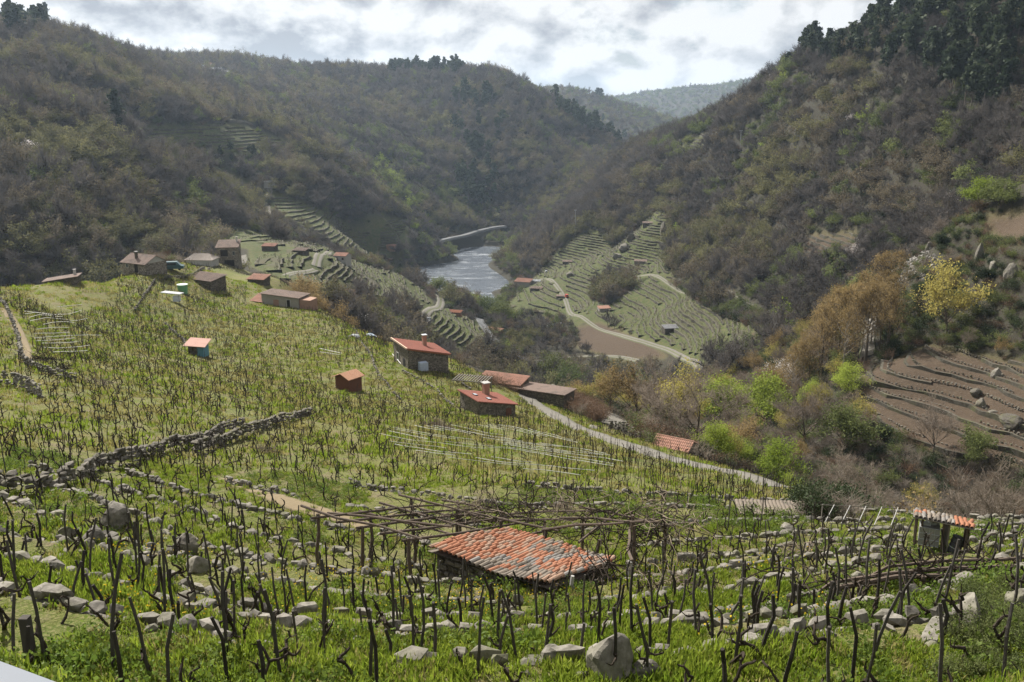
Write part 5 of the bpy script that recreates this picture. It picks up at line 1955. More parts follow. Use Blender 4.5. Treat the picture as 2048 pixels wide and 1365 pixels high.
taken = []
for (kind, u, r, h, label, wide) in [
    ('bud', 1222, 150, 9.0, 'orange brown tree with a leaning trunk beside the lower lane', 0.9), ('bud', 1275, 147, 10.5, 'large orange brown forked tree just right of the lower lane', 1.05), ('olive', 1190, 160, 6.5, 'small yellow olive tree left of the lower lane', 1.0),
    ('bare', 1322, 132, 10.0, 'tall bare tree between the lane and the small tiled hut', 0.85), ('olive', 1362, 124, 11.0, 'tall thin yellow olive tree behind the small tiled hut', 0.7), ('bare', 1396, 116, 9.5, 'spreading bare tree right behind the small tiled hut', 1.1),
    ('fresh', 1458, 205, 11.5, 'bright green willow, left one of the bright pair', 1.15), ('fresh', 1532, 200, 11.5, 'bright green willow, right one of the bright pair', 1.15), ('fresh', 1500, 190, 6.5, 'small bright green tree in front of the bright willow pair', 1.0),
    ('bare', 1620, 165, 10.5, 'large dark grey bare tree right of the bright willows', 1.2), ('fresh', 1560, 130, 7.0, 'yellow green bushy tree above the end of the farm road', 1.0), ('bud', 1490, 140, 8.0, 'orange brown tree below the bright willow pair', 1.0),
    ('olive', 1880, 212, 15.0, 'big yellow green tree above the ploughed field', 0.9), ('white', 1562, 232, 9.0, 'white blossoming tree left of the tall alder grove', 1.0), ('white', 1686, 425, 9.0, 'white blossoming tree below the lone hut on the right hill', 1.0),
    ('fresh', 1690, 190, 6.5, 'small bright green tree at the left corner of the ploughed field', 1.0), ('green', 1695, 160, 8.5, 'soft green tree below the left corner of the ploughed field', 1.1), ('bare', 1830, 300, 9.0, 'round bare tree standing in the gap behind the rubble ridge', 1.1),
    ('fresh', 1912, 264, 8.5, 'yellow green tree high on the right spur', 1.0), ('green', 1950, 258, 7.5, 'grey green tree beside the upper terraces of the right spur', 1.2), ('pale', 1800, 84, 9.0, 'bare tree with whitish forked branches left of the shelter', 1.0), ('bud', 1878, 84, 10.5, 'slender olive brown tree rising behind the shelter', 0.75),
    ('pale', 1915, 76, 9.5, 'bare tree with pale limbs rising just right of the shelter', 0.9), ('pale', 1990, 72, 9.0, 'bare twisted tree near the right picture edge', 1.0), ('bare', 2040, 66, 9.5, 'dark ivy hung bare tree at the right picture edge', 0.9), ('bare', 1700, 105, 8.5, 'wide bare tree in the middle of the brown thicket', 1.2),
    ('fresh', 1600, 100, 4.5, 'thin young yellow green tree at the end of the farm road', 0.6), ('dark', 1000, 330, 12.0, 'dark ivy covered tree beside the bridge road', 0.8), ('dark', 1076, 250, 9.0, 'dark spiky tree below the road junction', 0.7), ('fresh', 1145, 230, 8.0, 'yellow green tree below the stream lane', 1.0),
    ('olive', 1172, 225, 8.5, 'olive green tree right of the yellow green one', 1.0), ('green', 1110, 400, 15.0, 'large grey green tree beside the stream', 1.2), ('green', 1140, 380, 15.0, 'broad grey green tree left of the bare earth bank', 1.2), ('bare', 1090, 300, 11.0, 'bare tree beside the road junction', 1.0),
    ('bare', 925, 255, 9.5, 'bare tree behind the upper red roofed house', 0.9), ('bare', 1310, 112, 5.0, 'bare multi stemmed bush in front of the small tiled hut', 1.3), ('bud', 1145, 170, 5.0, 'reddish round bush at the end of the long stone barn', 1.3), ('green', 880, 560, 12.0, 'round green tree beside the river near the bending track', 1.2),
    ('green', 895, 548, 9.0, 'smaller green tree right of the round riverside one', 1.2), ('fresh', 945, 560, 12.0, 'fresh green tree at the stream mouth', 1.1), ('green', 975, 545, 13.0, 'tall green tree in the riverside clump', 1.1), ('fresh', 1018, 540, 8.0, 'bright green tree beside the rapids', 1.0), ('green', 1000, 530, 12.0, 'leafy tree above the rapids', 1.2)]:
    tree_px(kind, u, r, h, label, None, wide)
    t = float(px_polar(u, 800)[0]); taken.append((r * math.sin(t), r * math.cos(t)))

# the alder grove left of the ploughed field
for k in range(34):
    u = 1582 + 205 * (k + random.random() * 0.8) / 34
    r = random.uniform(206, 246) - (u - 1582) * 0.05
    tree_px('alder', u, r, random.uniform(13.5, 18.5) * (0.82 if u < 1620 else 1.0), 'tall slender brown tree in the grove left of the ploughed field', 'trees of the tall grove', 0.95, 700)
# brown trees in the dip behind the spur crest
for k in range(30):
    u = 596 + 310 * (k + random.random()) / 30
    r = random.uniform(232, 262)
    tree_px('bud' if random.random() < 0.75 else 'bare', u, r, random.uniform(8, 12), 'brown budding tree in the dip behind the upper red roofed house', 'trees in the dip behind the spur', 0.9, 660)
# pines along the right skyline
for (u, r) in [(1578, 705), (1604, 690), (1625, 680), (1645, 672), (1658, 665), (1672, 655), (1690, 645), (1704, 640), (1722, 630), (1740, 622), (1756, 615), (1768, 612), (1786, 605), (1800, 600), (1818, 595), (1836, 590), (1852, 586), (1872, 580), (1890, 575), (1912, 570), (1930, 565), (1955, 560), (1978, 555), (2000, 548), (2025, 545)]:
    tree_px('pine', u + random.uniform(-4, 4), r, random.uniform(13, 19), 'dark pine standing on the skyline of the right hill', 'pines on the right skyline', 1.0, 120)
for k, (u, r) in enumerate([(905, 1590), (912, 1585), (918, 1590), (1196, 2560), (1203, 2560)]):
    tree_px('pine', u, r, 20 if r < 2000 else 30, 'lone pine on the skyline of the %s' % ('middle hill' if r < 2000 else 'far ridge'), 'skyline pines of the %s' % ('middle hill' if r < 2000 else 'far ridge'), 1.3, 150)

# valley fill: single trees wherever the slopes between the spur and the right hill are wooded
x, y, z = scatter(26000, 76, 305, R(36))
u, v, r, spur, terr, soil = zones(x, y, z)
dpt = ZC - z
ok = ~(spur | soil | terr) & (x > 8) & seen(x, y, z, 9, 0.01) & (dpt > 33)
ok &= ~in_poly(u, v, [(1690, 600), (1860, 490), (1890, 520), (1880, 570), (1720, 620)])
ok &= ~in_poly(u, v, [(1715, 640), (1760, 640), (1760, 730), (1715, 730)])
ok &= ~((u < 1430) & (r < 150)) & ~((u > 1170) & (u < 1260) & (r < 140)) & ~((u > 930) & (u < 1160) & (r < 165)) & ~((u > 1580) & (u < 1700) & (r < 78))
x, y, z, u, v, r = (a[ok] for a in (x, y, z, u, v, r))
k = ~near_road(x, y, 2.0)
x, y, z, u, v, r = (a[k] for a in (x, y, z, u, v, r))
k = thin(x, y, 7.4)
rng.shuffle(k)
cnt = 0
V_GROUP = {}
under = []
for i in k:
    if any((x[i] - a) ** 2 + (y[i] - b_) ** 2 < 18 for a, b_ in taken):
        continue
    right = u[i] > 1760
    spur_slope = (r[i] > 165 and u[i] > 1740)
    q_ = random.random()
    if spur_slope:
        kind = 'dark' if q_ < 0.34 else 'green' if q_ < 0.55 else 'bare' if q_ < 0.78 else 'bud' if q_ < 0.92 else 'olive'
        h = random.uniform(3.5, 6.5); where = 'on the scrubby slope of the right spur'
    elif u[i] > 1560 and r[i] < 150:
        kind = 'bare' if q_ < 0.45 else 'pale' if q_ < 0.62 else 'bud' if q_ < 0.85 else 'olive'
        h = random.uniform(6, 10); where = 'in the brown thicket behind the shelter'
    elif u[i] > 1380:
        kind = 'bare' if q_ < 0.35 else 'bud' if q_ < 0.6 else 'olive' if q_ < 0.8 else 'green' if q_ < 0.93 else 'fresh'
        h = random.uniform(8, 13); where = 'in the valley below the alder grove'
    else:
        kind = 'bare' if q_ < 0.3 else 'olive' if q_ < 0.5 else 'green' if q_ < 0.8 else 'bud' if q_ < 0.95 else 'fresh'
        h = random.uniform(8, 13); where = 'in the stream valley beyond the farm road'
    if in_poly(np.array([u[i]]), np.array([v[i]]), [(1060, 640), (1420, 690), (1420, 760), (1060, 730)])[0]:
        h *= 0.6
    h *= 0.8
    if kind in ('green', 'fresh', 'dark', 'olive'):
        h = min(h, 6.5)
    if 1290 < u[i] < 1600 and r[i] < 200:
        h = min(h, 5.0)
    tree_at(kind, x[i], y[i], h, T_LOOK[kind] + ' ' + where, 'trees ' + where, random.uniform(0.75, 1.02))
    cnt += 1
    if cnt >= 185:
        break
print('TREES', cnt, len(k))


# ------------------------------------------------------------------ undergrowth
def shrub_mesh(seed, kind):
    t = TB(seed)
    for s in range(14):
        a = t.r.uniform(0, 6.28)
        d = Vector((math.cos(a) * t.r.uniform(0.2, 1), math.sin(a) * t.r.uniform(0.2, 1), 1)).normalized()
        t.limb(Vector((t.r.gauss(0, 0.3), t.r.gauss(0, 0.3), -0.2)), d, t.r.uniform(1.0, 1.7), 0.025, 2, 3, 0.45, 0.02, 3, 3)
    if kind == 'bare':
        t.twigs(4, 0.6, 0.012)
        return t.joined('thicket_bush', M_BARK_PALE, M_TWIG_N)
    if kind == 'far':
        t.twigs(5, 0.6, 0.02)
        return t.joined('scrub_bush', M_BARK, M_TWIG)
    if kind == 'rust':
        t.twigs(3, 0.5, 0.014, 3, 0.1, 0.3)
        return t.joined('bracken_bush', M_BARK, M_RUST)
    t.twigs(1, 0.4, 0.012, 9, 0.13, 0.3)
    return t.joined('leafy_bush', M_BARK, M_DARKG if kind == 'dark' else M_MIDG)


SHRUB = [shrub_mesh(800, 'bare'), shrub_mesh(801, 'bare'), shrub_mesh(802, 'rust'), shrub_mesh(803, 'rust'), shrub_mesh(804, 'dark'), shrub_mesh(805, 'green')]
x, y, z = scatter(90000, 70, 330, R(36))
u, v, r, spur, terr, soil = zones(x, y, z)
ok = ~(spur | soil | terr) & seen(x, y, z, 3, 0.01) & (ZC - z > 24)
ok &= ~in_poly(u, v, [(1690, 600), (1860, 490), (1890, 520), (1880, 570), (1720, 620)]) | (rng.random(len(x)) < 0.06)
ok &= ~((u > 1715) & (u < 1760) & (v > 630) & (v < 740)) & ~((u > 1170) & (u < 1260) & (r < 142)) & ~((u > 930) & (u < 1160) & (r < 160)) & ~((u > 1320) & (u < 1395) & (r < 102))
k = np.nonzero(ok)[0]
k = k[thin(x[k], y[k], 2.1)]
k = k[~near_road(x[k], y[k], 1.3)]
m_ = len(k)
q_ = rng.random(m_)
sl = (u[k] > 1740) & (r[k] > 165)
valley = r[k] < 165
idx = np.where(q_ < 0.5, rng.integers(0, 2, m_), np.where(q_ < 0.75, rng.integers(2, 4, m_), rng.integers(4, 6, m_)))
idx = np.where(sl & (q_ < 0.5), rng.integers(4, 6, m_), idx)
s = rng.uniform(0.5, 1.2, m_)
gn_scatter('undergrowth', np.stack([x[k], y[k], z[k]], 1), np.stack([rng.normal(0, 0.1, m_), rng.normal(0, 0.1, m_), rng.uniform(0, 6.28, m_)], 1), np.stack([s, s, s * rng.uniform(0.7, 1.2, m_)], 1), idx, SHRUB, 'brown and green scrub filling the valley under the trees', 'undergrowth')
print('SHRUB', m_)


def bush_patch(name, label, poly, r0, r1, cell, picks, sc, top=1.0):
    x, y, z = scatter(60000, r0, r1, R(36))
    u, v = project(x, y, z)
    k = np.nonzero(in_poly(u, v, poly))[0]
    k = k[thin(x[k], y[k], cell)]
    m_ = len(k)
    if m_ == 0:
        return
    s = rng.uniform(sc[0], sc[1], m_)
    gn_scatter(name, np.stack([x[k], y[k], z[k]], 1), np.stack([np.zeros(m_), np.zeros(m_), rng.uniform(0, 6.28, m_)], 1), np.stack([s, s, s * top], 1), rng.choice(picks, m_), SHRUB, label, 'bushes')


bush_patch('bramble_bushes', 'rusty brown brambles below the long stone barn', [(1120, 800), (1160, 800), (1205, 835), (1200, 850), (1140, 820)], 100, 170, 1.5, [2, 3], (0.7, 1.1))
bush_patch('dead_bracken', 'dead brown bracken along the top of the farm road', [(960, 760), (1060, 785), (1060, 792), (960, 770)], 130, 180, 1.6, [2, 3], (0.4, 0.8))
bush_patch('hill_scrub', 'dark rusty scrub in the middle of the hill terraces', T_BRUSH, 450, 720, 2.6, [0, 2, 3, 4], (1.4, 2.4))
bush_patch('bank_scrub', 'scrubby bank under the hill track', [(1330, 562), (1400, 590), (1500, 615), (1560, 665), (1530, 668), (1440, 632), (1370, 590)], 320, 640, 3.0, [0, 2, 4, 5], (1.3, 2.2))
bush_patch('corner_weeds', 'dense green weeds at the lower right corner', [(1930, 1190), (2048, 1170), (2060, 1365), (1880, 1365), (1920, 1280)], 10, 30, 0.4, [5], (0.1, 0.2))
bush_patch('thorn_bush', 'dark thorny bush beside the low tile roofed shed', [(1590, 1015), (1700, 1022), (1700, 1045), (1600, 1040)], 40, 75, 1.0, [0, 4], (0.5, 0.8))

# scrub under the distant woods
fx, fy, fz = [], [], []
for (r0, r1, cell) in ((300, 520, 3.6), (520, 850, 4.6)):
    x, y, z = scatter(int(R(36) * (r1 * r1 - r0 * r0) / cell / cell * 1.6), r0, r1, R(36))
    k = thin(x, y, cell)
    x, y, z = x[k], y[k], z[k]
    u, v, r, spur, terr, soil = zones(x, y, z)
    ok = ~(spur | terr | soil) & (z > Z_RIVER + 1.5) & seen(x, y, z, 4, 0.008) & ~in_poly(u, v, GRASSY)
    ok &= ~(in_poly(u, v, [(440, 485), (700, 510), (760, 600), (560, 600), (440, 545)]) & (r < 460)) & ~(in_poly(u, v, [(640, 560), (760, 560), (1000, 720), (860, 700), (690, 620)]) & (r < 520))
    ok &= ~in_poly(u, v, [(1050, 690), (1420, 690), (1420, 770), (1050, 770)])
    x, y, z = x[ok], y[ok], z[ok]
    k = ~near_road(x, y, 1.5)
    fx.append(x[k]); fy.append(y[k]); fz.append(z[k])
fx, fy, fz = np.concatenate(fx), np.concatenate(fy), np.concatenate(fz)
m_ = len(fx)
s = rng.uniform(1.0, 2.4, m_)
gn_scatter('hill_undergrowth', np.stack([fx, fy, fz - 0.2], 1), np.stack([rng.normal(0, 0.1, m_), rng.normal(0, 0.1, m_), rng.uniform(0, 6.28, m_)], 1), np.stack([s, s, s * rng.uniform(0.7, 1.1, m_)], 1), rng.choice([0, 1, 2, 4, 5], m_, p=[0.3, 0.3, 0.15, 0.15, 0.1]), [shrub_mesh(820, 'far'), shrub_mesh(821, 'far')] + SHRUB[2:], 'grey brown scrub under the trees of the hillside woods', 'undergrowth')
# ------------------------------------------------------------------ building materials
def tile_material(name, c0, c1, dark, amount=0.3, sc=1.2):
    m, nt = new_mat(name)
    geo = nt.node('ShaderNodeNewGeometry')
    P = geo.outputs['Position']
    oi = nt.node('ShaderNodeObjectInfo')
    n = nt.noise(P, sc * 3, 4.0, 0.6)
    n2 = nt.noise(P, sc, 4.0, 0.65)
    c = nt.mix(nt.math('ADD', nt.math('MULTIPLY', n, 0.6), nt.math('MULTIPLY', oi.outputs['Random'], 0.4)), c0, c1)
    c = nt.mix(nt.math('MULTIPLY', nt.ramp(n2, [(0.48, 0.0), (0.66, 1.0)]), amount), c, dark)
    return finish(m, nt, c, 0.85, n, 0.4, 0.02, spec=0.2)


M_TILE_O = tile_material('orange_clay', (0.2, 0.078, 0.042), (0.31, 0.135, 0.075), (0.12, 0.085, 0.06), 0.25)
M_TILE_P = tile_material('pale_clay', (0.2, 0.125, 0.085), (0.29, 0.19, 0.135), (0.12, 0.1, 0.08), 0.5)
M_TILE_D = tile_material('lichened_clay', (0.1, 0.085, 0.07), (0.22, 0.18, 0.14), (0.045, 0.045, 0.04), 0.7)
M_TILE_G = tile_material('greyed_clay', (0.13, 0.118, 0.106), (0.23, 0.21, 0.19), (0.07, 0.07, 0.065), 0.5)
M_ROOF_R = tile_material('red_roof_tiles', (0.24, 0.09, 0.064), (0.3, 0.122, 0.088), (0.19, 0.085, 0.065), 0.6)
M_ROOF_B = tile_material('old_brown_tiles', (0.17, 0.125, 0.1), (0.29, 0.215, 0.18), (0.1, 0.085, 0.072), 0.6, 0.6)
M_ROOF_RB = tile_material('faded_red_tiles', (0.26, 0.13, 0.09), (0.36, 0.2, 0.145), (0.14, 0.1, 0.08), 0.5, 0.6)
M_ROOF_G = tile_material('grey_slate', (0.12, 0.12, 0.125), (0.2, 0.2, 0.205), (0.08, 0.08, 0.08), 0.4, 0.6)
M_SHEETING = tile_material('pink_sheeting', (0.4, 0.24, 0.19), (0.48, 0.3, 0.25), (0.3, 0.18, 0.14), 0.3)
M_SHEET_W = tile_material('white_sheeting', (0.28, 0.29, 0.3), (0.4, 0.41, 0.42), (0.2, 0.21, 0.21), 0.4)


def plain(name, c0, c1=None, rough=0.7, sc=2.0, metal=0.0, spec=0.3, bump=0.2):
    m, nt = new_mat(name)
    geo = nt.node('ShaderNodeNewGeometry')
    n = nt.noise(geo.outputs['Position'], sc, 4.0, 0.6)
    c1 = c1 or tuple(v * 1.25 for v in c0)
    return finish(m, nt, nt.mix(n, c0, c1), rough, n, bump, 0.02, spec=spec, metal=metal)


M_WHITEWASH = plain('whitewash', (0.32, 0.31, 0.285), (0.44, 0.43, 0.4), 0.9)
M_PLASTER = plain('plaster', (0.22, 0.205, 0.175), (0.31, 0.29, 0.25), 0.9)
M_BRICK = plain('rough_brick', (0.22, 0.13, 0.09), (0.33, 0.21, 0.15), 0.9)
M_BROWNWOOD = plain('brown_boards', (0.1, 0.042, 0.025), (0.16, 0.068, 0.04), 0.75, 5.0)
M_REDWALL = plain('red_wall', (0.22, 0.07, 0.05), (0.3, 0.1, 0.07), 0.85)
M_BLUE = plain('blue_paint', (0.08, 0.2, 0.26), (0.13, 0.27, 0.33), 0.6)
M_DARK = plain('dark_opening', (0.015, 0.014, 0.013), (0.03, 0.027, 0.024), 0.9)
M_GLASS = plain('window_glass', (0.03, 0.04, 0.05), (0.05, 0.06, 0.075), 0.1, spec=0.6, bump=0.0)
M_CONC = plain('concrete', (0.26, 0.25, 0.235), (0.38, 0.37, 0.35), 0.9)
M_WOODG = plain('grey_boards', (0.13, 0.115, 0.1), (0.22, 0.2, 0.175), 0.9, 6.0)
M_LOG = bark_material('log_bark', (0.05, 0.038, 0.03), (0.16, 0.125, 0.1))
M_CANE = plain('dry_canes', (0.15, 0.115, 0.085), (0.27, 0.215, 0.16), 0.9)
M_PLASTIC = plain('white_plastic', (0.5, 0.55, 0.6), (0.6, 0.64, 0.68), 0.4)
M_METAL = plain('galvanised', (0.36, 0.38, 0.4), (0.5, 0.52, 0.54), 0.45, 3.0, 0.6)
M_GREENT = plain('green_tank', (0.1, 0.26, 0.12), (0.14, 0.32, 0.16), 0.5)
M_PALEG = plain('pale_green_lid', (0.4, 0.5, 0.42), (0.5, 0.6, 0.5), 0.5)


def lm(g, rz):
    return Matrix.Translation(g) @ Matrix.Rotation(rz, 4, 'Z')


def corrugated(p00, p10, p01, p11, pitch, amp, over=0.0, rows=1, lift=0.0):
    """a roof sheet: p00-p10 is the lower edge, p01-p11 the upper; barrels run up the slope"""
    p00, p10, p01, p11 = (Vector(p) for p in (p00, p10, p01, p11))
    n = max(3, int((p10 - p00).length / pitch))
    nrm = (p10 - p00).cross(p01 - p00).normalized()
    if nrm.z < 0:
        nrm = -nrm
    b = MB()
    prof = []
    for i in range(n):
        for s, h in ((0.0, 0.0), (0.2, 0.75), (0.5, 1.0), (0.8, 0.75)):
            prof.append(((i + s) / n, h * amp))
    prof.append((1.0, 0.0))
    m_ = len(prof)
    th = Vector((0, 0, -0.06))
    for r in range(rows):
        for e in (0, 1):
            f = (r + e) / rows
            for (s, h) in prof:
                q_ = p00.lerp(p10, s).lerp(p01.lerp(p11, s), f)
                b.v.append(tuple(q_ + nrm * (h + (0.045 * (1 - e) if rows > 1 else 0) + lift)))
        o = r * 2 * m_
        for i in range(m_ - 1):
            b.f.append((o + i, o + i + 1, o + m_ + i + 1, o + m_ + i))
    # underside gives the roof its thickness
    o = len(b.v)
    for q_ in (p00, p10, p11, p01):
        b.v.append(tuple(q_ + th))
    b.f.append((o, o + 3, o + 2, o + 1))
    k = len(b.v)
    for q_ in (p00, p10, p11, p01):
        b.v.append(tuple(q_ + nrm * lift))
    for i in range(4):
        j = (i + 1) % 4
        b.f.append((o + i, o + j, k + j, k + i))
    return b


def wall_box(corners, z0, tops):
    """four walls under a roof: corners in plan, own height at each corner"""
    b = MB()
    n = len(corners)
    for (x, y) in corners:
        b.v.append((x, y, z0))
    for (x, y), t in zip(corners, tops):
        b.v.append((x, y, t))
    for i in range(n):
        j = (i + 1) % n
        b.f.append((i, j, n + j, n + i))
    b.f.append(tuple(n + i for i in range(n)))
    return b


def opening(root, side, pos, z, w, h, L, Wd, kind='window', mat=None, frame=None):
    """window or door set on a wall; side in -x,+x,-y,+y"""
    b = MB()
    t = 0.05
    def place(c, s):
        if side == '-y': return ((c[0], -Wd / 2 - c[1], c[2]), (s[0], s[1], s[2]))
        if side == '+y': return ((c[0], Wd / 2 + c[1], c[2]), (s[0], s[1], s[2]))
        if side == '-x': return ((-L / 2 - c[1], c[0], c[2]), (s[1], s[0], s[2]))
        return ((L / 2 + c[1], c[0], c[2]), (s[1], s[0], s[2]))
    c, s = place((pos, 0.02, z + h / 2), (w, 0.06, h))
    o = MB().box(c, s).build(kind, mat or (M_GLASS if kind == 'window' else M_DARK), root)
    if frame is not None:
        fb = MB()
        for (dx, dz, sw, sh) in ((-w / 2, 0, 0.09, h + 0.1), (w / 2, 0, 0.09, h + 0.1), (0, h / 2, w, 0.09), (0, -h / 2, w + 0.2, 0.09)):
            c, s = place((pos + dx, 0.045, z + h / 2 + dz), (sw, 0.07, sh))
            fb.box(c, s)
        fb.build('frame', frame, o)
    return o


def chimney(root, x, y, z0, z1, s, mat, cap=M_CONC):
    o = MB().box((x, y, (z0 + z1) / 2), (s, s, z1 - z0)).build('chimney', mat, root)
    MB().box((x, y, z1 + 0.06), (s * 1.35, s * 1.35, 0.12)).build('cap', cap, o)
    return o


def mono_house(name, label, g, rz, L, Wd, h_hi, h_lo, fall, wall_m, roof_m, ov=0.35, pitch=0.22, deep=2.5, cat='house'):
    """single-pitch roof; fall '+x' means the low eave is at +x"""
    root = empty(name, g, rz)
    hx, hy = L / 2, Wd / 2
    if fall == '+x':
        tp = [h_hi, h_lo, h_lo, h_hi]
    elif fall == '-x':
        tp = [h_lo, h_hi, h_hi, h_lo]
    elif fall == '+y':
        tp = [h_hi, h_hi, h_lo, h_lo]
    else:
        tp = [h_lo, h_lo, h_hi, h_hi]
    wall_box([(-hx, -hy), (hx, -hy), (hx, hy), (-hx, hy)], -deep, tp).build('wall', wall_m, root)

    def top(x, y):
        if fall[1] == 'x':
            f = (x + hx) / L if fall[0] == '+' else (hx - x) / L
        else:
            f = (y + hy) / Wd if fall[0] == '+' else (hy - y) / Wd
        return h_hi + (h_lo - h_hi) * f + 0.04
    c = {}
    for sx in (-1, 1):
        for sy in (-1, 1):
            x, y = sx * (hx + ov), sy * (hy + ov)
            c[(sx, sy)] = (x, y, top(x, y))
    if fall == '+x': e = (c[(1, -1)], c[(1, 1)], c[(-1, -1)], c[(-1, 1)])
    elif fall == '-x': e = (c[(-1, -1)], c[(-1, 1)], c[(1, -1)], c[(1, 1)])
    elif fall == '+y': e = (c[(-1, 1)], c[(1, 1)], c[(-1, -1)], c[(1, -1)])
    else: e = (c[(-1, -1)], c[(1, -1)], c[(-1, 1)], c[(1, 1)])
    ln = (Vector(e[0]) - Vector(e[2])).length
    roof = corrugated(*e, pitch, pitch * 0.26, rows=max(1, int(ln / 0.4))).build('roof', roof_m, root)
    tag(root, label, cat)
    return root, roof, top


def gable_house(name, label, g, rz, L, Wd, h, rise, wall_m, roof_m, ov=0.35, pitch=0.22, deep=2.5, gable_m=None, cat='house', hip=0.0):
    """ridge along local x"""
    root = empty(name, g, rz)
    hx, hy = L / 2, Wd / 2
    wall_box([(-hx, -hy), (hx, -hy), (hx, hy), (-hx, hy)], -deep, [h] * 4).build('wall', wall_m, root)
    if hip == 0:
        for sx in (-1, 1):
            x0, x1 = sx * hx, sx * (hx - 0.25)
            b = MB().add([(x0, -hy, h), (x0, hy, h), (x0, 0, h + rise), (x1, -hy, h), (x1, hy, h), (x1, 0, h + rise)], [(0, 1, 2), (3, 5, 4), (0, 2, 5, 3), (1, 4, 5, 2), (0, 3, 4, 1)])
            b.build('gable', gable_m or wall_m, root)
    rh = h + rise + 0.05
    eo = h - rise * ov / hy
    xr = hx + ov - hip
    roofs = []
    for sy in (-1, 1):
        bb = corrugated((-hx - ov, sy * (hy + ov), eo), (hx + ov, sy * (hy + ov), eo), (-xr, 0, rh), (xr, 0, rh), pitch, pitch * 0.26, rows=max(1, int((hy + ov) / 0.4)))
        roofs.append(bb.build('roof', roof_m, root))
    if hip:
        for sx in (-1, 1):
            bb = corrugated((sx * (hx + ov), -hy - ov, eo), (sx * (hx + ov), hy + ov, eo), (sx * xr, -0.01, rh), (sx * xr, 0.01, rh), pitch, pitch * 0.2, rows=2)
            roofs.append(bb.build('roof', roof_m, root))
    MB().tube([(-xr, 0, rh + 0.03), (xr, 0, rh + 0.03)], 0.1, 6).build('ridge', roof_m, root)
    tag(root, label, cat)
    return root, roofs


def at_px(u, v, rmin=20, sink=0.0):
    g = ground_at(u, v, rmin)
    return Vector((g.x, g.y, g.z - sink))


# ------------------------------------------------------------------ the near tiled shed
SHED_G = ground_at(1050, 1172, 12)
SHED_RZ = math.atan2(-2.64, 4.28)
SL, SW = 4.3, 4.4
sax = Vector((math.cos(SHED_RZ), math.sin(SHED_RZ), 0)); say = Vector((-math.sin(SHED_RZ), math.cos(SHED_RZ), 0))
SH_HI, SH_FALL = 1.75, 1.2
shed = empty('tiled_shed', SHED_G, SHED_RZ)
tag(shed, 'low stone shed with an orange and lichen grey barrel tile roof among the near vines', 'shed')


def shed_z(y):
    return SH_HI - SH_FALL * (y + SW / 2) / SW


wall_box([(-SL / 2, -SW / 2), (SL / 2, -SW / 2), (SL / 2, SW / 2), (-SL / 2, SW / 2)], -3.5, [SH_HI - 0.12, SH_HI - 0.12, SH_HI - SH_FALL - 0.12, SH_HI - SH_FALL - 0.12]).build('wall', M_WALL_DARK, shed)
WST = [stone_mesh(900 + i, random.uniform(0.26, 0.5), 0.2, random.uniform(0.15, 0.26), M_STONE_DARK) for i in range(8)]
for side in (0, 1):
    for row in range(5):
        ln = SL if side == 0 else SW
        s = -ln / 2 + 0.15 + 0.1 * (row % 2)
        while s < ln / 2 - 0.1:
            zt = SH_HI - 0.3 if side == 0 else shed_z(s) - 0.3
            o = mesh_obj('stone', random.choice(WST), None, shed)
            z = zt - row * 0.23
            if side == 0:
                o.location = (s, -SW / 2 - 0.02, z)
                o.rotation_euler = (random.uniform(-0.1, 0.1), random.uniform(-0.12, 0.12), random.uniform(-0.08, 0.08))
            else:
                o.location = (SL / 2 + 0.02, s, z)
                o.rotation_euler = (random.uniform(-0.1, 0.1), random.uniform(-0.1, 0.1), R(90) + random.uniform(-0.08, 0.08))
            s += random.uniform(0.34, 0.52)
pitch_a = math.atan2(SH_FALL, SW)
NC, NR = 26, 11
slen = math.hypot(SH_FALL, SW) + 0.55
tl = slen / NR


def barrel(mat, seed):
    """one curved clay tile, wider at its low end, with thickness"""
    rr = random.Random(seed)
    V, F = [], []
    n = 5
    L_ = tl * 1.18
    for e, (yy, rad, lift) in enumerate(((0.0, 0.082, 0.0), (L_, 0.105, 0.03))):
        for shell in (0, 1):
            rd = rad - 0.018 * shell
            for i in range(n + 1):
                a = math.pi * i / n
                V.append((math.cos(a) * rd * rr.uniform(0.97, 1.03), yy, math.sin(a) * rd + lift))
    m1 = n + 1
    for i in range(n):
        F.append((i, i + 1, 2 * m1 + i + 1, 2 * m1 + i))
        F.append((m1 + i, 3 * m1 + i, 3 * m1 + i + 1, m1 + i + 1))
        F.append((2 * m1 + i, 2 * m1 + i + 1, 3 * m1 + i + 1, 3 * m1 + i))
        F.append((i, m1 + i, m1 + i + 1, i + 1))
    return make_mesh('tile', V, F, (mat,), smooth=False)


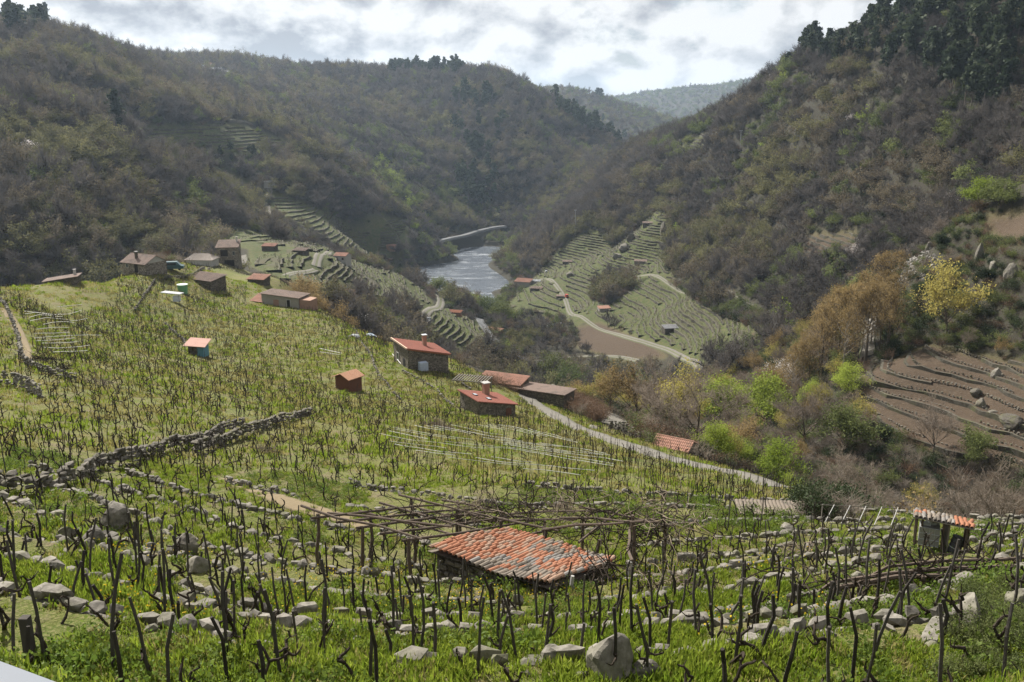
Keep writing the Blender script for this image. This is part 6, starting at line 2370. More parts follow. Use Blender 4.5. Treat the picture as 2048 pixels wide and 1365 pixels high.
TILE_M = {k: [barrel(m_, 20 + i) for i in range(2)] for k, m_ in (('o', M_TILE_O), ('p', M_TILE_P), ('d', M_TILE_D), ('g', M_TILE_G))}
roof_p = empty('roof', (0, 0, 0)); roof_p.parent = shed
under_b = MB()
for c in range(NC):
    x = -SL / 2 - 0.2 + (SL + 0.4) * (c + 0.5) / NC
    for r_ in range(NR):
        f = r_ / NR
        y0 = -SW / 2 - 0.28 + f * slen * math.cos(pitch_a)
        z0 = SH_HI + 0.06 - (y0 + SW / 2) * math.tan(pitch_a) + 0.08 * math.sin(x * 1.6 + y0) - 0.09 * math.cos(x * 0.9)
        w = vnoise(np.array([x * 0.8 + 4.0]), np.array([y0 * 0.8 + 2.0]), 12)[0] + 0.55 * math.exp(-((x - 0.9) / 1.0) ** 2) - 0.25 * (x < -0.6)
        q_ = random.random()
        kd = 'd' if w > 0.72 and q_ < 0.75 else 'g' if w > 0.58 and q_ < 0.7 else 'p' if q_ < 0.34 else 'o'
        if x > 1.6 and q_ < 0.5:
            kd = 'p'
        o = mesh_obj('tile', random.choice(TILE_M[kd]), None, roof_p)
        o.location = (x + random.gauss(0, 0.012), y0 + random.gauss(0, 0.02), z0)
        o.rotation_euler = (-pitch_a + random.gauss(0, 0.02), random.gauss(0, 0.06), random.gauss(0, 0.035))
b = corrugated((-SL / 2 - 0.22, SW / 2 + 0.22, SH_HI - SH_FALL - 0.06), (SL / 2 + 0.22, SW / 2 + 0.22, SH_HI - SH_FALL - 0.06), (-SL / 2 - 0.22, -SW / 2 - 0.2, SH_HI + 0.07), (SL / 2 + 0.22, -SW / 2 - 0.2, SH_HI + 0.07), 5.4 / NC, -0.03, rows=8, lift=-0.06)
o = b.build('under_tiles', M_TILE_D, roof_p)
o['kind'] = 'stuff'

# ------------------------------------------------------------------ pergola of logs behind and beside the shed
perg = empty('vine_pergola', SHED_G, SHED_RZ)
tag(perg, 'rough log pergola with bare tangled canes beside and behind the tiled shed', 'pergola')


def shed_ground(x, y):
    p = Vector(SHED_G) + sax * x + say * y
    return hz(p.x, p.y) - SHED_G.z


def log(p, q_, r0, r1, name='beam', mat=None):
    p, q_ = Vector(p), Vector(q_)
    pts = [p.lerp(q_, f) + Vector((random.gauss(0, 0.04), random.gauss(0, 0.04), random.gauss(0, 0.03))) for f in (0, 0.33, 0.66, 1)]
    return MB().tube(pts, [r0, r0 * 0.95, (r0 + r1) / 2, r1], 6).build(name, mat or M_LOG, perg)


PH_ = lambda x, y: shed_ground(x, y) + 2.05
xs_ = (-7.0, -6.0, -5.0, -4.0, -3.0, -1.2, 0.8, 2.6)
for x in xs_:
    y0, y1 = (-2.9 if x < -2.7 else SW / 2 + 0.3), SW / 2 + 4.2 + random.uniform(-0.4, 0.5)
    log((x, y0, PH_(x, y0)), (x + random.uniform(-0.3, 0.3), y1, PH_(x, y1)), 0.05, 0.035)
for y in (-2.6, -1.2, 0.2, 1.6, 3.0, 4.4, 5.8):
    x0, x1 = -7.6, (-2.7 if y < 2.3 else 2.8)
    k = 3 if x1 > 0 else 1
    for i in range(k):
        a, c_ = x0 + (x1 - x0) * i / k - 0.3, x0 + (x1 - x0) * (i + 1) / k + 0.3
        log((a, y + random.uniform(-0.2, 0.2), PH_(a, y) + 0.1), (c_, y + random.uniform(-0.2, 0.2), PH_(c_, y) + 0.1), 0.05, 0.035)
for x in (-7.2, -5.0, -2.9, -1.0, 1.2, 2.6):
    for y in ((-2.7, 0.2, 3.0, 6.3) if x < -2.5 else (3.2, 6.4)):
        zg = shed_ground(x, y)
        log((x, y, zg - 0.3), (x + random.gauss(0, 0.05), y, PH_(x, y) + 0.05), 0.07, 0.06, 'post')
log((SL / 2 + 0.5, -SW / 2 + 0.6, shed_ground(SL / 2 + 0.5, -2) - 0.3), (SL / 2 + 0.55, -SW / 2 + 0.6, 1.9), 0.07, 0.06, 'post', M_CONC)
log((SL / 2 + 1.1, 1.6, shed_ground(SL / 2 + 1.1, 1.6) - 0.3), (SL / 2 + 1.1, 1.6, 1.2), 0.08, 0.08, 'post', M_CONC)
log((SL / 2 + 1.1, 1.6, 1.15), (2.0, SW / 2 + 2.0, 0.9), 0.06, 0.05)


def tangle(name, parent, cx, cy, cz, n, spread, ln, mat, rad=0.012, seed=1, up=0.2):
    rr = random.Random(seed)
    b = MB()
    for _ in range(n):
        p = Vector((cx + rr.uniform(-spread[0], spread[0]), cy + rr.uniform(-spread[1], spread[1]), cz + rr.uniform(-0.1, 0.2)))
        d = Vector((rr.gauss(0, 1), rr.gauss(0, 1), rr.gauss(up, 0.4))).normalized()
        pts = [p]
        for i in range(5):
            d = (d + Vector((rr.gauss(0, 0.45), rr.gauss(0, 0.45), rr.gauss(-0.05, 0.4)))).normalized()
            p = p + d * ln * rr.uniform(0.12, 0.28)
            pts.append(p)
        b.tube(pts, [rad, rad, rad * 0.9, rad * 0.8, rad * 0.7, rad * 0.5], 4, cap=False)
    return b.build(name, mat, parent)


for i, (x, y) in enumerate([(-5.5, 1.0), (-4.0, 3.0), (-5.0, 4.8), (-2.5, 4.6), (-0.8, 5.2), (1.2, 4.4), (2.8, 5.4), (3.6, 3.8)]):
    tangle('canes', perg, x, y, PH_(x, y) + 0.05, 48, (1.2, 1.2), 1.9, M_CANE if i % 3 == 1 else M_VINE, 0.012 if i % 3 == 1 else 0.02, 60 + i, 0.0)
tangle('canes', perg, SL / 2 + 0.7, -0.6, 1.0, 46, (0.5, 2.0), 1.8, M_VINE, 0.026, 90)
tangle('canes', perg, SL / 2 + 0.9, -1.4, 0.7, 30, (0.7, 1.2), 1.8, M_CANE, 0.014, 91)

# ------------------------------------------------------------------ the two red roofed houses
g = ground_at(975, 826, 60)
root, roof, top = mono_house('red_roof_house', 'stone house with a flat pitched red roof and two skylights beside the long barn', g, R(30), 5.4, 5.3, 2.75, 1.5, '+x', M_WALL, M_ROOF_R, 0.3, 0.24)
chimney(root, 0.6, 1.55, 1.5, 3.6, 0.75, M_BRICK)
for (x, y) in ((-1.6, 0.4), (-0.5, -1.3)):
    z = top(x, y)
    o = MB().box((x, y, z + 0.12), (0.55, 0.75, 0.1), 0, Matrix.Rotation(0.23, 3, 'Y')).build('skylight', M_DARK, roof)
    MB().box((x, y, z + 0.19), (0.42, 0.6, 0.03), 0, Matrix.Rotation(0.23, 3, 'Y')).build('pane', plain('skylight_pane', (0.4, 0.45, 0.5), (0.5, 0.55, 0.6), 0.15), o)
MB().tube([(3.02, -2.95, 1.36), (3.02, 2.95, 1.36)], 0.06, 6).build('gutter', M_BRICK, root)
opening(root, '-y', 1.7, 0.0, 0.8, 1.15, 5.4, 5.3, 'door', M_BROWNWOOD)
G_LOWER = g
g = ground_at(842, 732, 60)
root, roof, top = mono_house('red_roof_house', 'taller stone house with red roof and white verge strip above the farm road', g, R(26), 6.8, 7.0, 4.1, 2.5, '+x', M_WALL, M_ROOF_R, 0.35, 0.24)
chimney(root, 0.9, 0.6, 2.6, 4.9, 0.6, M_BRICK, M_METAL)
x0 = -3.75
MB().add([(x0, -3.9, top(x0, 0) + 0.10), (x0 + 0.22, -3.9, top(x0 + 0.22, 0) + 0.10), (x0 + 0.22, 3.9, top(x0 + 0.22, 0) + 0.10), (x0, 3.9, top(x0, 0) + 0.10),
          (x0, -3.9, top(x0, 0) - 0.15), (x0, 3.9, top(x0, 0) - 0.15)], [(0, 1, 2, 3), (0, 3, 5, 4)]).build('verge', plain('pale_verge', (0.5, 0.36, 0.26), (0.62, 0.46, 0.34), 0.8), root)
MB().box((0, -3.87, 3.2), (7.4, 0.08, 0.16), 0, Matrix.Rotation(0.23, 3, 'Y')).build('fascia', M_TILE_O, root)
opening(root, '-x', 1.4, 0.6, 1.0, 1.7, 6.8, 7.0, 'window', M_GLASS, M_WHITEWASH)
opening(root, '-x', -1.6, 0.2, 0.9, 1.9, 6.8, 7.0, 'door', M_DARK)
UP_G, UP_RZ = g, R(26)
# water container beside it
c0 = Vector(g) + Vector((math.cos(UP_RZ), math.sin(UP_RZ), 0)) * -1.2 + Vector((math.sin(UP_RZ), -math.cos(UP_RZ), 0)) * 4.3
ibc = empty('water_container', (c0.x, c0.y, hz(c0.x, c0.y) + 0.1), UP_RZ)
tag(ibc, 'white cube shaped water container in a metal cage against the upper red roofed house', 'container')
MB().box((0, 0, 0.78), (1.3, 1.1, 1.25)).build('tank', plain('bluish_plastic', (0.4, 0.46, 0.56), (0.5, 0.56, 0.66), 0.4), ibc)
cg = MB()
for i in range(6):
    x = -0.67 + 1.34 * i / 5
    cg.tube([(x, -0.57, 0.12), (x, -0.57, 1.42)], 0.014, 4).tube([(x, 0.57, 0.12), (x, 0.57, 1.42)], 0.014, 4)
for i in range(5):
    z = 0.15 + 1.25 * i / 4
    cg.tube([(-0.67, -0.57, z), (0.67, -0.57, z), (0.67, 0.57, z), (-0.67, 0.57, z), (-0.67, -0.57, z)], 0.014, 4)
cg.build('cage', M_METAL, ibc)
MB().box((0, 0, 0.06), (1.35, 1.15, 0.14)).build('pallet', M_WOODG, ibc)

# brown wooden shed
g = ground_at(698, 780, 60)
root = empty('garden_shed', g, R(-36))
tag(root, 'small reddish brown wooden shed with an orange corrugated gable roof', 'shed')
bw_, bl_, bh_ = 2.6, 2.3, 2.0
wall_box([(-bw_ / 2, -bl_ / 2), (bw_ / 2, -bl_ / 2), (bw_ / 2, bl_ / 2), (-bw_ / 2, bl_ / 2)], -1.2, [bh_] * 4).build('wall', M_BROWNWOOD, root)
for i in range(13):
    x = -bw_ / 2 + bw_ * (i + 0.5) / 13
    MB().box((x, -bl_ / 2 - 0.015, 0.45 + 0.25 * (1 - abs(x) / 1.3)), (bw_ / 13 - 0.02, 0.03, 3.1 + 0.5 * (1 - abs(x) / 1.3))).build('board', M_BROWNWOOD, root)
for i in range(11):
    y = -bl_ / 2 + bl_ * (i + 0.5) / 11
    MB().box((bw_ / 2 + 0.015, y, 0.4), (0.03, bl_ / 11 - 0.02, 3.1)).build('board', M_BROWNWOOD, root)
MB().add([(-bw_ / 2, -bl_ / 2, bh_), (bw_ / 2, -bl_ / 2, bh_), (0, -bl_ / 2, bh_ + 0.5), (-bw_ / 2, bl_ / 2, bh_), (bw_ / 2, bl_ / 2, bh_), (0, bl_ / 2, bh_ + 0.5)], [(0, 1, 2), (3, 5, 4), (0, 2, 5, 3), (1, 4, 5, 2)]).build('gable', M_BROWNWOOD, root)
for s in (-1, 1):
    corrugated((s * (bw_ / 2 + 0.3), -bl_ / 2 - 0.35, bh_ - 0.08), (s * (bw_ / 2 + 0.3), bl_ / 2 + 0.35, bh_ - 0.08), (0, -bl_ / 2 - 0.35, bh_ + 0.57), (0, bl_ / 2 + 0.35, bh_ + 0.57), 0.2, 0.055).build('roof', tile_material('orange_sheet_roof', (0.36, 0.19, 0.12), (0.44, 0.25, 0.16), (0.3, 0.15, 0.1), 0.2), root)
for s in (-0.6, 0.9):
    MB().tube([(s - 1.4, -bl_ / 2 - 0.9, 0.35), (s + 1.6, -bl_ / 2 - 0.6, 0.1)], 0.05, 5).build('rail', M_WOODG, root)

# blue walled hut with a pink sheet roof
g = ground_at(398, 712, 60)
root = empty('blue_hut', g, R(-8))
tag(root, 'tiny hut with a pinkish sheet roof and turquoise blue side in the left vineyard', 'hut')
wall_box([(-1.1, -0.9), (1.1, -0.9), (1.1, 0.9), (-1.1, 0.9)], -0.6, [1.9, 1.75, 1.75, 1.9]).build('wall', M_WALL_DARK, root)
MB().box((0.72, -0.93, 0.85), (0.9, 0.05, 1.75)).build('door', M_BLUE, root)
MB().box((1.13, 0.0, 0.8), (0.05, 1.7, 1.7)).build('side_panel', M_BLUE, root)
corrugated((-1.6, -1.4, 1.8), (1.75, -1.4, 1.68), (-1.75, 1.3, 2.35), (1.45, 1.3, 2.25), 0.17, 0.035).build('roof', M_SHEETING, root)
MB().tube([(-1.4, -1.2, -0.3), (-1.4, -1.2, 1.85)], 0.05, 5).build('post', M_WOODG, root)

# long stone barn and the tile roofs beside it
g = ground_at(1085, 802, 70)
root, roof, top = mono_house('stone_barn', 'long dark stone barn with a mossy brown roof below the red roofed houses', g, R(-26), 9.5, 4.6, 2.3, 2.0, '+y', M_WALL_DARK, M_ROOF_B, 0.3, 0.24)
g = ground_at(1005, 768, 70)
root, roof, top = mono_house('ruined_barn', 'ruined low barn with a faded orange tile roof beside the long stone barn', g, R(-24), 8.0, 4.0, 1.2, 0.7, '-y', M_WALL_DARK, M_ROOF_RB, 0.2, 0.24)
g = ground_at(1120, 790, 100)
root, roof, top = mono_house('low_barn', 'low dark roof running on past the long stone barn', g + say * 1.0, R(-22), 10.0, 3.2, 1.3, 0.9, '+y', M_WALL_DARK, M_ROOF_B, 0.2, 0.24)
# slatted rack left of the lower house
g = ground_at(945, 776, 70)
root = empty('slatted_pergola', g, R(-16))
tag(root, 'slatted wooden pergola behind the lower red roofed house', 'pergola')
for i in range(13):
    x = -2.6 + 5.2 * i / 12
    MB().box((x, 0, 1.55), (0.1, 3.4, 0.1)).build('slat', M_WOODG, root)
for y in (-1.5, 1.5):
    MB().box((0, y, 1.45), (5.6, 0.12, 0.12)).build('beam', M_WOODG, root)
    for x in (-2.6, 2.6):
        MB().tube([(x, y, -1.0), (x, y, 1.42)], 0.07, 6).build('post', M_WOODG, root)

# tile roofed hut beside the farm road
_t = float(px_polar(1350, 893)[0])
g = Vector((96 * math.sin(_t), 96 * math.cos(_t), hz(96 * math.sin(_t), 96 * math.cos(_t))))
root, roofs = gable_house('roadside_hut', 'small stone hut with a rust red tile roof beside the farm road', g, R(-32), 3.9, 2.8, 0.7, 0.6, M_WALL_DARK, M_ROOF_RB, 0.3, 0.22)

# low roofed shed among the vines at right
g = ground_at(1568, 1024, 30)
root, roof, top = mono_house('low_vine_shed', 'long low shed with a dark greyish tile roof among the right vines', g, R(-4), 4.6, 1.1, 0.12, 0.2, '+y', M_WALL_DARK, M_TILE_D, 0.2, 0.2)
tr = empty('pole_trellis', ground_at(1725, 1052, 30), R(-6))
tag(tr, 'pale pole trellis frame between the low shed and the lean-to shelter', 'trellis')
for i in range(5):
    x = -1.5 + 3.0 * i / 4
    MB().tube([(x - 0.5, -0.9, 0.5), (x + 0.35, 0.9, 0.62)], 0.02, 5).build('pole', M_CONC, tr)
for y, z in ((-0.9, 0.5), (0.9, 0.62)):
    MB().tube([(-1.8, y, z - 0.03), (1.8, y, z - 0.03)], 0.02, 5).build('rail', M_WOODG, tr)
    for x in (-1.7, 1.7):
        MB().tube([(x, y, z - 0.8), (x, y, z)], 0.03, 5).build('post', M_WOODG, tr)

# lean-to shelter with barrel and tank
g = ground_at(1878, 1098, 25) + Vector((0, 0, 0.12))
sh = empty('lean_to_shelter', g, R(-24))
sh.scale = (0.74,) * 3
tag(sh, 'open lean-to shelter with a mossy orange tile roof on posts at the right', 'shelter')
for (x, y, h) in ((-1.05, -0.5, 1.5), (0.05, -0.5, 1.42), (1.0, -0.5, 1.36), (-1.05, 0.6, 1.28), (1.0, 0.6, 1.17), (-0.85, -0.3, 1.44)):
    MB().tube([(x, y, -0.6), (x + random.gauss(0, 0.03), y, h)], 0.055, 6).build('post', M_LOG, sh)
rf = empty('roof', (0, 0, 0)); rf.parent = sh
for c in range(13):
    x = -1.25 + 2.5 * (c + 0.5) / 13
    for r_ in range(3):
        y0 = -0.72 + 0.4 * r_
        z0 = 1.50 - 0.16 * (y0 + 0.72) - 0.05 * x
        o = mesh_obj('tile', random.choice(TILE_M['o' if (x > 0.45 or random.random() < 0.2) else random.choice('ddg')]), None, rf)
        o.location = (x, y0, z0)
        o.rotation_euler = (R(-9), random.gauss(0, 0.12), random.gauss(0, 0.1))
        o.scale = (0.95, 0.85, 0.95)
MB().add([(-1.25, -0.72, 1.53), (1.25, -0.72, 1.40), (1.25, 0.72, 1.17), (-1.25, 0.72, 1.30), (-1.25, -0.72, 1.48), (1.25, -0.72, 1.35), (1.25, 0.72, 1.12), (-1.25, 0.72, 1.25)], [(0, 1, 2, 3), (7, 6, 5, 4), (0, 4, 5, 1), (1, 5, 6, 2), (2, 6, 7, 3), (3, 7, 4, 0)]).build('roof_boards', M_WOODG, sh)
MB().box((1.1, 0.05, 0.4), (0.06, 1.1, 1.7), 0.0).build('side_wall', M_WALL_DARK, sh)
MB().box((0.18, -0.1, 0.5), (0.08, 0.7, 1.5), 0.3).build('board', M_WOODG, sh)
drum = empty('oil_drum', Vector(g) + Matrix.Rotation(R(-24), 3, 'Z') @ Vector((0.41, -0.26, -0.05)))
drum.scale = (0.74,) * 3
tag(drum, 'dark tilted metal drum under the lean-to shelter', 'drum')
db = MB().tube([(0, 0, 0), (0.22, 0, 0.78)], 0.27, 14).build('body', plain('dark_drum', (0.03, 0.03, 0.032), (0.055, 0.055, 0.056), 0.55), drum)
for f in (0.05, 0.35, 0.65, 0.95):
    MB().tube([(0.22 * f - 0.004, 0, 0.78 * f - 0.015), (0.22 * f + 0.004, 0, 0.78 * f + 0.015)], 0.285, 14).build('hoop', M_METAL if f == 0.35 else M_DARK, drum)
tk = empty('covered_tank', Vector(g) + Matrix.Rotation(R(-24), 3, 'Z') @ Vector((-0.37, 0.0, 0.0)))
tk.scale = (0.74,) * 3
tag(tk, 'grey caged water tank topped with white sacks under the lean-to shelter', 'tank')
MB().box((0, 0, 0.5), (0.85, 0.75, 0.9), R(-24)).build('tank', plain('greyed_plastic', (0.2, 0.2, 0.19), (0.29, 0.29, 0.27), 0.6), tk)
cg = MB()
for i in range(5):
    x = -0.43 + 0.86 * i / 4
    p = Matrix.Rotation(R(-24), 3, 'Z') @ Vector((x, -0.39, 0))
    cg.tube([(p.x, p.y, 0.05), (p.x, p.y, 0.97)], 0.012, 4)
for i in range(4):
    z = 0.08 + 0.87 * i / 3
    a = Matrix.Rotation(R(-24), 3, 'Z') @ Vector((-0.44, -0.395, 0)); c_ = Matrix.Rotation(R(-24), 3, 'Z') @ Vector((0.44, -0.395, 0))
    cg.tube([(a.x, a.y, z), (c_.x, c_.y, z)], 0.012, 4)
cg.build('cage', M_METAL, tk)
for i in range(3):
    o = mesh_obj('sack', stone_mesh(950 + i, 0.42, 0.32, 0.22, M_PLASTIC, 24), None, tk)
    o.location = (-0.18 + 0.2 * i, 0.05 * i, 1.0 + 0.06 * (i % 2))

# ------------------------------------------------------------------ village
def village(name, label, u, v, rz, rmin, kind, **k):
    g = ground_at(u, v, rmin)
    return (mono_house if kind == 'mono' else gable_house)(name, label, g, R(rz), **k)


root, rf_ = village('stone_house', 'stone house with a white gable and small chimney left of the parked van', 290, 541, -28, 180, 'gable', L=7.8, Wd=6.0, h=2.2, rise=1.5, wall_m=M_WALL, roof_m=M_ROOF_B, gable_m=M_WHITEWASH)
chimney(root, -0.6, -1.5, 2.4, 4.5, 0.5, M_WALL_DARK)
opening(root, '-y', 0.8, 0.0, 1.1, 2.1, 7.8, 6.0, 'door'); opening(root, '-y', -2.2, 1.0, 0.8, 0.8, 7.8, 6.0, 'window', None, M_CONC)
root, rf_ = village('stone_hut', 'small pale hut with a pipe chimney behind the wide low roof', 388, 519, -20, 220, 'gable', L=4.6, Wd=4.0, h=3.0, rise=1.1, wall_m=M_PLASTER, roof_m=M_ROOF_B)
chimney(root, 1.9, 0.6, 2.8, 5.4, 0.35, M_WHITEWASH)
opening(root, '-y', -0.6, 1.1, 0.8, 0.9, 4.6, 4.0, 'window')
village('low_house', 'wide low house with a pale hipped roof in front of the tall stone house', 405, 528, -4, 220, 'gable', L=8.0, Wd=5.6, h=1.7, rise=1.4, wall_m=M_WHITEWASH, roof_m=tile_material('pale_old_tiles', (0.28, 0.24, 0.21), (0.38, 0.33, 0.29), (0.2, 0.17, 0.15), 0.5), hip=2.0)
root, roof, top = village('tall_stone_house', 'tall two storey stone house with a dark balcony opening in the village', 460, 530, 8, 220, 'mono', L=6.4, Wd=6.0, h_hi=7.4, h_lo=6.0, fall='-y', wall_m=M_WALL, roof_m=M_ROOF_B)
opening(root, '-y', -1.0, 3.2, 2.2, 2.0, 6.4, 6.0, 'balcony', M_DARK)
opening(root, '-y', 1.9, 3.5, 0.8, 1.2, 6.4, 6.0, 'window', None, M_CONC)
opening(root, '-y', 0.4, 0.0, 3.0, 2.0, 6.4, 6.0, 'door', M_DARK)
opening(root, '+x', 0.0, 3.6, 0.8, 1.2, 6.4, 6.0, 'window')
MB().box((-1.0, -3.25, 3.1), (2.6, 0.6, 0.12)).build('balcony_floor', M_WOODG, root)
chimney(root, 2.4, 1.6, 6.8, 8.6, 0.5, M_WHITEWASH)
village('stone_shed', 'small shed with a red brown roof on the terraces right of the tall house', 540, 501, -6, 300, 'mono', L=6.0, Wd=4.5, h_hi=2.9, h_lo=2.2, fall='-y', wall_m=M_WALL_DARK, roof_m=M_ROOF_RB)
village('stone_shed', 'dark little shed above the dark green terraces behind the village', 602, 508, -14, 300, 'mono', L=6.0, Wd=4.2, h_hi=2.4, h_lo=1.8, fall='-y', wall_m=M_WALL_DARK, roof_m=M_ROOF_B)
root, rf_ = village('white_house', 'pale two storey house with a faded red roof near the river road', 686, 529, -18, 330, 'gable', L=6.2, Wd=5.6, h=4.6, rise=1.1, wall_m=M_WHITEWASH, roof_m=M_ROOF_RB)
for x in (-1.7, 1.5):
    opening(root, '-y', x, 2.6, 1.0, 1.1, 6.2, 5.6, 'window', None, M_BRICK)
opening(root, '-y', 0.0, 0.0, 1.0, 2.0, 6.2, 5.6, 'door')
root, rf_ = village('red_house', 'dark red walled house below the brown terraces right of the village', 705, 597, -20, 290, 'gable', L=8.0, Wd=5.5, h=2.6, rise=1.2, wall_m=M_REDWALL, roof_m=M_ROOF_RB)
opening(root, '-y', -1.0, 0.8, 0.9, 0.9, 8.0, 5.5, 'window')
village('red_shed', 'small red roofed shed right of the dark red house', 734, 604, -20, 290, 'mono', L=6.0, Wd=3.5, h_hi=1.8, h_lo=1.3, fall='-y', wall_m=M_BRICK, roof_m=M_ROOF_RB)
village('long_stone_shed', 'long brown roofed stone shed below the village wall', 412, 566, -30, 180, 'mono', L=8.6, Wd=4.6, h_hi=1.9, h_lo=1.1, fall='-y', wall_m=M_WALL_DARK, roof_m=M_ROOF_B)
village('stone_shed', 'small shed with a pinkish roof on the stony strips below the village', 518, 566, -14, 190, 'mono', L=4.8, Wd=3.6, h_hi=2.0, h_lo=1.3, fall='-y', wall_m=M_WALL_DARK, roof_m=M_ROOF_RB)
root, roof, top = village('farm_building', 'large grey farm building with a flat slab roof beyond the left vineyard', 572, 612, -14, 150, 'mono', L=9.5, Wd=5.5, h_hi=3.3, h_lo=2.6, fall='+x', wall_m=M_PLASTER, roof_m=M_ROOF_B)
opening(root, '-y', -1.0, 0.2, 1.4, 1.8, 9.5, 5.5, 'door', M_BRICK)
opening(root, '-y', 2.2, 0.2, 0.9, 1.9, 9.5, 5.5, 'door', M_DARK, M_WHITEWASH)
lt = corrugated((-8.2, -2.6, 1.3), (-4.3, -3.2, 1.2), (-8.0, 1.6, 2.3), (-4.3, 1.6, 2.3), 0.22, 0.06, rows=6)
lt.build('annex_roof', M_ROOF_RB, root)
wall_box([(-7.9, -2.2), (-4.8, -2.7), (-4.8, 1.4), (-7.9, 1.4)], -2.0, [1.3, 1.3, 2.2, 2.2]).build('annex_wall', M_WALL_DARK, root)
wall_box([(4.8, -2.4), (7.4, -2.0), (7.4, 1.6), (4.8, 2.0)], -2.0, [2.2, 2.0, 2.0, 2.2]).build('brick_annex', M_BRICK, root)
root, roof, top = village('crest_shed', 'long low roof with a white chimney on the meadow crest', 126, 566, 14, 120, 'mono', L=5.4, Wd=3.4, h_hi=1.3, h_lo=0.6, fall='-x', wall_m=M_WALL_DARK, roof_m=M_ROOF_B)
chimney(root, 2.0, 0.8, 0.8, 2.2, 0.4, M_WHITEWASH)
village('roadside_shed', 'little orange roofed shed at the edge of the lower knoll', 907, 628, -15, 400, 'mono', L=9.0, Wd=3.5, h_hi=1.8, h_lo=1.2, fall='-y', wall_m=M_BRICK, roof_m=M_TILE_O)
village('roadside_shed', 'red roofed sheds in a row beside the bridge road', 988, 664, -30, 380, 'mono', L=10.0, Wd=4.0, h_hi=2.0, h_lo=1.4, fall='-y', wall_m=M_BRICK, roof_m=M_ROOF_RB)
# huts on the terraced hill
for (nm, lb, u, v, rz, L_, W_, h1, h2, wm, rm) in [
    ('vineyard_hut', 'pale roofed hut, upper one of two left of the hill track', 1071, 567, -12, 8, 4.5, 2.6, 2.0, M_PLASTER, M_SHEET_W), ('vineyard_hut', 'brown roofed hut, lower one of two left of the hill track', 1073, 581, -12, 9, 5, 2.4, 1.8, M_WALL_DARK, M_ROOF_B),
    ('vineyard_hut', 'ruined grey hut in the middle of the steep terraces', 1281, 527, -10, 9, 5, 2.4, 1.8, M_WALL, M_ROOF_B), ('vineyard_hut', 'stone hut with a faded red roof at the left end of the big terraces', 1208, 622, 12, 7.5, 4.5, 2.8, 2.0, M_PLASTER, M_ROOF_RB),
    ('vineyard_hut', 'hut with a dark slate grey roof on the big right terraces', 1340, 663, 10, 7.5, 5, 3.0, 2.2, M_WALL_DARK, M_ROOF_G), ('vineyard_hut', 'tiny hut above the top bend of the hill track', 1135, 527, -8, 8, 4.5, 2.2, 1.6, M_WALL_DARK, M_ROOF_B),
    ('vineyard_hut', 'small hut high in the steep hill terraces', 1297, 450, -6, 9, 5, 2.2, 1.6, M_WALL_DARK, M_ROOF_B), ('riverside_house', 'red roofed house half hidden in riverbank trees', 1047, 575, -20, 13, 8, 6.5, 5.0, M_PLASTER, M_ROOF_RB),
    ('lone_hut', 'lone stone hut on the brown terraces of the right hill', 1703, 518, -14, 7, 5, 3.2, 2.6, M_WALL, M_ROOF_B), ('valley_shed', 'small pinkish roofed shed at the foot of the right terraces', 1465, 712, 8, 6, 3, 1.9, 1.4, M_WALL_DARK, M_ROOF_RB),
    ('track_hut', 'dark little hut beside the hill track', 1120, 597, -10, 5, 3.5, 2.2, 1.8, M_WALL_DARK, M_ROOF_B), ('river_shed', 'small reddish shed above the river road', 783, 497, -20, 8, 5, 3.2, 2.6, M_BRICK, M_ROOF_RB), ('river_shed', 'dark low shed just below the river road', 773, 524, -20, 10, 5, 2.6, 2.0, M_WALL_DARK, M_ROOF_B),
    ('hilltop_house', 'small white house at the upper end of the left track', 542, 371, -10, 9, 6, 3.6, 3.0, M_WHITEWASH, M_SHEET_W), ('hillside_house', 'lone white building near the left picture edge', 14, 190, 0, 8, 5, 3.4, 2.8, M_WHITEWASH, M_SHEET_W)]:
    mono_house(nm, lb, ground_at(u, v, 300), R(rz), L_, W_, h1, h2, '-y', wm, rm, 0.3, 0.4)
for i, (u, v, L_, rm, lb) in enumerate([(416, 136, 15, M_ROOF_RB, 'topmost house of the hilltop hamlet'), (432, 146, 18, M_SHEET_W, 'pale roofed house of the hilltop hamlet'), (445, 152, 20, M_SHEET_W, 'broad white roofed house at the foot of the hilltop hamlet'), (402, 140, 12, M_SHEET_W, 'left small house of the hilltop hamlet'), (360, 133, 14, M_SHEET_W, 'low pale house left of the hilltop hamlet')]):
    gable_house('hamlet_house', lb, ground_at(u, v, 1000), R(-10 + 7 * i), L_, 9, 5, 2.5, M_WHITEWASH if i % 2 else M_PLASTER, rm, 0.5, 0.8, 6)
# ------------------------------------------------------------------ guardrail beside the camera
M_RAIL = plain('galvanised_rail', (0.14, 0.155, 0.18), (0.17, 0.185, 0.21), 0.7, 1.5, 0.0, 0.2, 0.05)
_ra = [(0.955 / -float(px_polar(*q_)[1]), float(px_polar(*q_)[0])) for q_ in ((0, 1308), (155, 1365))]      # the rail's far edge
_ra = [Vector((r_ * math.sin(t_), r_ * math.cos(t_), 0)) for r_, t_ in _ra]
_rz = math.atan2(_ra[1].y - _ra[0].y, _ra[1].x - _ra[0].x)
_rm = _ra[0] + (_ra[1] - _ra[0]).normalized() * 0.8
gr_ = empty('guardrail', (_rm.x + math.sin(_rz) * 0.05, _rm.y - math.cos(_rz) * 0.05, ZC - 1.755), _rz)
tag(gr_, 'pale galvanised guardrail cutting the lower left corner', 'guardrail')
prof = [(-0.012, 0.80), (0.035, 0.80), (0.05, 0.775), (0.05, 0.72), (-0.02, 0.66), (-0.02, 0.62), (0.05, 0.56), (0.05, 0.51), (0.0, 0.48)]
b = MB()
for x in (-9.0, 7.0):
    for (y, z) in prof:
        b.v.append((x, y, z))
    for (y, z) in prof:
        b.v.append((x, y - 0.008, z - 0.004))
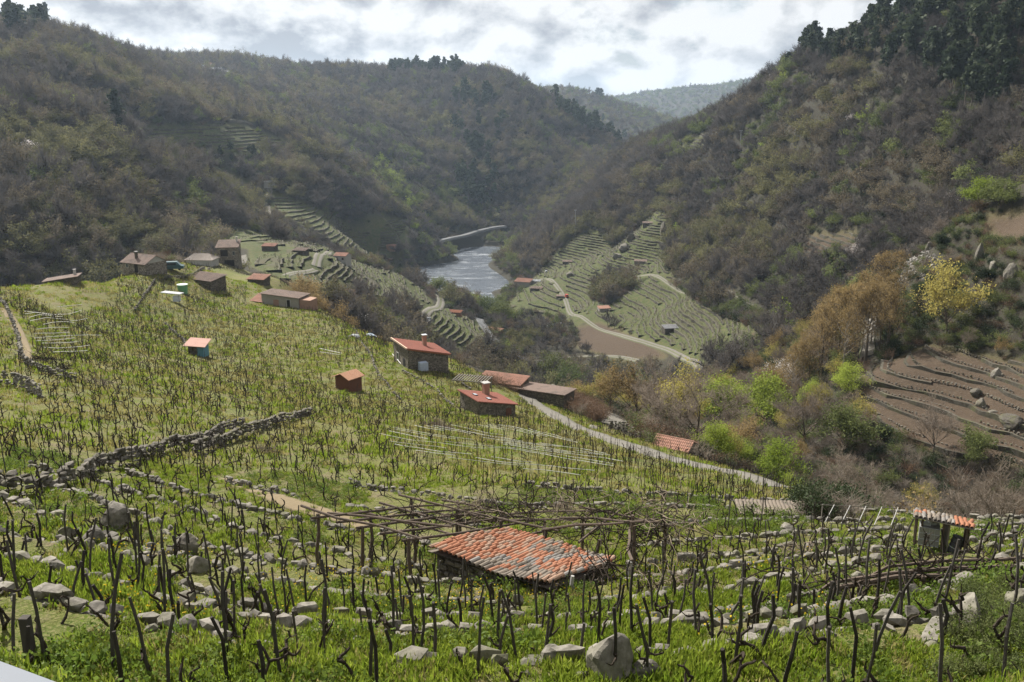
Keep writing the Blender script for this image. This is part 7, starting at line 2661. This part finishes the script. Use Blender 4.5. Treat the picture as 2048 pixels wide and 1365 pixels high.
np_ = len(prof)
for i in range(np_ - 1):
    b.f.append((i, i + 1, 2 * np_ + i + 1, 2 * np_ + i))
    b.f.append((np_ + i + 1, np_ + i, 3 * np_ + i, 3 * np_ + i + 1))
b.f.append((0, 2 * np_, 3 * np_, np_)); b.f.append((np_ - 1, 2 * np_ - 1, 4 * np_ - 1, 3 * np_ - 1))
b.build('beam', M_RAIL, gr_)
MB().box((-1.0, -0.17, 0.785), (16.0, 0.3, 0.03)).build('top_plate', M_RAIL, gr_)
for x in (-8, -6, -4, 0.4, 2.4, 4.4, 6.4):
    MB().box((x, -0.17, 0.2), (0.1, 0.14, 1.1)).build('post', M_RAIL, gr_)

# ------------------------------------------------------------------ pale trellis rails
M_POLE = plain('bleached_poles', (0.55, 0.54, 0.5), (0.72, 0.71, 0.67), 0.6)


def rail_obj(pts, rad, label, group):
    return tag(MB().tube(pts, rad, 5).build('trellis_rail', M_POLE), label, 'rail', group)


for (u0, v0, u1, v1) in [(115, 618, 165, 612), (50, 628, 165, 624), (52, 634, 122, 632), (60, 641, 126, 638), (62, 648, 176, 641), (88, 655, 152, 651), (75, 665, 138, 661), (70, 674, 142, 671), (72, 683, 205, 676), (74, 689, 150, 682), (84, 694, 158, 690), (90, 703, 180, 697), (108, 713, 176, 708)]:
    a = ground_at(u0, v0 + 6, 60); c_ = ground_at(u1, v1 + 6, 60)
    pts = [a.lerp(c_, f) for f in (0, 0.25, 0.5, 0.75, 1)]
    rail_obj([(q_.x, q_.y, hz(q_.x, q_.y) + 0.75) for q_ in pts], 0.035, 'long bleached trellis rail in the plot beside the left earth path', 'rails beside the left earth path')
WR = [(740, 880), (800, 862), (1000, 860), (1060, 868), (1150, 892), (1250, 935), (1235, 950), (1160, 968), (1000, 950), (880, 930), (780, 905)]
nr = 0
for lv, pts in contours(R(-12), R(9), 52, 95, 120, 120, np.arange(ZC - 36, ZC - 20, 0.34)):
    p = resample(pts, 0.8)
    if len(p) < 5:
        continue
    z = H(p[:, 0], p[:, 1])
    u, v = project(p[:, 0], p[:, 1], z)
    ok = in_poly(u, v, WR)
    i = 0
    while i < len(p):
        if not ok[i]:
            i += 1
            continue
        ln = random.randint(5, 16)
        j = i
        while j < len(p) and ok[j] and j - i < ln:
            j += 1
        if j - i >= 4 and random.random() < 0.62 and nr < 120:
            rail_obj([(p[k, 0], p[k, 1], z[k] + 0.62) for k in range(i, j)], 0.016 + 0.014 * random.random(), 'thin bleached trellis rail in the young vineyard below the lower red roofed house', 'rails in the young vineyard')
            nr += 1
        i = j + random.randint(1, 5)
for (u0, v0, u1, v1) in [(640, 704, 684, 714), (640, 711, 682, 717), (785, 715, 802, 735)]:
    a = ground_at(u0, v0, 60); c_ = ground_at(u1, v1, 60)
    rail_obj([(a.x, a.y, a.z + 0.6), (c_.x, c_.y, c_.z + 0.6)], 0.05, 'pale pole lying above the brown wooden shed', 'pale poles above the brown shed')

# ------------------------------------------------------------------ vehicles
M_TYRE = plain('tyre', (0.02, 0.02, 0.02), (0.035, 0.035, 0.035), 0.8)


def vehicle(label, cat, u, v, rz, rmin, L, Wd, H_, paint, kind, name):
    g = ground_at(u, v, rmin)
    root = empty(name, (g.x, g.y, g.z + 0.12), R(rz))
    tag(root, label, cat)
    hw = Wd / 2
    if kind == 'van':
        pr = [(-L / 2, 0.35), (L / 2, 0.35), (L / 2, 0.95), (L * 0.36, 1.15), (L * 0.2, H_), (-L * 0.47, H_), (-L / 2, H_ * 0.9)]
        wins = [(-0.40, -0.12), (-0.10, 0.16)]
    elif kind == 'truck':
        pr = [(-L / 2, 0.5), (L / 2, 0.5), (L / 2, 1.3), (L * 0.42, H_), (L * 0.18, H_), (L * 0.16, 0.95), (-L / 2, 0.95)]
        wins = [(0.2, 0.4)]
    else:
        pr = [(-L / 2, 0.3), (L / 2, 0.3), (L / 2, 0.75), (L * 0.25, 0.9), (L * 0.08, H_), (-L * 0.3, H_), (-L * 0.46, 0.95), (-L / 2, 0.85)]
        wins = [(-0.28, -0.1), (-0.08, 0.1)]
    n = len(pr)
    b = MB()
    for s in (-1, 1):
        for (x, z) in pr:
            k = 0.88 if z > H_ * 0.8 else 1.0
            b.v.append((x, s * hw * k, z))
    b.f.append(tuple(reversed(range(n)))); b.f.append(tuple(range(n, 2 * n)))
    for i in range(n):
        j = (i + 1) % n
        b.f.append((i, j, n + j, n + i))
    b.build('body', paint, root)
    for s in (-1, 1):
        for (a, c_) in wins:
            MB().box(((a + c_) / 2 * L, s * hw * 0.955, H_ * 0.76), ((c_ - a) * L, 0.04, H_ * 0.26)).build('window', M_GLASS, root)
        for x in (-L * 0.3, L * 0.31):
            w = MB().tube([(x, s * hw - 0.12 * s - 0.1, 0.3), (x, s * hw - 0.12 * s + 0.1, 0.3)], 0.32, 12).build('wheel', M_TYRE, root)
        MB().box((L / 2 + 0.01, s * hw * 0.7, 0.7), (0.05, 0.28, 0.16)).build('headlight', M_PLASTIC, root)
    MB().box((-L / 2 - 0.01, 0, H_ * 0.68), (0.04, Wd * 0.7, H_ * 0.28)).build('rear_window', M_GLASS, root)
    return root


M_TEAL = plain('teal_car_paint', (0.03, 0.075, 0.085), (0.036, 0.085, 0.095), 0.3, spec=0.6, bump=0)
M_CARW = plain('white_car_paint', (0.4, 0.42, 0.44), (0.46, 0.47, 0.49), 0.3, spec=0.6, bump=0)
M_CARR = plain('red_car_paint', (0.4, 0.05, 0.03), (0.45, 0.06, 0.04), 0.35, spec=0.6, bump=0)
vehicle('teal and white van parked right of the white gabled house', 'van', 347, 541, 12, 180, 4.9, 1.9, 2.0, M_TEAL, 'van', 'parked_van')
vehicle('silver white car parked on the meadow crest', 'car', 202, 556, 20, 120, 4.2, 1.75, 1.5, M_CARW, 'car', 'parked_car')
vehicle('small white car near the top of the hill track', 'car', 1092, 545, 100, 450, 4.4, 1.8, 1.6, M_CARW, 'car', 'small_car')
vehicle('small red vehicle on the hill track', 'car', 1133, 595, 100, 400, 4.2, 2.0, 2.2, M_CARR, 'van', 'red_vehicle')
vehicle('white pickup truck on the bending track', 'truck', 856, 645, 80, 330, 5.2, 2.0, 2.0, M_CARW, 'truck', 'pickup_truck')

# ------------------------------------------------------------------ tanks, tables, heaps
g = ground_at(366, 586, 120)
tk = empty('green_tank', g)
tag(tk, 'green cylindrical tank with a pale lid in front of the village', 'tank')
MB().tube([(0, 0, -0.4), (0, 0, 1.8)], [1.0, 1.12], 20).build('body', M_GREENT, tk)
MB().tube([(0, 0, 1.8), (0, 0, 1.95)], 1.2, 20).build('lid', M_PALEG, tk)
g = ground_at(346, 603, 120)
tb = empty('sheet_roof_stand', g, R(-10))
tag(tb, 'white sheet roof on posts over a pale tank below the green tank', 'stand')
MB().box((0, 0, 1.75), (4.2, 1.8, 0.14), 0, Matrix.Rotation(0.06, 3, 'Y')).build('sheet', M_SHEET_W, tb)
for x in (-1.8, 1.8):
    for y in (-0.7, 0.7):
        MB().tube([(x, y, -0.4), (x, y, 1.7)], 0.05, 5).build('post', M_WOODG, tb)
MB().box((0.9, 0, 0.6), (1.2, 1.0, 1.1)).build('tank', M_PLASTIC, tb)


def heap(u, v, label, spread, n, mat, seed, rad=0.015, rmin=25, h=0.3):
    g = ground_at(u, v, rmin)
    o = tangle('brush_pile', None, 0, 0, h * 0.4, n, spread, 1.1, mat, rad, seed, 0.15)
    o.location = g
    return tag(o, label, 'brush pile')


heap(88, 722, 'dark heap of prunings beside the left earth path', (0.9, 0.6), 120, M_VINE, 1, 0.02, 60)
heap(120, 740, 'second heap of prunings right of the first left one', (0.9, 0.5), 90, M_VINE, 2, 0.02, 60)
heap(190, 768, 'low brown heap of prunings in the left vineyard', (1.0, 0.5), 80, M_CANE, 3, 0.018, 50)
heap(866, 852, 'round brown heap of prunings below the brown shed', (1.1, 0.6), 120, M_CANE, 4, 0.02, 50)
heap(890, 858, 'small heap of prunings right of the round one', (0.5, 0.4), 60, M_CANE, 5, 0.02, 50)
heap(1355, 900, 'grey brown brush heap in front of the small tiled hut', (1.8, 0.7), 200, M_CANE, 6, 0.02, 60)
heap(530, 905, 'small heap of canes above the dark boundary wall', (0.6, 0.4), 70, M_CANE, 7, 0.014, 40)
heap(1610, 1118, 'cane heap on the stones right of the tiled shed', (0.7, 0.5), 80, M_CANE, 8, 0.012, 20)
heap(1335, 1180, 'pale cane heap beside the right end of the tiled shed', (0.8, 0.5), 90, M_CANE, 9, 0.012, 15)
heap(1130, 1020, 'ball of tangled canes behind the tiled shed roof', (0.4, 0.4), 80, M_CANE, 10, 0.012, 25)

# log trellis at the right
LG = empty('log_trellis', ground_at(1800, 1185, 15), R(3))
tag(LG, 'low trellis of thick dark logs crossing the right vineyard', 'trellis')
for i in range(5):
    x = -2.6 + 1.55 * i
    p = Vector(LG.location) + Vector((x, 0, 0))
    zg = hz(p.x, p.y) - LG.location.z
    MB().tube([(x, 0, zg - 0.3), (x + 0.05, 0, zg + 0.4)], 0.06, 6).build('post', M_LOG, LG)
for k in range(3):
    pts = []
    for i in range(6):
        x = -3.0 + 1.45 * i
        p = Vector(LG.location) + Vector((x, 0.3 * k, 0))
        pts.append((x, 0.3 * k + random.gauss(0, 0.06), hz(p.x, p.y) - LG.location.z + 0.36 + 0.06 * k))
    MB().tube(pts, 0.06 - 0.01 * k, 6).build('beam', M_LOG, LG)
tangle('canes', LG, 0.2, 0.2, 0.3, 90, (3.0, 0.5), 1.3, M_VINE, 0.02, 33)

# square post in front, tarpaulins, loose sheets
g = ground_at(63, 1325, 9)
tag(MB().box((0, 0, 0.2), (0.13, 0.13, 1.15)).build('square_post', M_STAKE, None, g), 'thick square sawn post at the lower left', 'post')


def sheet(name, label, u, v, w, d, mat, seed, rmin=60, cat='sheet'):
    rr = random.Random(seed)
    g = ground_at(u, v, rmin)
    b = MB()
    n = 7
    for lay in (0, 1):
        for i in range(n):
            for j in range(n):
                x, y = (i / (n - 1) - 0.5) * w, (j / (n - 1) - 0.5) * d
                rr2 = random.Random(seed * 100 + i * n + j)
                b.v.append((x + rr2.gauss(0, 0.05), y + rr2.gauss(0, 0.05), 0.25 + 0.5 * max(0, 1 - (2 * x / w) ** 2) * (0.6 + 0.5 * rr2.random()) - 0.03 * lay))
    for i in range(n - 1):
        for j in range(n - 1):
            a = i * n + j
            b.f.append((a, a + n, a + n + 1, a + 1))
            a += n * n
            b.f.append((a + 1, a + n + 1, a + n, a))
    o = b.build(name, mat, None, g)
    o.rotation_euler = (0, 0, rr.uniform(0, 3))
    return tag(o, label, cat)


M_TARPB = plain('pale_blue_tarp', (0.26, 0.32, 0.38), (0.36, 0.42, 0.48), 0.5)
M_PINK = plain('pink_red_sheet', (0.5, 0.12, 0.13), (0.6, 0.2, 0.2), 0.6)
sheet('tarpaulin', 'pale blue white tarpaulin over a heap above the upper red roofed house', 740, 675, 2.6, 2.0, M_TARPB, 1, 100, 'tarpaulin')
sheet('tarpaulin', 'crumpled white tarpaulin left of the pale blue one', 708, 676, 2.2, 1.4, M_SHEET_W, 2, 100, 'tarpaulin')
sheet('metal_sheet', 'white sheet lying behind the ruined barn', 1005, 753, 2.6, 1.2, M_SHEET_W, 3, 100)
sheet('metal_sheet', 'second white sheet behind the ruined barn, right one', 1030, 757, 2.4, 1.2, M_SHEET_W, 4, 100)
sheet('red_sheet', 'pinkish red sheet lying below the long stone barn', 1128, 815, 1.8, 0.7, M_PINK, 5, 90)
sheet('red_sheet', 'small red sheet right of the pinkish red one', 1146, 824, 0.7, 0.5, M_PINK, 6, 90)
sheet('plastic_sheet', 'white plastic sheet at the end of the farm road', 1540, 960, 1.6, 0.6, M_SHEET_W, 7, 60)

# wire pergola beside the upper house
wp = empty('wire_pergola', ground_at(905, 722, 100), R(-10))
tag(wp, 'pale wire pergola right of the upper red roofed house', 'pergola')
for y in (-1.6, -0.5, 0.6, 1.7):
    MB().tube([(-3.2, y, 2.0), (4.6, y, 2.0)], 0.03, 4).build('wire', M_METAL, wp)
for x in (-3.2, 0.7, 4.6):
    MB().tube([(x, -1.8, 2.0), (x, 1.9, 2.0)], 0.035, 4).build('bar', M_METAL, wp)
    for y in (-1.7, 1.8):
        MB().tube([(x, y, -2.0), (x, y, 2.0)], 0.045, 5).build('post', M_METAL, wp)
# poles on the right bank
for (u, v, h, lb) in [(1150, 470, 22, 'tall white lamp pole above the hill terraces'), (1480, 300, 14, 'short white pole near the upper right track')]:
    g = ground_at(u, v, 400)
    pl = empty('lamp_pole', g)
    tag(pl, lb, 'pole')
    MB().tube([(0, 0, -1), (0, 0, h)], 0.22, 6).build('mast', M_SHEET_W, pl)
    MB().box((0, 0, h + 0.2), (2.2, 0.6, 0.5)).build('lamp_head', M_SHEET_W, pl)
# ------------------------------------------------------------------ haze
m = bpy.data.materials.new('haze')
m.use_nodes = True
m.node_tree.nodes.clear()
nt = NT(m.node_tree)
pv = nt.node('ShaderNodeVolumePrincipled', ins={'Color': (0.62, 0.79, 1.0, 1.0), 'Density': HAZE_D, 'Anisotropy': 0.35})
out = nt.node('ShaderNodeOutputMaterial')
nt.l.new(pv.outputs[0], out.inputs['Volume'])
b = MB()
zlo = float(ZZ.min()) - 2.0
zhi = float(ZZ.max()) + 60.0
b.box((0, 2000, (zlo + zhi) / 2), (26000, 15400, zhi - zlo))
hz_ = b.build('haze', m)
hz_['kind'] = 'stuff'
hz_['label'] = 'pale blue haze filling the valley air'
